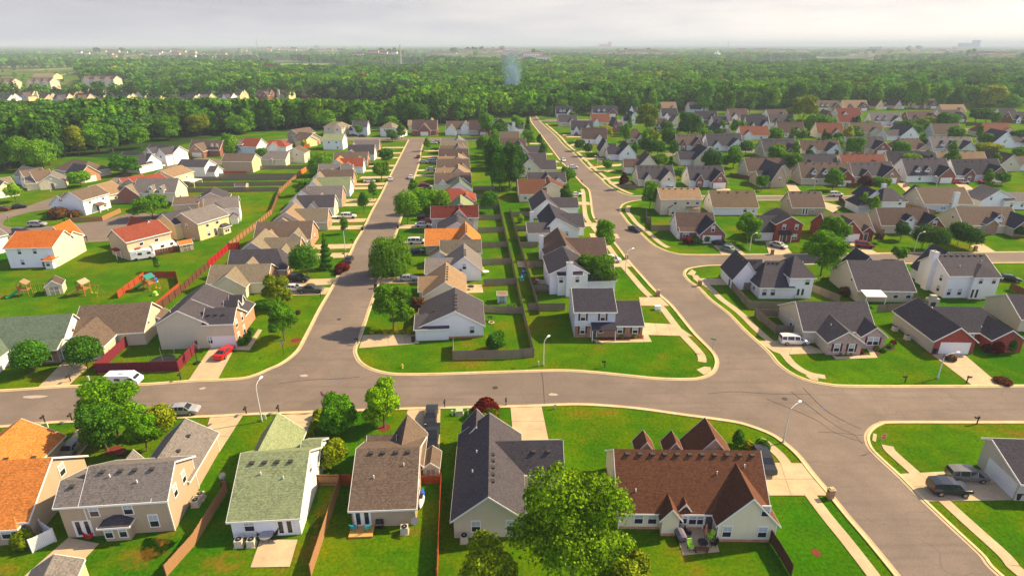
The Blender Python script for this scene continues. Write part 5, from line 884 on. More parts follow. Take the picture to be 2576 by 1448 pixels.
T('leafy tree over the west kerb near the white sedan',960,454,408,44,'round','mid'); T('dark leafy tree at the west kerb, next one up the street',973,412,374,38,'round','deep'); T('small tree between the two western driveways',940,502,459,26,'slim','mid')
T('drooping light-green tree beside the orange fence panel',808,441,381,60,'willow','mid'); T('spreading shrubby tree inside the rail fence corner',765,492,452,52,'open','mid'); T('olive tree on the east back lawn behind the green gabled house',1230,534,482,46,'round','deep')
for i,(x,yb,yt,w_,c) in enumerate(((1238,475,352,36,'dark'),(1258,482,365,44,'deep'),(1282,480,358,46,'dark'),(1300,470,362,44,'dark'),(1245,420,345,30,'deep'))): T('tall dark tree, %s in the clump between the two long streets'%ordn[i],x,yb,yt,w_*1.25,'maple' if i%2==0 else 'slim',c,trunk=.08)
NB=[(1224,347,284,42,'round','mid','tree left of the wood-edge house with white chimney'),(1218,392,340,40,'round','mid','leafy tree at the top of the inner gardens, left'),(1244,372,318,34,'slim','bright','light slim tree at the top of the inner gardens'),(1262,352,310,34,'round','deep','dark tree beneath the wood-edge slate house'),(1134,308,237,32,'cone','brown','brownish conifer at the wood edge above the T junction'),(985,328,294,38,'round','bright','bright tree behind the tan house above the T junction'),(1010,350,310,26,'slim','mid','tree left of the brick garage house at the T junction'),(987,356,326,30,'round','deep','round dark tree at the T junction corner'),(1075,380,347,20,'slim','mid','small tree right of the T junction mouth'),(904,342,313,20,'round','mid','young tree before the blue-grey end house'),
(1520,637,555,58,'maple','bright','bright tree leaning over the curve of the second street'),(1500,724,636,112,'maple','mid','dark spreading tree in front of the white chimney house'),(1429,464,422,42,'round','mid','round tree by the kerb near the slate cross-gabled house'),(1423,524,465,42,'slim','deep','pair of dark slender trees beside the white sports car'),(1634,524,458,52,'maple','bright','bright tree at the side-street corner behind the tan two-storey house'),(1568,476,438,26,'slim','purple','purple-brown tree left of the cream ranch house'),(1878,614,537,82,'maple','bright','big bright tree between the brick gable house and the red-brick house'),(1527,431,402,26,'round','mid','small kerbside tree below the steep white gable'),(1655,428,388,44,'round','mid','round tree behind the cream side-garage house'),(1710,452,424,30,'round','deep','bush-like tree near the blue pool'),(1817,421,393,32,'round','deep','dark tree right of the verandah house'),(1914,480,443,32,'round','mid','round tree in front of the tall tan chimney'),
(1300,334,290,30,'round','bright','bright tree at the top left of the second street'),(1327,334,288,20,'cone','dark','spire-shaped evergreen at the top of the second street'),(1331,372,328,34,'round','bright','bright round tree on the west kerb, upper second street'),(1357,368,337,18,'slim','dark','narrow dark tree on the west kerb, upper second street'),(1365,404,354,28,'slim','mid','taller green tree on the west kerb opposite the white sedan'),(1458,380,352,24,'pear','dark','left one of two round dark trees on the east lawn'),(1477,393,361,22,'pear','dark','right one of two round dark trees on the east lawn'),(1625,335,262,62,'maple','olive','tall yellow-green tree standing over the upper centre roofs'),(1730,356,283,60,'round','dark','massive dark tree group in the centre right'),(1680,372,322,40,'round','deep','round dark tree left of the massive dark group'),(1620,388,328,30,'slim','mid','slim tree between the cottage and the centre roofs'),(1693,398,353,28,'slim','deep','slim dark tree below the round dark one'),(1525,347,311,32,'round','yellow','yellow-green tree beside the plain brown roof'),(1775,364,322,40,'round','mid','green tree right of the massive dark group'),(1573,368,311,26,'slim','mid','slim tree right of the hip-roofed cottage'),(1595,400,358,22,'slim','deep','slim dark tree behind the steep white gable'),(1440,312,280,18,'round','mid','bright bush tree in front of the wood-edge dormered house'),(1380,300,266,22,'round','dark','round dark tree at the top street bend'),
(2017,313,238,72,'maple','olive','tall broad tree at the back of the right estate'),(2052,337,290,66,'round','mid','wide rounded tree right below the tall broad one'),(1997,404,361,26,'slim','mid','slim tree left of the brown dormered cream house'),(2132,364,318,34,'slim','yellow','yellow-green tree before the two-storey cream house'),(2125,380,344,28,'cone','dark','dark pyramid evergreen beside the two-storey cream house'),(2155,322,290,30,'cone','deep','pyramid evergreen in the sixth row'),(2083,380,350,28,'round','mid','round tree hiding the fourth-row cream front'),(2290,384,351,32,'round','mid','round tree right of the dark hatchback'),(2325,380,351,36,'round','deep','round tree left of the big grey house'),(2453,309,274,36,'round','dark','left dark round tree of the far right pair'),(2478,310,277,36,'round','dark','right dark round tree of the far right pair'),(2503,316,284,26,'slim','mid','slim tree right of the dark pair'),(2477,368,330,34,'round','mid','green tree before the slate gabled house, fifth row'),(2515,370,336,28,'round','bright','bright tree at the right, fifth row'),(2478,398,360,62,'maple','yellow','yellow-green tree group above the tan-brown roof'),(2287,428,386,50,'round','lime','lime-green shade tree in the fourth row'),(2325,420,381,26,'slim','mid','slim tree right of the lime-green shade tree'),(2388,433,377,42,'slim','mid','slender green tree before the tan-brown roof'),(2099,418,378,34,'cone','deep','conical tree left of the orange-brown roof'),(2220,424,393,38,'round','bright','low bright tree before the orange-brown roof'),(1982,442,394,34,'round','deep','green tree at the right of the cream gabled hedge house'),(2555,418,374,36,'round','mid','round tree at the right edge, fourth row'),(2308,340,314,24,'round','deep','left round tree behind the slate white gable'),(2333,340,316,26,'round','deep','right round tree behind the slate white gable'),
(2084,640,540,100,'maple','bright','upper crown of the big street tree pair between the brick houses'),(2064,694,580,128,'maple','bright','tallest bright street tree in front of the red-brick houses'),(2168,533,488,28,'slim','lime','left one of two lime-green young trees'),(2194,543,493,30,'slim','lime','right one of two lime-green young trees'),(2265,604,558,36,'round','dark','dark magnolia with pale flowers by the white-dormer house'),(2318,626,567,48,'pear','dark','left tree of the twin dark round pair by the leaning lamp'),(2352,630,574,50,'pear','dark','right tree of the twin dark round pair by the leaning lamp'),(2408,616,562,48,'pear','dark','left tree of the second dark round pair'),(2438,627,577,46,'pear','dark','right tree of the second dark round pair'),(2562,597,570,26,'round','dark','dark shrub tree at the right edge'),(2258,656,616,38,'round','mid','spreading young tree by the side street near the mulch pile'),(2215,480,447,44,'round','mid','round tree in front of the tan-brick house'),(1896,606,580,20,'round','deep','shrub between brick house and lamp'),
(385,550,489,96,'maple','mid','wide green tree standing by the crescent driveway'),(318,440,388,82,'maple','deep','dark leafy maple with white specks in the upper left'),(205,470,434,52,'round','bright','bright round tree on the oval verge, upper left'),(42,508,461,44,'slim','lime','lime-green tree by the left driveways'),(398,682,644,22,'open','mid','thin sapling on the wide lawn below the camper'),(458,407,376,22,'round','mid','small tree before the white two-gable house'),(582,387,336,44,'willow','bright','drooping bright tree at the meadow edge'),(660,402,369,30,'round','mid','tree left of the grey-roofed cream house'),(766,372,353,16,'round','yellow','tiny yellow tree by the red fence'),(2208,612,584,22,'round','brown','rust-leaved tree beside the garage-front house'),(1400,618,600,14,'low','mid','low bush by the brown house chimney'),(20,330,300,30,'round','mid','tree on the left meadow verge')]
for x,yb,yt,w_,k,c,lb in NB: T(lb,x,yb,yt,w_,k,c)
for i,(x,yb,yt,w_,c) in enumerate(((28,428,352,60,'mid'),(65,430,345,60,'bright'),(110,428,350,64,'bright'),(200,392,318,56,'olive'),(250,386,312,64,'bright'),(285,384,313,46,'mid'),(357,374,320,48,'bright'),(425,352,292,62,'mid'),(505,342,285,56,'olive'),(600,338,292,60,'mid'),(820,326,278,54,'bright'),(900,324,285,40,'mid'),(1055,318,262,52,'deep'),(1168,300,250,50,'mid'))):
    T('taller tree at the front edge of the left wood, %s from the left'%ordn[i],x,yb,yt,w_,'maple' if i%2 else 'round',c,trunk=.12)
for i,(x,yb,yt,w_,c) in enumerate(((1330,290,248,48,'deep'),(1410,290,252,40,'mid'),(1505,288,245,44,'mid'),(1590,287,236,46,'deep'),(1641,285,229,26,'lime'),(1770,284,203,44,'bright'),(1803,286,232,28,'bright'),(1833,287,231,32,'mid'),(1885,286,234,26,'bright'),(1947,286,224,28,'lime'),(2000,276,208,50,'deep'),(2110,272,206,54,'mid'),(2197,273,212,38,'bright'),(2290,274,203,42,'bright'),(2319,274,212,28,'lime'),(2362,274,210,30,'bright'),(2400,276,222,42,'deep'),(2490,274,217,62,'yellow'),(2540,276,238,48,'bright'))):
    T('tall tree at the wood edge behind the right-hand estate, %s from the left'%ordn[i],x,yb,yt,w_,'maple' if i%3 else 'slim',c,trunk=.12)
# shrubs: (px,py,width px,height px,colour,label)
SH=[(267,879,20,16,'mid','round shrub beside the round driveway tree'),(150,548,44,26,'brown','wide brownish shrub by the white oval-lawn house'),(190,545,26,16,'brown','smaller brownish shrub by the white oval-lawn house'),(170,560,16,12,'deep','low shrub left of the picket enclosure'),(1230,642,1,1,None,None),(2460,598,22,18,'bright','ball-shaped bright shrub by the white-dormer brick house'),(2175,467,34,24,'purple','purple-leaved shrub, larger of two'),(2196,466,20,18,'purple','purple-leaved shrub, smaller of two'),(1730,612,24,16,'red','red-flowering shrub at the brick gable house corner'),(1775,610,20,22,'deep','tall green shrub beside the white garage'),(1750,608,36,12,'deep','clipped hedge under the brick house window'),(2522,962,38,10,'rust','rust-brown leaf heap at the driveway foot'),(2374,657,38,10,'rust','long red mulch heap by the leaning lamp'),(2389,905,26,12,'brown','brown dug bed beside the right driveway'),(2540,886,18,34,'deep','dark shrub at the right end of the red-brick ranch'),(2505,888,26,28,'red','pink-flowering shrub before the red-brick ranch'),(2482,884,22,18,'purple','purple-leaved shrub beside the pink-flowering one'),(1855,1120,26,38,'deep','dark-green tree-like shrub near the grey boulder bed'),(1882,1126,20,16,'yellow','golden shrub in the corner bed'),(1917,1140,30,32,'deep','green tall shrub by the street corner house end'),(1912,1122,24,20,'lime','light shrub at the corner bed edge'),(862,680,34,18,'red','red-leaved bush on the west kerb'),(852,690,18,12,'purple','purple-leaved bush beside the red-leaved one'),(20,888,26,18,'mid','shrub under the left house window'),(155,893,22,16,'mid','shrub left of the tan-roofed house door'),(62,1372,46,36,'olive','bushy rose with red blooms beside the white vinyl fence'),(2126,690+0,1,1,None,None),(2100,702,20,18,'deep','dark shrub beside the beige slate-roofed house'),(2124,742,30,18,'brown','brown shrubs behind the beige slate-roofed house'),(1830,694,24,16,'deep','dark low shrub near the white corner house driveway'),(750,790,12,10,'brown','reddish sapling on the corner lawn'),(1310,560,16,22,'lime','light shrub left of the inner-row garden'),(1222,505,14,22,'lime','small pale shrub on the inner back lawn'),(1288,780,26,20,'mid','shrub inside the corner garden fence'),(1602,602,1,1,None,None),(610,866,18,16,'deep','shrub by the brick front of the dormered house'),(622,856,18,16,'deep','second shrub by the brick front'),(632,842,16,18,'deep','third shrub by the brick front'),(660,770,60,8,'deep','long low hedge before the cream gable end')]
for x,y,w_,h_,c,lb in SH:
    if c: T(lb,x,y,y-h_,w_,'low',c)
hedge=[((803,1050),24,'gold'),((800,1062),22,''),((794,1074),22,''),((788,1087),22,''),((781,1100),20,''),((774,1113),20,'')]
for i,((x,y),w_,_) in enumerate(hedge): T('clipped yellowish shrub along the green house driveway, %s from the street'%ordn[i],x,y,y-18,w_,'low','olive',group='shrubs along the driveway of the green-shingled house')
for i,x in enumerate((938,954,970,987,1003,1014,1034)): T('small clipped shrub in the driveway hedge row, %s from the street'%ordn[i],x,839,839-(16 if i==6 else 10),20 if i==6 else 13,'low','olive' if i%2 else 'yellow',group='clipped shrubs beside the white corner driveway')
for i,x in enumerate((2112,2124,2136,2152,2165)): T('tiny shrub under the pink-brick windows, %s from the left'%ordn[i],x,890,883,11,'low','olive' if i!=4 else 'red',group='shrubs under the pink-brick windows')
for i,(x,y) in enumerate(((1565,850),(1596,849))): T('low shrub in the red mulch bed, %s one'%('left' if i==0 else 'right'),x,y,y-9,9,'low','olive',group='shrubs in the red mulch bed')
for i,(x,y) in enumerate(((2206,880),(2222,884),(2238,874),(2246,866))): T('shrub in the curved bed by the orange-brick bay, %s from the left'%ordn[i],x,y,y-10,14,'low',('olive','deep','mid','rust')[i],group='shrubs in the curved bed')
random.seed(31); houses_=[(o.location.x,o.location.y,o.rotation_euler.z) for o in bpy.data.objects if o.type=='EMPTY' and o.get('category')=='house']
def free(X,Y):
    for hx,hy,a in houses_:
        dx,dy=X-hx,Y-hy; u=dx*math.cos(a)+dy*math.sin(a); v=-dx*math.sin(a)+dy*math.cos(a)
        if -4<u<19 and -5<v<17: return False
    return True
gt=0
for k in range(900):
    X=random.uniform(60,290); Y=random.uniform(205,405)
    if gt>=85 or abs(X)>Y*.84+12 or not free(X,Y) or (Y<216): continue
    x_=1288+FPX*X/(Y*KC_+CAMH*KS_); yb_=724-FPX*(Y*KS_-CAMH*KC_)/(Y*KC_+CAMH*KS_); hp=random.uniform(5,11.5)*FPX/(Y+20); kd=random.choice(('round','round','maple','slim','cone','pear'))
    T('one of the leafy garden trees scattered between the right-hand rows of houses',x_,yb_,yb_-hp*.96,hp*(.5 if kd in('cone','slim') else .85),kd,random.choice(('mid','deep','bright','dark','olive','mid')),group='garden trees scattered between the right-hand rows',name='garden_tree'); gt+=1; houses_.append((X-7,Y-5,0)) if k%3==0 else None
gt=0
for k in range(500):
    X=random.uniform(-8,3)-0; Y=random.uniform(230,380); X-= (Y-230)*.05
    if gt>=16 or not free(X,Y): continue
    x_=1288+FPX*X/(Y*KC_+CAMH*KS_); yb_=724-FPX*(Y*KS_-CAMH*KC_)/(Y*KC_+CAMH*KS_); hp=random.uniform(6,13)*FPX/(Y+20)
    T('one of the dense trees along the back gardens between the two long streets',x_,yb_,yb_-hp*.96,hp*.7,random.choice(('round','slim','maple')),random.choice(('mid','deep','dark')),group='trees along the back gardens between the long streets',name='garden_tree'); gt+=1
# --- woods: nearest trees one by one, the rest as one mass
random.seed(11); rng=np.random.default_rng(4)
wv=[]
for i in range(6):
    P,Nn=crown_pts(rng,'wood',1900); P=P*np.array([6.0,6.0,17.0])+[0,0,.6]; V,F=leaf_quads(rng,P,Nn,.72,.28)
    b=MB(); b.tube([(0,0,0),(0,0,5),(0,0,12)],[.3,.22,.1],6); TV=np.array(b.v); TF=np.array([f for f in b.f if len(f)==4])
    me=mesh_np('wood_tree',np.concatenate([V,TV]),np.concatenate([F,TF+len(V)]),[M_leaf,M_bark],np.concatenate([np.zeros(len(F)),np.ones(len(TF))])); wv.append(me)
def inpoly(x,y,poly):
    c=False; j=len(poly)-1
    for i in range(len(poly)):
        if (poly[i][1]>y)!=(poly[j][1]>y) and x<(poly[j][0]-poly[i][0])*(y-poly[i][1])/(poly[j][1]-poly[i][1])+poly[i][0]: c=not c
        j=i
    return c
def woodpoly(pts): return [W(*p) for p in pts]
ZN=[('left',woodpoly([(-80,440),(60,425),(135,418),(165,388),(300,372),(430,345),(560,338),(740,326),(900,322),(1130,312),(1215,300),(1225,262),(800,256),(520,262),(300,268),(150,262),(-80,262)])),
 ('back',woodpoly([(790,256),(1225,264),(1232,296),(1410,292),(1480,286),(1600,287),(1700,280),(1900,276),(2030,270),(2100,262),(2300,266),(2576,272),(2640,220),(2640,180),(-60,192),(-60,212),(230,214),(300,240)]))]
def fcol(c):
    k=random.uniform(.55,1.5); q=col(c,v=.1); return (q[0]*k*random.uniform(.85,1.25),q[1]*k,q[2]*k,1)
GL={'left':'one of the dense wood trees behind the meadow on the left','back':'one of the dense wood trees beyond the last houses'}
cand=[]
for nm,poly in ZN:
    xs=[p[0] for p in poly]; ys=[p[1] for p in poly]; stp=8.4; y=min(ys)
    while y<max(ys):
        x=min(xs)
        while x<max(xs):
            X=x+random.uniform(-2.8,2.8); Y=y+random.uniform(-2.8,2.8)
            if inpoly(X,Y,poly) and abs(X)<Y*.93+30: cand.append((Y,X,nm))
            x+=stp
        y+=stp
def hlim(X,Y):
    if X<-85 and 340<Y<596: return 50*(1-Y/606)/16.5
    if X<-330 and 630<Y<760: return 50*(1-Y/790)/17.5
    if X<-.68*Y and 760<Y<1500: return .38 if random.random()<.25 else .1
    return 9
clear=[(x+7,y+5,19) for x,y,*_ in FARH]+[(-330+16,395,34),(-20+8,372,22),(-53,370,16),(-38,370,16),(-66,392,18)]
for g in GH: 
    a=W(g[1],g[3]); c_=W(g[2],g[3]); clear.append(((a[0]+c_[0])/2,a[1]+5,14))
for yb in ((262,8),): pass
cand=[c for c in cand if all((c[1]-q[0])**2+(c[0]-q[1])**2>q[2]**2 for q in clear)]
# keep the glades in front of the distant estate open so its fronts show
cand=[c for c in cand if hlim(c[1],c[0])>.36]
cand.sort()
wc=['dark','deep','deep','mid','mid','bright','olive','yellow']
def hvar(X,Y): return max(.5,.95+.55*noise.noise(Vector((X*.02,Y*.02,7)))+random.uniform(-.22,.26))
def pick(x,y): 
    v=noise.noise(Vector((x*.012,y*.012,0)))*.7+noise.noise(Vector((x*.0035,y*.0045,4)))*.8; return wc[int(min(7,max(0,(v+.55)*4.6+random.uniform(-1.8,2.3))))]
for Y,X,nm in cand[:298]:
    o=bpy.data.objects.new('wood_tree',random.choice(wv)); C.objects.link(o); s=min(hvar(X,Y),hlim(X,Y)); o.location=(X,Y,0); o.scale=(s*random.uniform(.9,1.15),s*random.uniform(.9,1.15),s); o.rotation_euler=(0,0,random.uniform(0,6.28)); o.color=fcol(pick(X,Y))
    tag(o,GL[nm],'tree',GL[nm])
# far crowns: one mesh, colour stored per corner as the leaf colour itself
def far_mass(name,pts,label,nleaf,seed):
    rg=np.random.default_rng(seed); Vs=[];Cs=[]; n=len(pts); base=[]
    for i in range(8): P,Nn=crown_pts(rg,'wood',nleaf); base.append((P,Nn))
    for i,(X,Y,s,c) in enumerate(pts):
        P,Nn=base[int(rg.integers(8))]; a=rg.uniform(0,6.28); ca,sa=math.cos(a),math.sin(a); Rm=np.array([[ca,sa,0],[-sa,ca,0],[0,0,1]])
        P2=(P@Rm)*[6.2*s,6.2*s,15.5*min(s,1.3)]+[X,Y,zmound(X,Y)+.5]; V,_=leaf_quads(rg,P2,Nn@Rm,{230:1.15,90:1.75,40:2.6}[nleaf]*s,.24); Vs.append(V.astype(np.float32)); Cs.append(np.tile(np.array([*fcol(c)],dtype=np.float32),(nleaf*4,1)))
    V=np.concatenate(Vs); F=np.arange(len(V)).reshape(-1,4); me=mesh_np(name,V,F,[M_leaf2]); at=me.color_attributes.new('tint','FLOAT_COLOR','CORNER'); at.data.foreach_set('color',np.concatenate(Cs).ravel())
    o=bpy.data.objects.new(name,me); C.objects.link(o); return tag(o,label,'woodland',kind='stuff')
def lf2(p,o):
    a=N('ShaderNodeAttribute'); a.attribute_name='tint'; g=N('ShaderNodeNewGeometry'); c=mixc(1.0,a.outputs['Color'],ramp(g.outputs['Random Per Island'],[(0.0,(.75,.78,.75)),(1.0,(1.25,1.2,1.1))]),'MULTIPLY')
    L(c,p.inputs['Base Color']); p.inputs['Roughness'].default_value=.8; p.inputs['Specular IOR Level'].default_value=.03
    t=N('ShaderNodeBsdfTranslucent'); L(c,t.inputs[0]); mx=N('ShaderNodeMixShader'); mx.inputs[0].default_value=.3; L(p.outputs[0],mx.inputs[1]); L(t.outputs[0],mx.inputs[2]); L(mx.outputs[0],o.inputs[0])
M_leaf2=mat('far_leaves',lf2)
def scatter(y0,y1,sp0,grow):
    out=[]; y=y0
    while y<y1:
        sp=sp0*(y/y0)**grow; x=-y*.95-20
        while x<y*.95+20:
            X=x+random.uniform(-.45,.45)*sp; Y=y+random.uniform(-.45,.45)*sp; v=noise.noise(Vector((X*.0016,Y*.0010,3.)))+.5*noise.noise(Vector((X*.006,Y*.004,9.)))
            gap=(v<-.20 and Y>1300) or v<-.42
            if Y>1500: gap=v<.02-.10*min(1,(Y-1500)/4000)
            if not gap and inpoly(X,Y,wood_floor) : out.append((X,Y,sp/sp0*random.uniform(.75,1.2),pick(X*.6,Y*.6)))
            x+=sp
        y+=sp*.9
    return out
m1=[(X,Y,min(hvar(X,Y),hlim(X,Y)),pick(X,Y)) for Y,X,nm in cand[298:]]
mask_clear=[(-560,790,95),(-480,850,60),(-640,740,60),(-640,1180,90),(-745,1005,50),(310,838,40),(262,886,24),(-430,1140,26),(-700,1080,80)]
def okc(X,Y): return all((X-q[0])**2+(Y-q[1])**2>q[2]**2 for q in mask_clear)
for ob in bpy.data.objects:
    if ob.name.startswith('far_building') or ob.name.startswith('radio') or ob.name.startswith('church'): mask_clear.append((ob.location.x+8,ob.location.y-26,30*max(1,ob.location.y/1700)))
ymax=max([c[0] for c in cand]); m1=[p for p in m1 if okc(p[0],p[1])]
far_mass('woodland',m1,'dense broadleaf wood filling the middle distance behind the first trees',230,1)
m2=[(p[0],p[1],min(p[2],hlim(p[0],p[1])),p[3]) for p in scatter(620,1500,10.5,.75) if hlim(p[0],p[1])>.3 and okc(p[0],p[1]) and not any(inpoly(p[0],p[1],poly) for _,poly in ZN)]
far_mass('woodland',m2,'wooded plain with clearings beyond the middle wood',90,2)
random.seed(21); M_field=plain('far_field_grass',(.20,.26,.07),.95,var=.25,vs=.01)
for k in range(60):
    Y=math.exp(random.uniform(math.log(1250),math.log(9000))); X=random.uniform(-.85,.85)*Y; wx=Y*random.uniform(.03,.09); wy=Y*random.uniform(.05,.12)
    if okc(X,Y): sheet('far_field',[(X+wx*math.cos(t*.6283)*random.uniform(.7,1.2),Y+wy*math.sin(t*.6283)*random.uniform(.7,1.2)) for t in range(10)],.12+k*.01,M_field); mask_clear.append((X,Y,wx*.8))
m3=[p for p in scatter(1500,16000,17,1.02) if okc(p[0],p[1]) and (zmound(p[0],p[1])<1 or random.random()<.22)]
far_mass('woodland',m3,'hazy wooded plain reaching the horizon',40,3)
print('woods',len(cand),len(m1),len(m2),len(m3))
# low hills on the skyline
b=MB(); xs=[-14000+i*500 for i in range(57)]
hz=[max(0,55+45*noise.noise(Vector((x*.0003,2,0)))+10*noise.noise(Vector((x*.0011,5,0)))) for x in xs]
for i in range(56):
    b.face([(xs[i],17000,0),(xs[i+1],17000,0),(xs[i+1],17900,hz[i+1]),(xs[i],17900,hz[i])]); b.face([(xs[i],17900,hz[i]),(xs[i+1],17900,hz[i+1]),(xs[i+1],20500,0),(xs[i],20500,0)])
tag(b.build('hills',M_wood,smooth=True),kind='structure')

# ---------------------------------------------------------------- fences
def fence(label,pts,h=1.75,col_='grey',world=False,rail=False,gap=.15,group=None):
    P=pts if world else WP(pts); t=empty('fence',(P[0][0],P[0][1],0)); tag(t,label,'fence',group); ox,oy=P[0]
    bb=MB(); pb=MB(); near_=min(p[1] for p in P)<135
    for i in range(len(P)-1):
        a=Vector((P[i][0]-ox,P[i][1]-oy,0)); c=Vector((P[i+1][0]-ox,P[i+1][1]-oy,0)); d=c-a; Ln=d.length; d.normalize(); n=Vector((-d.y,d.x,0))
        step=.15 if near_ else .6; k=0; w_=step*.93; u=0
        while u<Ln-.02:
            e=min(u+w_,Ln); hh=h+random.uniform(-.03,.03)*(1 if near_ else .4)
            q=[a+d*u-n*.012,a+d*e-n*.012,a+d*e+n*.012,a+d*u+n*.012]; i0=len(bb.v)
            for p in q: bb.v.append((p.x,p.y,.05))
            for p in q: bb.v.append((p.x,p.y,hh))
            for f in ((4,5,6,7),(0,1,5,4),(1,2,6,5),(2,3,7,6),(3,0,4,7)): bb.f.append(tuple(i0+z for z in f)); bb.m.append(0)
            u+=step
        m=max(1,round(Ln/2.4))
        for j in range(m+1):
            p=a+d*(Ln*j/m)-n*.07
            pb.box(p.x-.05,p.y-.05,0,p.x+.05,p.y+.05,h+.06)
        for z in (.35,h*.82):
            q=[a-n*.03,c-n*.03]; i0=len(pb.v)
            for p in (a-n*.04,c-n*.04,c-n*.015,a-n*.015): pb.v.append((p.x,p.y,z))
            for p in (a-n*.04,c-n*.04,c-n*.015,a-n*.015): pb.v.append((p.x,p.y,z+.09))
            for f in ((0,3,2,1),(4,5,6,7),(0,1,5,4),(2,3,7,6)): pb.f.append(tuple(i0+z_ for z_ in f)); pb.m.append(0)
    bb.build('fence_boards',FM[col_],t); pb.build('fence_posts_and_rails',FM['brown' if col_=='tan' else col_],t); return t
fence('maroon painted board fence enclosing the trampoline yard',[(393,806),(244,939),(450,933),(498,880)],1.9,'maroon')
fence('rust-red fence around the small playground lawn',[(297,750),(365,699),(445,698),(453,728),(390,782),(358,782)],1.6,'red')
fence('low wooden rail fence running up behind the west row',[(395,786),(457,737),(495,700),(525,674)],1.7,'brown'); fence('scarlet fence stretch behind the slate hip-roofed house',[(525,674),(575,629),(604,625)],1.8,'scarlet')
fence('tan wooden back fence behind the west row, upper stretch',[(577,624),(644,573),(685,538),(703,488),(748,447)],1.7,'tan'); fence('bright orange stained fence panel at the top of the west back fence',[(748,446),(771,431)],2.0,'orange')
for i,(y0,y1,x0,x1) in enumerate(((428,425,510,780),(455,452,480,742),(470,466,450,728),(484,481,455,703),(446,446,500,755))): fence('weathered grey cross fence between the west back gardens, %s from the far end'%ordn[(0,2,3,4,1)[i]],[(x0,y0),(x1,y1)],1.6,'grey')
fence('tall white vinyl privacy fence by the orange-roofed house patio',[(82,1389),(140,1361),(107,1338)],1.8,'white')
fence('sunlit tan board fence between the tan and green-shingled houses',[(560,1237),(575,1233),(490,1371),(420,1450)],1.6,'tan'); fence('brown fence between the green-shingled and small brown houses',[(800,1221),(858,1220),(822,1330),(783,1450)],1.7,'tan'); fence('short red-brown gate fence beside the small brown house',[(858,1220),(884,1220)],1.7,'red')
fence('long red-brown fence right of the kayak',[(1111,1216),(1106,1330),(1101,1462)],1.7,'red'); fence('red-brown fence enclosing the small shed',[(1064,1216),(1110,1216)],1.2,'red'); fence('dark-brown fence at the right of the cream brownred-roofed house',[(1937,1364),(1960,1400),(1990,1452)],1.7,'brown')
fence('grey board fence at the corner garden of the white gabled house',[(1141,870),(1140,904),(1288,902),(1342,897),(1328,840),(1316,790)],1.75,'grey')
fence('grey cross fence with the small shed beside it',[(1217,785),(1316,790)],1.6,'grey'); fence('grey fence joining the two-storey brick-based house',[(1328,781),(1420,780)],1.6,'grey')
sq0=W(1316,788)
def spine(y,off=0): return (sq0[0]+off-(y-sq0[1])*.078,y)
fence('long grey spine fence between the backs of the two streets',[spine(y) for y in range(int(sq0[1]),216,8)],1.7,'grey',True)
fence('second grey spine fence on the inner-row side',[spine(y,3.2) for y in range(int(sq0[1]),190,8)],1.7,'grey',True)
for i in range(8):
    y=125.5+13.6*i-1; fence('grey cross fence of an east-row back garden, %s from the corner'%ordn[i],[(-6.8-(y-130)*.084,y),spine(y+.6)],1.6,'grey',True)
for i in range(5):
    y=121+i*15.5; fence('grey cross fence of an inner-row back garden, %s from the corner'%ordn[i],[spine(y,3.2),(8.0-i*.6,y)],1.6,'grey',True)
fence('grey fence wrapping the white corner house back yard',[(1960,733),(1840,727),(1884,776),(2000,779)],1.7,'grey'); fence('grey fence around the pink-brick house side yard',[(1995,800),(1898,795),(1950,838),(2034,840)],1.7,'grey')
fence('dark fence behind the beige slate-roofed house',[(2042,733),(2110,762)],1.7,'grey'); fence('grey fence between the canopy house and the red-brick ranch',[(2205,785),(2330,776),(2287,757)],1.6,'grey'); fence('brown fence at the far right yard',[(2540,728),(2600,760)],1.7,'brown')
fence('grey fence below the tan two-storey corner house',[(1625,537),(1627,560),(1637,560),(1638,580),(1696,580)],1.7,'grey'); fence('low brown fence under the greige chimney house',[(2272,522),(2352,541)],1.5,'tan'); fence('brown fence in front of the white-dormer brick house yard',[(2190,548),(2192,590),(2222,590)],1.6,'grey')
fence('weathered picket enclosure on the oval lawn of the left crescent',[(305,535),(258,556),(180,559),(182,548)],1.5,'tan'); fence('grey fence behind the picket enclosure',[(270,515),(330,510)],1.6,'grey'); fence('wooden fence by the white camper',[(385,645),(452,632)],1.6,'brown')
fence('red-orange fence around the end-street pool yard',[(765,374),(805,362)],1.8,'red'); fence('red-brown fence before the plain tan-roofed house',[(562,441),(622,441)],1.7,'red')
for i,(a,b_) in enumerate((((1424,318),(1408,310)),((1790,503),(1822,512)),((2110,505),(2128,520)),((1560,470),(1600,478)),((1836,445),(1900,455)),((2128,470),(2152,474)),((2270,473),(2284,470)),((2500,448),(2540,452)),((1640,440),(1700,436)),((1775,405),(1800,409)),((2030,330),(2060,333)),((2428,318),(2460,316)),((1900,400),(1925,404)),((2430,395),(2462,402)))):
    fence('short dark back-garden fence piece among the right-hand houses, %s nearest the camera'%ordn[i],[a,b_],1.6,'brown' if i%3 else 'grey')
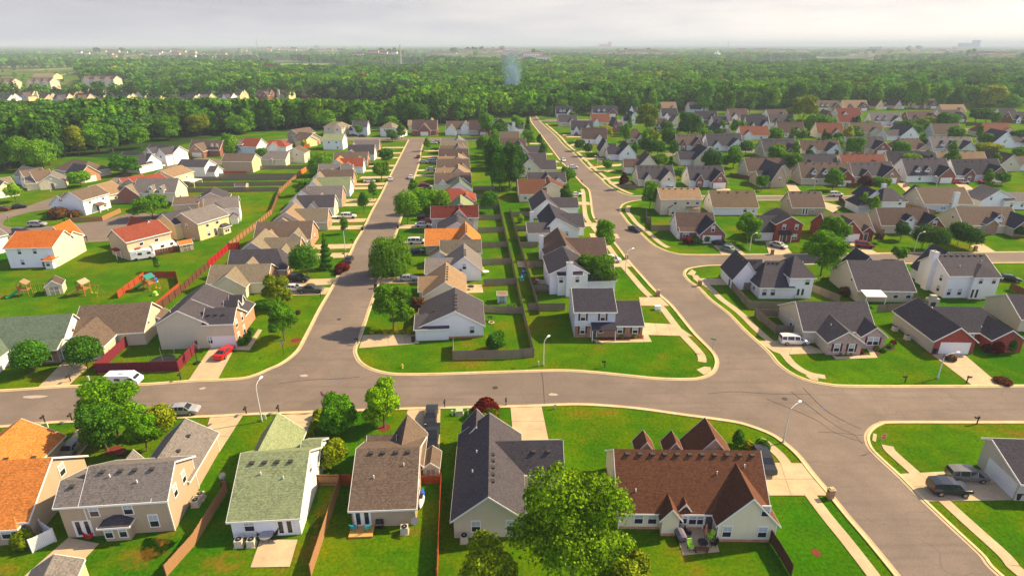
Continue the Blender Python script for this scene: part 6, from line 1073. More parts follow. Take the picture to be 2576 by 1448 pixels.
# ---------------------------------------------------------------- vehicles
def car_parts(kind):
    # stations: x, bottom, belt, roof, half width belt, half width roof
    if kind=='sedan': St=[(-2.35,.45,.72,.72,.74,.70),(-2.30,.30,.92,.93,.84,.78),(-1.75,.26,.98,1.00,.89,.80),(-1.15,.24,.99,1.40,.90,.62),(-.2,.24,.97,1.46,.91,.64),(.55,.24,.95,1.42,.91,.63),(1.25,.24,.92,.94,.90,.78),(2.0,.28,.80,.82,.86,.74),(2.35,.34,.62,.63,.76,.68)]; wb=(-1.42,1.38); wr=.33
    elif kind=='coupe': St=[(-2.35,.45,.75,.76,.78,.74),(-2.28,.30,.98,1.0,.88,.80),(-1.7,.26,1.02,1.05,.92,.82),(-.85,.24,1.0,1.34,.93,.62),(-.1,.24,.97,1.37,.93,.64),(.25,.24,.95,1.33,.93,.64),(.95,.24,.92,.95,.92,.80),(2.1,.28,.84,.87,.88,.78),(2.4,.36,.66,.68,.78,.70)]; wb=(-1.42,1.45); wr=.36
    elif kind=='van': St=[(-2.5,.40,1.0,1.1,.88,.82),(-2.45,.28,1.08,1.68,.94,.74),(-1.6,.26,1.08,1.76,.97,.76),(-.3,.26,1.06,1.78,.98,.77),(.7,.26,1.04,1.70,.98,.74),(1.55,.26,1.0,1.06,.96,.82),(2.3,.30,.82,.86,.90,.76),(2.55,.38,.66,.68,.80,.70)]; wb=(-1.55,1.5); wr=.35
    elif kind=='suv': St=[(-2.3,.48,1.0,1.05,.88,.82),(-2.25,.36,1.12,1.66,.93,.76),(-1.4,.34,1.12,1.76,.96,.78),(-.2,.34,1.10,1.78,.96,.78),(.5,.34,1.08,1.70,.96,.75),(1.15,.34,1.06,1.12,.94,.84),(2.05,.36,.98,1.02,.90,.80),(2.3,.42,.78,.80,.84,.76)]; wb=(-1.4,1.38); wr=.38
    else: St=[(-2.8,.55,.98,.99,.90,.86),(-2.75,.48,1.06,1.07,.94,.90),(-1.0,.46,1.06,1.07,.95,.91),(-.95,.46,1.08,1.70,.95,.74),(-.1,.46,1.08,1.80,.95,.76),(.5,.46,1.06,1.74,.95,.74),(1.15,.46,1.04,1.10,.94,.86),(2.4,.48,.98,1.02,.92,.82),(2.75,.52,.76,.78,.88,.80)]; wb=(-1.75,1.8); wr=.42
    bd=MB(); gl=MB()
    def ring(s): x,zb,zt,zr,hb,hr=s; zm=zb+(zt-zb)*.45; L_=[(x,-hb*.88,zb),(x,-hb*1.0,zm),(x,-hb,zt),(x,-hr,zr)]; return L_+[(x,-p[1],p[2]) for p in L_[::-1]]
    Rg=[ring(s) for s in St]
    for i in range(len(St)-1):
        c0=St[i][3]-St[i][2]>.25; c1=St[i+1][3]-St[i+1][2]>.25
        for j in range(7):
            q=[Rg[i][j],Rg[i+1][j],Rg[i+1][j+1],Rg[i][j+1]]
            glass=(j in(2,4) and (c0 or c1)) or (j==3 and (c0!=c1))
            if glass:
                q=[Vector(p) for p in q]; cc=sum(q,Vector())/4; bd.face([tuple(p) for p in q]); n=(q[1]-q[0]).cross(q[3]-q[0])
                if n.length<1e-6: n=(q[2]-q[1]).cross(q[3]-q[2])
                n.normalize()
                if n.dot(cc-Vector((cc.x*.8,0,.8)))<0: n=-n
                gl.face([tuple(cc+(p-cc)*.88+n*.012) for p in q])
            else: bd.face(q)
    bd.face(Rg[0][::-1]); bd.face(Rg[-1])
    for r in (Rg[0],): pass
    bot=[(s[0],-s[4]*.88,s[1]) for s in St]; 
    for i in range(len(St)-1): a,b_=St[i],St[i+1]; bd.face([(a[0],-a[4]*.88,a[1]),(a[0],a[4]*.88,a[1]),(b_[0],b_[4]*.88,b_[1]),(b_[0],-b_[4]*.88,b_[1])])
    if kind=='pickup': bd.box(-2.7,-.82,1.0,-1.05,.82,1.085)
    return bd,gl,wb,wr,St
CARM={}
def car(label,px,py,ang,kind='sedan',colr='silver',world=False,group='parked cars',name=None,sc=1.0):
    X,Y=(px,py) if world else W(px,py)
    COL={'silver':(.42,.43,.46),'white':(.80,.80,.82),'black':(.015,.016,.02),'red':(.62,.012,.012),'maroon':(.16,.01,.02),'navy':(.016,.024,.05),'gunmetal':(.17,.165,.165),'pearl':(.66,.66,.68),'grey':(.10,.105,.11),'gold':(.30,.28,.22),'green':(.16,.24,.22),'dark':(.03,.03,.035)}[colr]
    t=empty(name or {'pickup':'pickup_truck','van':'minivan','suv':'sport_utility_car','coupe':'coupe_car'}.get(kind,'sedan_car'),(X,Y,.07),R(ang)); t.scale=(sc,sc,sc); tag(t,label,{'pickup':'pickup truck','van':'minivan'}.get(kind,'car'),group)
    k=kind
    if k not in CARM:
        bd,gl,wb,wr,St=car_parts(kind); me={}
        def mk(b,n,m): o=b.build(n,m); d=o.data; bpy.data.objects.remove(o); return d
        me['body']=mk(bd,'body',M_trim); me['glass']=mk(gl,'windows',M_glass)
        wbm=MB(); wbm.tube([(0,-.12,0),(0,.12,0)],wr,14,0); me['tyre']=mk(wbm,'tyre',M_tyre)
        rb=MB(); rb.tube([(0,-.135,0),(0,.135,0)],wr*.58,10,0); me['rim']=mk(rb,'rim',M_rim)
        hb=MB(); z=St[-1][2]; hb.box(-.06,-.16,-.07,.05,.16,.07); me['lamp']=mk(hb,'lamp',plain('headlamp_lens',(.7,.7,.7),.2)); me['tail']=mk(hb,'lamp',plain('tail_lamp_lens',(.45,.02,.02),.3)); 
        CARM[k]=(me,wb,wr,St)
    me,wb,wr,St=CARM[k]
    bdy=bpy.data.objects.new('body',me['body']); C.objects.link(bdy); bdy.parent=t
    bdy.material_slots[0].link='OBJECT'; bdy.material_slots[0].material=paint(colr,COL)
    g=bpy.data.objects.new('windows',me['glass']); C.objects.link(g); g.parent=t
    for x in wb:
        for s in(-1,1):
            w_=bpy.data.objects.new('wheel',me['tyre']); C.objects.link(w_); w_.parent=t; w_.location=(x,s*(St[3][4]-.1),wr)
            if Y<150: r_=bpy.data.objects.new('rim',me['rim']); C.objects.link(r_); r_.parent=w_
    if Y<260:
        for s in(-1,1):
            for nm,md,x,i in (('headlight','lamp',St[-1][0]-.06,-1),('tail_light','tail',St[0][0]+.04,0)):
                o=bpy.data.objects.new(nm,me[md]); C.objects.link(o); o.parent=t; o.location=(x,s*(St[i][4]*.78),(St[i][1]+St[i][2])/2+.12)
    return t
CARS=[('red sports car on the dormered house driveway',566,893,86,'coupe','red'),('silver sedan parked at the near kerb beside the round olive tree',461,1039,5,'sedan','silver'),('gold-grey sedan on the driveway behind the orange-roofed house',190,1130,92,'sedan','gold'),('dark sedan at the street end of the narrow driveway behind the small brown house',1085,1053,-88,'sedan','dark'),('black pickup truck in the narrow driveway behind the small brown house',1087,1110,-88,'pickup','black'),('dark purple-grey car half hidden behind the cream brownred-roofed house',1920,1172,-92,'suv','dark'),
('white-topped minivan with black windows on the pink-brick house driveway',1996,864,-3,'van','white'),('grey minivan nearest the white garage door at lower right',2430,1204,-4,'van','gunmetal',False,'parked cars',None,.92),('black-blue sport utility car in front of the grey minivan',2384,1238,-4,'suv','navy'),('black sport utility car on the west driveway by the round tree',753,708,-3,'suv','black'),('dark-grey pickup truck on the west driveway, below the black vehicle',783,735,2,'pickup','grey'),('white car half behind the yellow-green airy tree',739,731,0,'sedan','white'),
('dark sedan parked at the west kerb of the long street',878,658,92,'sedan','dark'),('silver sedan on the driveway under the willow',1026,706,5,'sedan','silver'),('dark car in the shade of the willow at the kerb',948,686,95,'sedan','dark'),('white minivan on the orange-roofed house driveway',1050,613,4,'van','white'),('blue sedan below the white minivan',1045,637,8,'sedan','navy'),('white sedan in front of the maroon-roofed house',1064,570,4,'sedan','white'),('dark hatchback beneath the wide round trees',1068,552,8,'suv','black'),('maroon car beside the slate-blue gabled house',1079,560,4,'sedan','maroon'),('maroon car on the driveway above the slim street tree',1066,470,4,'sedan','maroon'),('white sport utility car with a trailer on the west side',878,549,4,'suv','white'),('white sedan on the west driveway by the leafy kerb tree',930,459,4,'sedan','white'),('white hatchback at the west kerb of the long street',983,454,95,'sedan','white'),('white car driving up the middle of the long street',1034,449,95,'sedan','white'),('maroon car standing in the far part of the long street',1053,397,95,'sedan','maroon'),('silver-blue car by the east lawns, left of the silver van',1066,411,4,'sedan','silver'),('silver van on the far east lawn driveway',1091,409,2,'van','silver'),('silver sedan just below the silver van',1086,429,4,'sedan','silver'),('dark car before the blue-grey end house',889,343,10,'sedan','dark'),('dark sedan by the end-street trees',912,345,0,'sedan','dark'),('white box truck at the end street',905,363,0,'van','white'),('dark car right of the T junction',1098,361,0,'sedan','dark'),('white car near the T junction driveways',1090,362,0,'sedan','white'),
('white sedan driving on the upper second street',1417,406,-82,'sedan','white'),('white car partly behind the kerb tree of the second street',1441,424,0,'sedan','white'),('low white sports car on the inner-row driveway',1449,493,0,'coupe','white'),('black car driving on the second street bend',1597,581,-60,'sedan','black'),('white van roof behind the dark spreading tree',1537,659,0,'van','white'),('dark car in front of the brick gable house garage',1812,618,-50,'sedan','dark'),('pale green sedan at the foot of the brick gable driveway',1833,632,-50,'sedan','green'),('silver coupe on the red-brick porch house driveway',1957,622,-50,'sedan','silver'),('maroon sport utility car in front of the garage-front brick house',2173,623,-20,'suv','maroon'),('white sport utility car on the side street by the white patio-door house',2103,494,0,'suv','white'),('black sedan at the right picture edge past the off-white house',2536,706,-25,'sedan','black'),('red car parked before the three-gable dark brick house',2401,461,-20,'sedan','red'),('silver car beside the red one in the third row',2421,462,-20,'suv','silver'),('red pickup truck in front of the brick three-gable house',2480,462,0,'pickup','red'),('white compact car in the fourth row driveway',2014,381,-40,'sedan','white'),('black hatchback near the conical evergreen',2223,377,-10,'sedan','black'),('dark car right of the low taupe hip-roofed house',2352,370,0,'sedan','dark'),('black sedan parked at the upper left kerb',48,524,30,'sedan','black'),('silver estate car on the crescent road below the oval lawn',96,570,10,'suv','silver'),('silver-grey car near the orange-roofed house garage',57,588,-10,'van','grey'),('maroon car at the left picture edge',6,530,10,'sedan','maroon'),('white car beside the slate-roofed white house',402,420,0,'sedan','white'),('red pickup truck by the slate annex of the grey-roofed house',468,534,15,'pickup','red'),('dark car next to the red pickup in the crescent',420,546,40,'sedan','dark'),('silver car before the cream steep garage',392,414,10,'sedan','silver'),('white car in front of the dark navy gabled house',360,416,0,'sedan','white'),('dark car by the white two-gable house',478,400,0,'sedan','dark'),('white car on the end-street yard by the young tree',652,398,0,'sedan','white'),('dark car near the orange-brick meadow house',528,392,0,'sedan','dark'),('dark car in the open white garage at the upper street',1449,340,90,'sedan','dark'),('red car at the brick garage, centre right',1798,325,20,'sedan','red'),('dark sedan on the far cross street near twin round trees',2245,385,0,'sedan','grey'),('white car behind the slate corner cottage',1530,660-320,0,'sedan','white'),('white van on the far street beyond the steep gable',1765,401,0,'van','white'),('dark car in front of the big grey house',2372,400,0,'sedan','dark'),('silver car near the white garage ranch at the side-street corner',1686,477,-30,'sedan','silver')]
for a in CARS: car(*a)
# white delivery van at the kerb behind the big bright tree; camper; small trailer
def box_vehicle(name,label,cat,px,py,ang,L_,W_,H_,slope,group=None):
    X,Y=W(px,py); t=empty(name,(X,Y,.06),R(ang)); tag(t,label,cat,group); b=MB(); pr=[(-L_/2,.45),(-L_/2,H_),(L_/2-slope,H_),(L_/2-slope*.3,H_*.62),(L_/2,H_*.5),(L_/2,.45)]
    for s in(-1,1): b.face([(x,s*W_/2,z) for x,z in (pr if s<0 else pr[::-1])])
    for i in range(len(pr)): a=pr[i]; c=pr[(i+1)%len(pr)]; b.face([(a[0],-W_/2,a[1]),(a[0],W_/2,a[1]),(c[0],W_/2,c[1]),(c[0],-W_/2,c[1])])
    b.build('body',plain('camper_white_shell',(.80,.80,.82),.35,var=.03),t)
    for x,s,w_ in ((L_*.28,-1,.8),(-L_*.1,-1,.9),(L_*.1,1,.9),(-L_*.3,1,.7)): q=MB(); q.box(x-w_/2,s*W_/2-.02,H_*.55,x+w_/2,s*W_/2+.02,H_*.78); q.build('window',M_glass,t)
    q=MB(); a,c=pr[2],pr[3]; q.face([(a[0]+.02,-W_/2*.8,a[1]-.1),(a[0]+.02,W_/2*.8,a[1]-.1),(c[0]+.03,W_/2*.8,c[1]+.05),(c[0]+.03,-W_/2*.8,c[1]+.05)]); q.build('windscreen',M_glass,t)
    q=MB(); q.box(-.35,-.3,H_,.35,.3,H_+.22); q.build('roof_unit',M_trim,t)
    for x in(-L_*.3,L_*.28):
        for s in(-1,1): q=MB(); q.tube([(x,s*(W_/2-.2),.36),(x,s*(W_/2+.02),.36)],.36,12); q.build('wheel',M_tyre,t)
    return t
box_vehicle('delivery_van','long white van parked at the kerb behind the bright clump tree','van',316,966,3,5.0,1.9,1.95,1.2)
box_vehicle('camper_trailer','white camper trailer parked behind the brick-red roofed house','camper',362,651,28,5.2,2.3,2.5,1.0); box_vehicle('camper_trailer','larger white camper standing lengthwise against the sunlit peach wall','camper',412,632,60,6.5,2.3,2.6,.8)
box_vehicle('camper_trailer','small white caravan near the round dark tree, upper right','camper',1764,392,0,5,2.2,2.3,.8)
def part(b,name,m,t): return b.build(name,m,t)
t=empty('flatbed_trailer',(*W(851,549),.06),R(4)); tag(t,'small white flat trailer hitched beside the white vehicle','trailer'); b=MB(); b.box(-2,-.9,.5,2,.9,.62); b.box(2,-.05,.5,3,.05,.58); part(b,'deck',M_trim,t)
for s in(-1,1): b=MB(); b.tube([(0,s*.85,.3),(0,s*1.02,.3)],.3,10); part(b,'wheel',M_tyre,t)

# ---------------------------------------------------------------- street furniture
def lamp(label,px,py,pyt,adir,arm=1.6):
    X,Y=W(px,py); h=max(4.5,Htop(px,py,pyt)); t=empty('street_lamp',(X,Y,0),R(adir)); tag(t,label,'street lamp','street lamps')
    b=MB(); b.tube([(0,0,0),(0,0,h*.6),(.02,0,h*.85),(.25,0,h*.95),(arm*.6,0,h),(arm,0,h*1.01)],[.11,.09,.075,.06,.05,.045],8); b.build('pole',M_lamp,t)
    b=MB(); b.tube([(0,0,0),(0,0,.35)],.17,8); b.build('base',M_metal,t)
    b=MB(); b.tube([(arm-.1,0,h*1.01),(arm+.1,0,h*1.02),(arm+.5,0,h*1.02),(arm+.75,0,h*1.01)],[.06,.15,.19,.08],8); l=b.build('lamp_head',plain('lamp_head_white',(.85,.85,.86),.4),t)
for a in (('lamp at the near kerb beside the tan driveway, with its arm curving up',659,1059,965,80,1.2),('lamp standing on the corner lawn in front of the two-storey brick-based house',1367,919,853,50,.9),('tall lamp at the curve of the near sidewalk, lower right',1970,1113,1024,35,1.8),('lamp leaning before the red-brick ranch driveway',2358,952,893,10,2.0),('lamp at the second street beside the brick mailbox pillar',1573,686,629,30,1.4),('lamp on the driveway lawn between the big bright tree and the brick house',1885,633,588,20,1.0),('curved lamp in front of the twin dark round trees',2299,634,586,20,1.6),('pole lamp inside the thin street tree on the west side',869,630,575,0,.8),('lamp on the east lawn of the upper second street',1503,418,397,180,.9),('lamp behind the umber-roofed house on the side street',2047,480,467,180,.9),('lamp near the white dormered house, third row',2354,474,460,180,.9),('lamp near the two round dark trees of the second street',1443,376,356,0,.8),('lamp at the top corner of the second street',1487,308,286,0,.8),('lamp by the cream khaki-roofed garage house in the crescent',128,482,458,0,.8)): lamp(*a)
def mailbox(label,px,py,kind='post',ang=0):
    X,Y=W(px,py); t=empty('mailbox',(X,Y,0),R(ang)); tag(t,label,'mailbox','mailboxes')
    if kind=='brick':
        b=MB(); b.box(-.34,-.3,0,.34,.3,1.3); b.build('brick_pillar',wm('tanbrick'),t); b=MB(); b.box(-.4,-.36,1.3,.4,.36,1.4); b.box(-.25,-.21,1.4,.25,.21,1.5); b.build('cap',M_conc,t); b=MB(); b.box(-.37,-.12,.95,-.33,.12,1.2); b.build('box_door',M_black,t)
    else:
        b=MB(); b.box(-.06,-.06,0,.06,.06,1.35); b.box(-.45,-.05,.95,.05,.05,1.03); b.build('post',M_black,t)
        b=MB(); b.tube([(-.55,0,1.15),(.12,0,1.15)],.13,8); b.box(-.55,-.13,1.03,.12,.13,1.15); b.build('box',M_black,t)
for a in (('brick mailbox pillar at the lower right driveway corner',2087,1252,'brick',5),('brick mailbox pillar at the second street above the joined driveways',1655,744,'brick',5),('brick mailbox pillar next to the lamp on the second street',1576,653,'brick',5),('brick mailbox pillar by the curved-corner house driveway',1760,719,'brick',5),('brick mailbox pillar beside the silver coupe driveway',1942,640,'brick',0),('brick mailbox pillar at the maroon car driveway',2158,640,'brick',0),('brick mailbox pillar at the far right side street',2452,632,'brick',0),('brick mailbox pillar near the off-white house roof',2323,663,'brick',0),
 ('black mailbox on the kerb before the brick-based house lawn',1521,924,'post',0),('black mailbox in a little bed near the leaning lamp',2276,962,'post',0),('black mailbox beside the red-brick ranch driveway',2431,963,'post',180),('black mailbox on the far kerb at the right',2457,1066,'post',0),('black mailbox at the left kerb, first of two',114,1063,'post',90),('black mailbox at the left kerb, second of two',182,1058,'post',90),('black mailbox at the tan driveway kerb',620,1041,'post',90),('black mailbox beside the green house driveway, with a pink tuft',702,1037,'post',90),('black mailbox at the kerb by the dark parked sedan',1119,1024,'post',90),('black mailbox right of the red Japanese maple',1273,1019,'post',90),('black mailbox at the foot of the white corner driveway',901,866,'post',0),('black mailbox by the dark-grey pickup driveway',807,747,'post',0),('black mailbox beside the trampoline yard corner',455,955,'post',90),('rusty-red mailbox on the lower left driveway edge',178,959,'post',90),('black mailbox on the west kerb lawn near the dark sedan',867,648,'post',0),('black mailbox on the west lawn under the pole lamp',887,613,'post',0),('black mailbox at the second street driveway of the slate house',1464,462,'post',0),('black mailbox at the kerb by the bright leaning tree',1499,560,'post',0),('black mailbox at the east kerb, upper second street',1477,414,'post',0),('black mailbox on the crescent kerb by the orange-roofed house',163,590,'post',0),('black mailbox on the crescent road edge before the wide lawn',220,606,'post',0)): mailbox(*a)
def simple(name,label,cat,px,py,parts,ang=0,group=None,z=0):
    X,Y=W(px,py); t=empty(name,(X,Y,z),R(ang)); tag(t,label,cat,group)
    for nm,fn,m in parts: b=MB(); fn(b); b.build(nm,m,t)
    return t
M_red=plain('red_paint',(.65,.02,.03),.4,var=.03); M_green=plain('green_sign',(.02,.22,.14),.5); M_yel=plain('yellow_paint',(.75,.50,.03),.5); M_teal=plain('teal_plastic',(.02,.42,.50),.4); M_blueP=plain('blue_plastic',(.02,.12,.55),.4); M_greenP=plain('green_plastic',(.02,.32,.15),.4); M_lime=plain('lime_plastic',(.40,.75,.05),.4); M_whiteP=M_trim; M_playwood=woodm('playset_wood',(.42,.17,.06)); M_deck=woodm('new_deck_wood',(.62,.36,.10)); M_steel=plain('brushed_steel',(.35,.36,.38),.4,metal=.6)
# stop signs and street-name signs
def text_mesh(s,size,m,parent,loc,rot):
    cu=bpy.data.curves.new('lettering','FONT'); cu.body=s; cu.size=size; cu.align_x='CENTER'; cu.align_y='CENTER'; cu.extrude=.004; o=bpy.data.objects.new('lettering',cu); C.objects.link(o)
    me=bpy.data.meshes.new_from_object(o.evaluated_get(bpy.context.evaluated_depsgraph_get())); bpy.data.objects.remove(o); me.materials.clear(); me.materials.append(m); q=bpy.data.objects.new('lettering',me); C.objects.link(q); q.parent=parent; q.location=loc; q.rotation_euler=rot; return q
def stop(label,px,py,ang):
    X,Y=W(px,py); t=empty('stop_sign',(X,Y,0),R(ang)); tag(t,label,'stop sign','stop signs')
    b=MB(); b.tube([(0,0,0),(0,0,2.5)],.035,6); b.build('post',M_steel,t)
    def octa(r,y0,y1): 
        b=MB(); P_=[(r*math.cos(R(22.5+45*k)),r*math.sin(R(22.5+45*k))+2.35) for k in range(8)]; b.face([(x,y0,z) for x,z in P_]); b.face([(x,y1,z) for x,z in P_[::-1]])
        for k in range(8): a,c=P_[k],P_[(k+1)%8]; b.face([(a[0],y0,a[1]),(a[0],y1,a[1]),(c[0],y1,c[1]),(c[0],y0,c[1])])
        return b
    s=octa(.42,-.05,-.04).build('sign_border',M_whiteP,t); s2=octa(.385,-.056,-.049).build('sign_plate',M_red,t)
    text_mesh('STOP',.30,M_whiteP,s2,(0,-.062,2.35),(R(90),0,0)); return t
stop('red stop sign at the lower right corner verge',2213,1133,12); stop('small stop sign at the tip of the oval lawn, far left',26,566,-20)
simple('street_name_sign','green street-name signs on a dark post on the corner lawn beside the airy tree','street sign',714,892,[('post',lambda b:b.tube([(0,0,0),(0,0,3.0)],.04,6),M_black),('name_plate',lambda b:b.box(-.45,-.03,2.75,.45,.0,2.95),M_green),('name_plate',lambda b:b.box(-.015,-.45,2.98,.015,.45,3.18),M_green),('sign_plate',lambda b:b.box(-.28,-.05,2.0,.28,-.03,2.6),M_steel)],20)
simple('street_name_sign','green street-name sign on a thin post at the second street corner kerb','street sign',1791,884,[('post',lambda b:b.tube([(0,0,0),(0,0,2.6)],.035,6),M_steel),('name_plate',lambda b:b.box(-.45,-.03,2.35,.45,.0,2.55),M_green),('name_plate',lambda b:b.box(-.015,-.45,2.58,.015,.45,2.78),M_green)],-30)
simple('fire_hydrant','small yellow fire hydrant on the corner lawn near the kerb','hydrant',1012,925,[('barrel',lambda b:(b.tube([(0,0,0),(0,0,.1),(0,0,.12),(0,0,.6),(0,0,.72),(0,0,.8)],[.2,.2,.14,.14,.15,.04],10)),M_yel),('hose_cap',lambda b:(b.tube([(-.25,0,.45),(.25,0,.45)],.07,8)),M_whiteP)])
for px,py,lb in ((224,957,'left of the white van'),(668,1054,'by the near kerb lamp'),(1355,920,'on the corner lawn by the lamp'),(1396,1028,'at the near kerb by the concrete driveway'),(1844,806-0,'' ),(1138,1044,'beside the green utility box, left'),(1178,1042,'beside the green utility box, right'),(120,1075,'near the two left mailboxes'),(1264,908-0,''),(602,592,''),(1660,786,'on the strip lawn by the pale driveway')):
    if lb: simple('utility_pedestal','small pale utility pedestal '+lb,'utility box',px,py,[('post',lambda b:(b.box(-.12,-.1,0,.12,.1,.75),b.box(-.14,-.12,.75,.14,.12,.85)),plain('pale_green_box',(.55,.58,.42),.6))],8,'utility pedestals')
simple('utility_box','green-grey transformer box on the lawn under the red maple','utility box',1156,1041,[('cabinet',lambda b:(b.box(-.5,-.4,.08,.5,.4,.75),b.face([(-.52,-.42,.75),(.52,-.42,.75),(.52,.42,.86),(-.52,.42,.86)])),plain('box_green',(.42,.50,.30),.6)),('pad',lambda b:b.box(-.65,-.55,0,.65,.55,.08),M_conc)],3)
simple('utility_box','white electrical box on the strip lawn above the pale driveway','utility box',1654,778,[('cabinet',lambda b:(b.box(-.6,-.4,.08,.6,.4,.8),b.box(-.62,-.42,.8,.62,.42,.86)),M_whiteP),('pad',lambda b:b.box(-.7,-.5,0,.7,.5,.08),M_conc)],3)
# flag
t=simple('flag_pole','small pole with a striped flag at the kerb behind the dark bushy tree','flag',813,1032,[('pole',lambda b:b.tube([(0,0,0),(0,0,3.4)],.03,6),M_steel)])
Mf=[plain('flag_red',(.6,.03,.05),.7),plain('flag_white',(.8,.8,.8),.7),plain('flag_blue',(.03,.05,.25),.7)]
b=MB()
for k in range(7): b.face([(0,0,3.3-k*.09-.0),(.1+.25,.05,3.0-k*.09),(.75,-.05,2.7-k*.09),(.75,-.05,2.61-k*.09),(.35,.05,2.91-k*.09),(0,0,3.21-k*.09)],k%2)
b.face([(0,-.012,3.3),(.3,.03,3.04),(.3,.03,2.72),(0,-.012,2.98)],2); b.build('flag_cloth',Mf,t)
# trampoline
def tramp(b): b.tube([(2*math.cos(a),2*math.sin(a),.85) for a in np.linspace(0,2*math.pi,25)],.10,6,cap=False)
t=simple('trampoline','round black trampoline inside the maroon-fenced yard','trampoline',412,918,[('frame_ring',tramp,M_black),('jumping_mat',lambda b:b.tube([(0,0,.80),(0,0,.84)],1.85,28),M_black)])
for k in range(4): a=k*1.57+.6; b=MB(); b.tube([(1.95*math.cos(a),1.95*math.sin(a),0),(1.95*math.cos(a),1.95*math.sin(a),2.5)],.035,5); b.build('net_pole',M_steel,t)
# basketball hoop
simple('basketball_hoop','portable basketball hoop at the fence corner beside the red car driveway','basketball hoop',497,913,[('pole',lambda b:b.tube([(0,0,0),(0,0,2.6),(.0,.25,3.0)],.06,6),M_black),('base',lambda b:b.box(-.4,-.5,0,.4,.4,.22),M_black),('backboard',lambda b:b.box(-.6,.35,2.65,.6,.4,3.4),M_steel),('rim',lambda b:b.tube([(.23*math.cos(a),.65+.23*math.sin(a),2.8) for a in np.linspace(0,6.28,13)],.02,5,cap=False),M_red)],-30)
# bins
def bin_(label,px,py): simple('wheeled_bin',label,'bin',px,py,[('body',lambda b:(b.tube([(0,0,.12),(0,0,.95)],[.28,.36],4)),M_black),('lid',lambda b:b.box(-.34,-.36,.95,.34,.34,1.04),M_black),('wheel',lambda b:b.tube([(-.3,.28,.12),(.3,.28,.12)],.12,8),M_tyre)],20,'black wheeled bins')
for a in (('black wheeled bin on the white gabled house driveway',1040,860),('black bin at the white garage corner, lower right edge',2557,1256),('black bin beside the red-brick ranch garage door',2349,889),('black bin by the street in front of the brown-yellow driveways',1001+0,575),('black bin at the west kerb opposite the egg-shaped tree',912,580),('black bin behind the pink-brick house, by the silver minivan',2043,848),('black bin at the east kerb below the silver sedan',945,725),('black bin in the garden of the curved-corner white house',2022,725)): bin_(*a)
# AC units
def acu(label,px,py,ang=5): simple('air_conditioner',label,'air conditioner',px,py,[('cabinet',lambda b:b.box(-.4,-.4,.08,.4,.4,.85),plain('ac_cream',(.55,.52,.42),.5)),('fan_grille',lambda b:b.tube([(0,0,.85),(0,0,.89)],.33,16),M_black),('fan_hub',lambda b:b.tube([(0,0,.89),(0,0,.92)],.10,8),M_steel),('pad',lambda b:b.box(-.5,-.5,0,.5,.5,.08),M_conc)],ang,'air conditioning units')
for a in (('air conditioner by the tan house side wall, nearer one',494,1270),('air conditioner by the tan house side wall, farther one',506,1254),('air conditioner at the white back wall, left one, lower left',603,1370),('air conditioner at the white back wall, right one, lower left',634,1370),('air conditioner beside the small brown house back corner',1018,1338),('air conditioner behind the beige dark-ridged house',1168,1360),('air conditioner on the shaded side of the red-brick ranch, nearer',2281,853),('air conditioner on the shaded side of the red-brick ranch, farther',2250,831),('air conditioner beside the tan-roofed cream house',300,862),('air conditioner at the end of the grey-tan two-storey house in the crescent',489,603)): acu(*a)
def dish(label,px,py,h,ang=0):
    simple('satellite_dish',label,'satellite dish',px,py,[('mast',lambda b:b.tube([(0,0,0),(0,0,h)],.03,5),M_steel),('reflector',lambda b:b.tube([(0,0,h),(.0,-.10,h+.10),(0,-.16,h+.16)],[.08,.38,.42],14),plain('dish_grey',(.16,.17,.18),.5))],ang,'satellite dishes')
dish('grey satellite dish on a short mast by the fence top, lower left',568,1228,1.9); dish('grey satellite dish at the right corner of the small brown house',1046,1338,1.6)
# sheds
def shed(label,px,py,ang,L_,D_,h,rz,wc,rc,double=True,name='garden_shed',ax='y'):
    X,Y=W(px,py); t=empty(name,(X,Y,0),R(ang)); tag(t,label,'shed'); wl={}; rf=MB(); tr=MB(); B=blk(0,0,L_,D_,h,rz,ax,ov=.15); do_block(B,wl,rf,tr,wc); wl[wc].build('wall',wm(wc),t); rf.build('roof',rm(rc),t); tr.build('roof_trim',M_trim,t)
    b=MB(); b.box(L_*.2,-.05,.05,L_*.8,.0,h*.85); dd=b.build('door',plain('shed_door_'+wc,sc3(WALL.get(wc,(.4,.3,.2)),.45),.7),t); b=MB(); 
    for x in (L_*.2,L_*.5-.03,L_*.8-.06): b.box(x,-.07,.05,x+.06,-.02,h*.85)
    b.box(L_*.2,-.07,h*.45,L_*.8,-.02,h*.45+.06); b.build('door_trim',M_trim,dd)
shed('small tan shed with brown gable roof inside the red-brown fence near the kayak',1065,1207,2,2.0,3.2,1.9,2.7,'beige','taupe'); shed('yellow barn-shaped shed with brown roof on the big left lawn',119,744,25,3.0,3.4,2.1,3.3,'beige','brown'); shed('grey-roofed shed cut off by the bottom left edge',48,1575,18,4.4,4.6,2.2,3.5,'yellow','grey'); shed('small pink-roofed pale shed beside the grey cross fence',1251,762,2,2.0,2.0,1.8,2.1,'paleblue','peachroof' if False else 'tan',ax='x'); shed('small wooden shed with orange roof by the crescent campers',455,634,40,3.2,2.8,1.9,2.6,'tan','orange',ax='x'); shed('small brown back annex shed behind the rail fence',592,482,5,4,3,2.0,2.8,'tan','brown',ax='x'); shed('dark-roofed little shed behind the brick double-gable cottage',2010,434,0,3,3,2,2.8,'paleblue','slate')
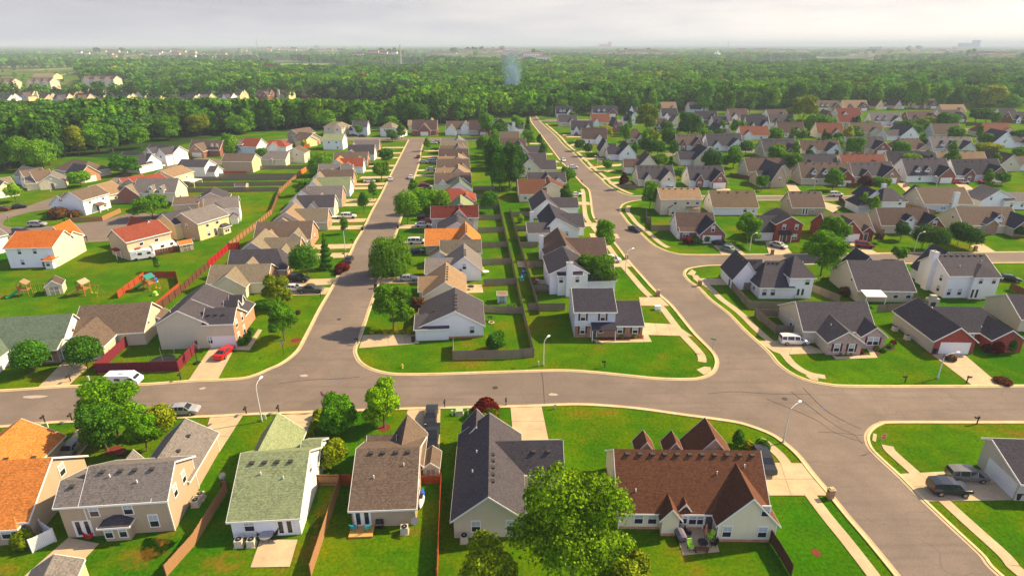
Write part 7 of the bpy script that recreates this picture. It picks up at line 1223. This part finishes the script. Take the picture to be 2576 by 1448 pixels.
# playsets
def playset(label,px,py,ang,roofm,slm):
    t=simple('playset',label,'playset',px,py,[('tower',lambda b:([b.box(x,y,0,x+.12,y+.12,2.9) for x in(-.9,.8) for y in(-.9,.8)],b.box(-.9,-.9,1.3,.92,.92,1.4),b.box(-.9,-.92,1.6,.9,-.86,2.1),b.box(-.92,-.9,1.6,-.86,.9,2.1)),M_playwood)],ang)
    b=MB(); b.face([(-1.1,-1.1,2.7),(0,-1.1,3.5),(0,1.1,3.5),(-1.1,1.1,2.7)]); b.face([(1.1,-1.1,2.7),(1.1,1.1,2.7),(0,1.1,3.5),(0,-1.1,3.5)]); b.face([(-1.1,-1.1,2.68),(-1.1,1.1,2.68),(0,1.1,3.48),(0,-1.1,3.48)]); b.face([(1.1,-1.1,2.68),(0,-1.1,3.48),(0,1.1,3.48),(1.1,1.1,2.68)]); b.build('canopy',roofm,t)
    b=MB(); b.tube([(-.9,-.4,1.35),(-1.6,-.7,1.0),(-2.6,-1.1,.35),(-3.1,-1.3,.25)],.26,6); b.build('slide',slm,t)
    b=MB(); b.box(.9,-.05,2.3,4.0,.05,2.42); b.tube([(4.0,-1.1,0),(4.0,0,2.4),(4.0,1.1,0)],.06,5); b.build('swing_beam',M_playwood,t)
    for k in range(2):
        b=MB(); x=1.9+k*1.1; b.tube([(x-.2,0,2.3),(x-.2,0,.6)],.015,4); b.tube([(x+.2,0,2.3),(x+.2,0,.6)],.015,4); b.box(x-.25,-.12,.55,x+.25,.12,.6); b.build('swing',M_yel,t)
playset('wooden playset with tan canopy and a green slide at far left of the lawn',66,742,15,plain('canvas_tan',(.28,.18,.11),.8),M_greenP); playset('wooden playset with a long swing beam right of the yellow shed',214,740,-10,plain('canvas_cream',(.42,.30,.2),.8),M_yel); playset('playset with teal canopy inside the rust-red playground fence',378,726,-20,plain('canopy_teal',(.015,.20,.19),.6),M_greenP); playset('playset with pink canopy on an east back garden, far',1170,398,0,M_red,M_yel)
for px,py,m,lb in ((392,708,M_blueP,'blue plastic barrel toy beside the teal-canopy playset'),(1313,704,M_teal,'turquoise plastic playhouse in the inner-row garden'),(1316,690,M_blueP,'blue plastic toy box in the inner-row garden'),(1349,708,M_red,'red toy car on the inner-row patio'),(391,1082-340,M_lime,'lime toy near the rust-red fence')):
    simple('garden_toy',lb,'toy',px,py,[('body',lambda b:(b.tube([(0,0,0),(0,0,.7),(0,0,.95)],[.45,.5,.2],8)),m),('base',lambda b:b.box(-.5,-.4,0,.5,.4,.12),M_whiteP)])
simple('paddling_boat','white plastic rowing toy lying on the inner-row lawn','toy',1367,726,[('hull',lambda b:b.tube([(-1.3,0,.15),(-.7,0,.22),(.4,0,.22),(1.3,0,.12)],[.12,.5,.5,.1],8),M_whiteP)],-20)
simple('pool','small blue above-ground pool behind the cream ranch house','pool',1682,434,[('wall',lambda b:b.tube([(0,0,0),(0,0,1.0)],2.4,20,cap=False),M_whiteP),('water',lambda b:b.tube([(0,0,.85),(0,0,.9)],2.35,20),M_blueP)]); simple('pool','round turquoise pool with a pale rim inside the end-street yard','pool',768,358,[('wall',lambda b:b.tube([(0,0,0),(0,0,1.1)],3.4,20,cap=False),M_steel),('water',lambda b:b.tube([(0,0,.9),(0,0,.95)],3.3,20),M_teal)])
# kayak leaning on the small brown house
M_kw=plain('kayak_white',(.8,.82,.85),.3,var=.02)
t=empty('kayak',(*W(1061,1258),0),R(93)); tag(t,'blue and white kayak leaning against the yellow side wall of the small brown house','kayak')
K=[(-1.7,.02),(-1.3,.2),(-.6,.34),(.2,.37),(.9,.30),(1.5,.14),(1.8,.02)]
b=MB(); b.tube([(x,0,.36) for x,r in K[:4]],[r for x,r in K[:4]],10); b.build('hull',M_kw,t); b=MB(); b.tube([(x,0,.36) for x,r in K[3:]],[r*1.005 for x,r in K[3:]],10); b.build('bow',M_blueP,t); b=MB(); b.box(-.45,-.2,.72,.35,.2,.80); b.build('cockpit',M_black,t)
# decks and patio furniture
simple('wooden_deck','small sunlit wooden deck step behind the small brown house','deck',910,1340,[('boards',lambda b:[b.box(-1.3,-.75+k*.16,.18,1.3,-.75+k*.16+.145,.25) for k in range(11)],M_deck),('frame',lambda b:(b.box(-1.28,-.74,.0,1.28,-.68,.18),b.box(-1.28,.9,0,1.28,.96,.18),b.box(-1.28,-.68,0,-1.2,.9,.18),b.box(1.2,-.68,0,1.28,.9,.18)),M_playwood)],3)
def chair(label,px,py,ang,m,z=.25,group=None):
    X,Y=W(px,py); t=empty('garden_chair',(X,Y,z),R(ang)); tag(t,label,'chair',group)
    b=MB(); b.box(-.28,-.28,.36,.28,.28,.41); b.build('seat',m,t); b=MB(); b.face([(-.28,.26,.4),(.28,.26,.4),(.28,.5,1.05),(-.28,.5,1.05)]); b.face([(-.28,.30,.4),(-.28,.54,1.05),(.28,.54,1.05),(.28,.30,.4)]); b.box(-.28,.47,1.0,.28,.54,1.07); b.build('backrest',m,t)
    for x in(-.25,.22):
        b=MB(); b.box(x,-.26,.58,x+.05,.35,.62); b.build('armrest',m,t)
        for y in(-.26,.2): b=MB(); b.box(x,y,0,x+.04,y+.04,.6); b.build('leg',M_black,t)
chair('turquoise garden chair on the small deck, left one',893,1336,155,M_teal); chair('turquoise garden chair on the small deck, right one',925,1336,205,M_teal)
chair('red folding chair on the tan house patio',229,1356,120,M_red,.06); chair('lime-green chair at the patio table of the cream house',1737,1382,10,M_lime,.06); chair('second lime chair beside the closed umbrella',1785,1356,-60,M_lime,.06); chair('dark chair on the cream house patio near the grill',1731,1347,60,M_black,.06); chair('dark metal chair at the patio right edge',1792,1374,-90,M_black,.06)
def table(label,px,py,r,top,z=.06,h=.74):
    X,Y=W(px,py); t=empty('garden_table',(X,Y,z)); tag(t,label,'table'); b=MB(); b.tube([(0,0,h-.04),(0,0,h)],r,18); b.build('tabletop',top,t)
    for k in range(4): a=k*1.57+.78; b=MB(); b.tube([(r*.7*math.cos(a),r*.7*math.sin(a),0),(r*.6*math.cos(a),r*.6*math.sin(a),h-.04)],.03,5); b.build('leg',M_black,t)
table('round grey glass patio table on the green house patio',672,1358,.75,M_steel); table('dark round table at the cream house patio',1766,1376,.55,M_black); table('round table on the corner garden patio',1233,806,.6,M_black); table('table on the inner-row dark patio',1352,712,.5,M_steel)
chair('black patio chair behind the round glass table, left',656,1348,0,M_black,.06); chair('black patio chair behind the round glass table, right',690,1352,-40,M_black,.06)
simple('patio_umbrella','closed reddish-tan patio umbrella standing on the cream house patio','umbrella',1771,1362,[('pole',lambda b:b.tube([(0,0,0),(0,0,2.4)],.03,6),M_black),('canopy',lambda b:b.tube([(0,0,.9),(0,0,1.2),(0,0,2.3),(0,0,2.45)],[.05,.18,.10,.02],8),plain('umbrella_cloth',(.42,.16,.10),.8)),('base',lambda b:b.tube([(0,0,0),(0,0,.1)],.28,10),M_black)],z=.06)
simple('covered_grill','long grey-covered barbecue on the cream house patio','grill',1709,1352,[('cover',lambda b:b.tube([(0,-.9,.62),(0,-.7,.66),(0,.6,.66),(0,.85,.6)],[.35,.52,.52,.32],10),plain('grill_cover',(.17,.15,.19),.7)),('cart',lambda b:b.box(-.4,-.7,0,.4,.6,.3),M_black)],8,z=.06)
simple('barbecue_grill','black barbecue standing by the small brown house wall','grill',956,1326,[('hood',lambda b:b.tube([(-.4,0,.85),(.4,0,.85)],.28,10),M_black),('cart',lambda b:(b.box(-.42,-.25,.1,.42,.25,.12),[b.box(x,y,0,x+.05,y+.05,.7) for x in(-.42,.37) for y in(-.25,.2)]),M_black)])
simple('barbecue_grill','black round barbecue beside the tan-roofed cream house wall','grill',299,868,[('bowl',lambda b:b.tube([(0,0,.5),(0,0,.7),(0,0,.9),(0,0,1.0)],[.15,.35,.33,.1],10),M_black),('legs',lambda b:[b.tube([(.3*math.cos(a),.3*math.sin(a),0),(.1*math.cos(a),.1*math.sin(a),.55)],.02,4) for a in(0,2.1,4.2)],M_black)])
simple('garden_bench','dark wooden bench at the patio edge of the cream house','bench',1764,1388,[('seat',lambda b:b.box(-.7,-.2,.4,.7,.25,.46),FM['brown']),('backrest',lambda b:b.box(-.7,-.25,.46,.7,-.2,.85),FM['brown']),('leg',lambda b:b.box(-.65,-.2,0,-.58,.25,.4),FM['brown']),('leg',lambda b:b.box(.58,-.2,0,.65,.25,.4),FM['brown'])],z=.06)
table('white garden table on the grass of an east back garden',1222,690,.8,M_whiteP); table('dark garden table on the paved slab behind the tan-roofed cream house',1184,728,.8,M_black); chair('orange garden chair beside the white garden table',1216,684,20,M_yel,.02); sheet('patio',WP([(1172,716),(1212,716),(1216,736),(1172,737)]),.05,M_conc)
simple('fire_pit','stone fire pit with chairs wood on the corner garden slab','fire pit',1236,812,[('stone_ring',lambda b:b.tube([(.5*math.cos(a),.5*math.sin(a),.15) for a in np.linspace(0,6.28,13)],.14,6,cap=False),M_conc)])
simple('flower_pot','dark-red round flower planter near the grey-roofed tan house','planter',306,1142,[('bowl',lambda b:b.tube([(0,0,0),(0,0,.3),(0,0,.5)],[.4,.62,.68],14),plain('terracotta_red',(.22,.03,.03),.6)),('soil',lambda b:b.tube([(0,0,.42),(0,0,.46)],.6,14),M_bmulch)])
for x,y,r_,lb in ((1897,1128,.5,'larger'),(1905,1120,.35,'smaller')): simple('boulder',lb+' tan garden boulder in the corner bed','boulder',x,y,[('stone',lambda b:b.tube([(0,0,0),(0,0,r_*.6),(0,0,r_)],[r_*1.1,r_,r_*.4],8),plain('boulder_stone',(.45,.34,.18),.9,var=.3,vs=4))])
for i in range(3): chair('white garden chair behind the curved-corner white house, %s of three'%('left','middle','right')[i],2000+i*7,752,180,M_whiteP,.02,'white chairs behind the curved-corner house')
simple('picnic_chimney','pale stone outdoor chimney behind the red-brick ranch','outdoor fireplace',2341,771,[('stack',lambda b:(b.box(-1.2,-.5,0,1.2,.5,1.9),b.box(-.6,-.4,1.9,.6,.4,2.6)),conc('pale_stone',(.5,.46,.38))),('hearth',lambda b:b.box(-.5,-.53,.3,.5,-.49,1.2),M_black)])
simple('garden_gnome_sign','small dark garden figure on the corner lawn','ornament',1510,925,[('figure',lambda b:b.tube([(0,0,0),(0,0,.35),(0,0,.55)],[.15,.12,.03],7),M_black)]) if False else None
# smoke rising from the wood
def smk(p,o):
    nt.nodes.remove(p); v=N('ShaderNodeVolumePrincipled'); v.inputs['Color'].default_value=(.36,.60,.95,1); v.inputs['Anisotropy'].default_value=.1
    t=N('ShaderNodeTexCoord'); g=N('ShaderNodeTexNoise'); g.inputs['Scale'].default_value=.13; g.inputs['Detail'].default_value=3; L(t.outputs['Object'],g.inputs[0])
    s=N('ShaderNodeSeparateXYZ'); L(t.outputs['Object'],s.inputs[0]); hf=ramp(mth('MULTIPLY',s.outputs[2],1/46.),[(0.0,1.0),(.30,.55),(.75,.12),(1.0,.0)])
    r2=mth('ADD',mth('POWER',s.outputs[0],2.0),mth('POWER',s.outputs[1],2.0)); rr=mth('MULTIPLY_ADD',s.outputs[2],3.2,30.0)
    fall=mth('MAXIMUM',mth('SUBTRACT',1.0,mth('DIVIDE',r2,rr)),0.0)
    L(mth('MULTIPLY',mth('MULTIPLY',mth('MULTIPLY',ramp(g.outputs[0],[(.36,0.0),(.70,1.0)]),hf),mth('POWER',fall,1.5)),.55),v.inputs['Density']); L(v.outputs[0],o.inputs['Volume'])
M_smoke=mat('smoke_volume',smk)
sx,sy=W(1288,262); b=MB(); b.tube([(0,0,-2),(0,0,10),(0,0,25),(0,0,40),(0,0,52)],[7,8,10.5,13,13.5],16)
o=b.build('smoke',M_smoke,None,(sx,sy,4)); tag(o,'bluish smoke plume rising out of the wood beyond the second street','smoke',kind='stuff')
# air: pale even haze round the whole scene
def hz_(p,o):
    nt.nodes.remove(p); v=N('ShaderNodeVolumePrincipled'); v.inputs['Color'].default_value=(.70,.85,1,1); v.inputs['Density'].default_value=HAZE; L(v.outputs[0],o.inputs['Volume'])
HAZE=.00017
b=MB(); b.box(-30000,-150,-1,30000,30000,112); o=b.build('haze',mat('haze_volume',hz_)); tag(o,kind='stuff')
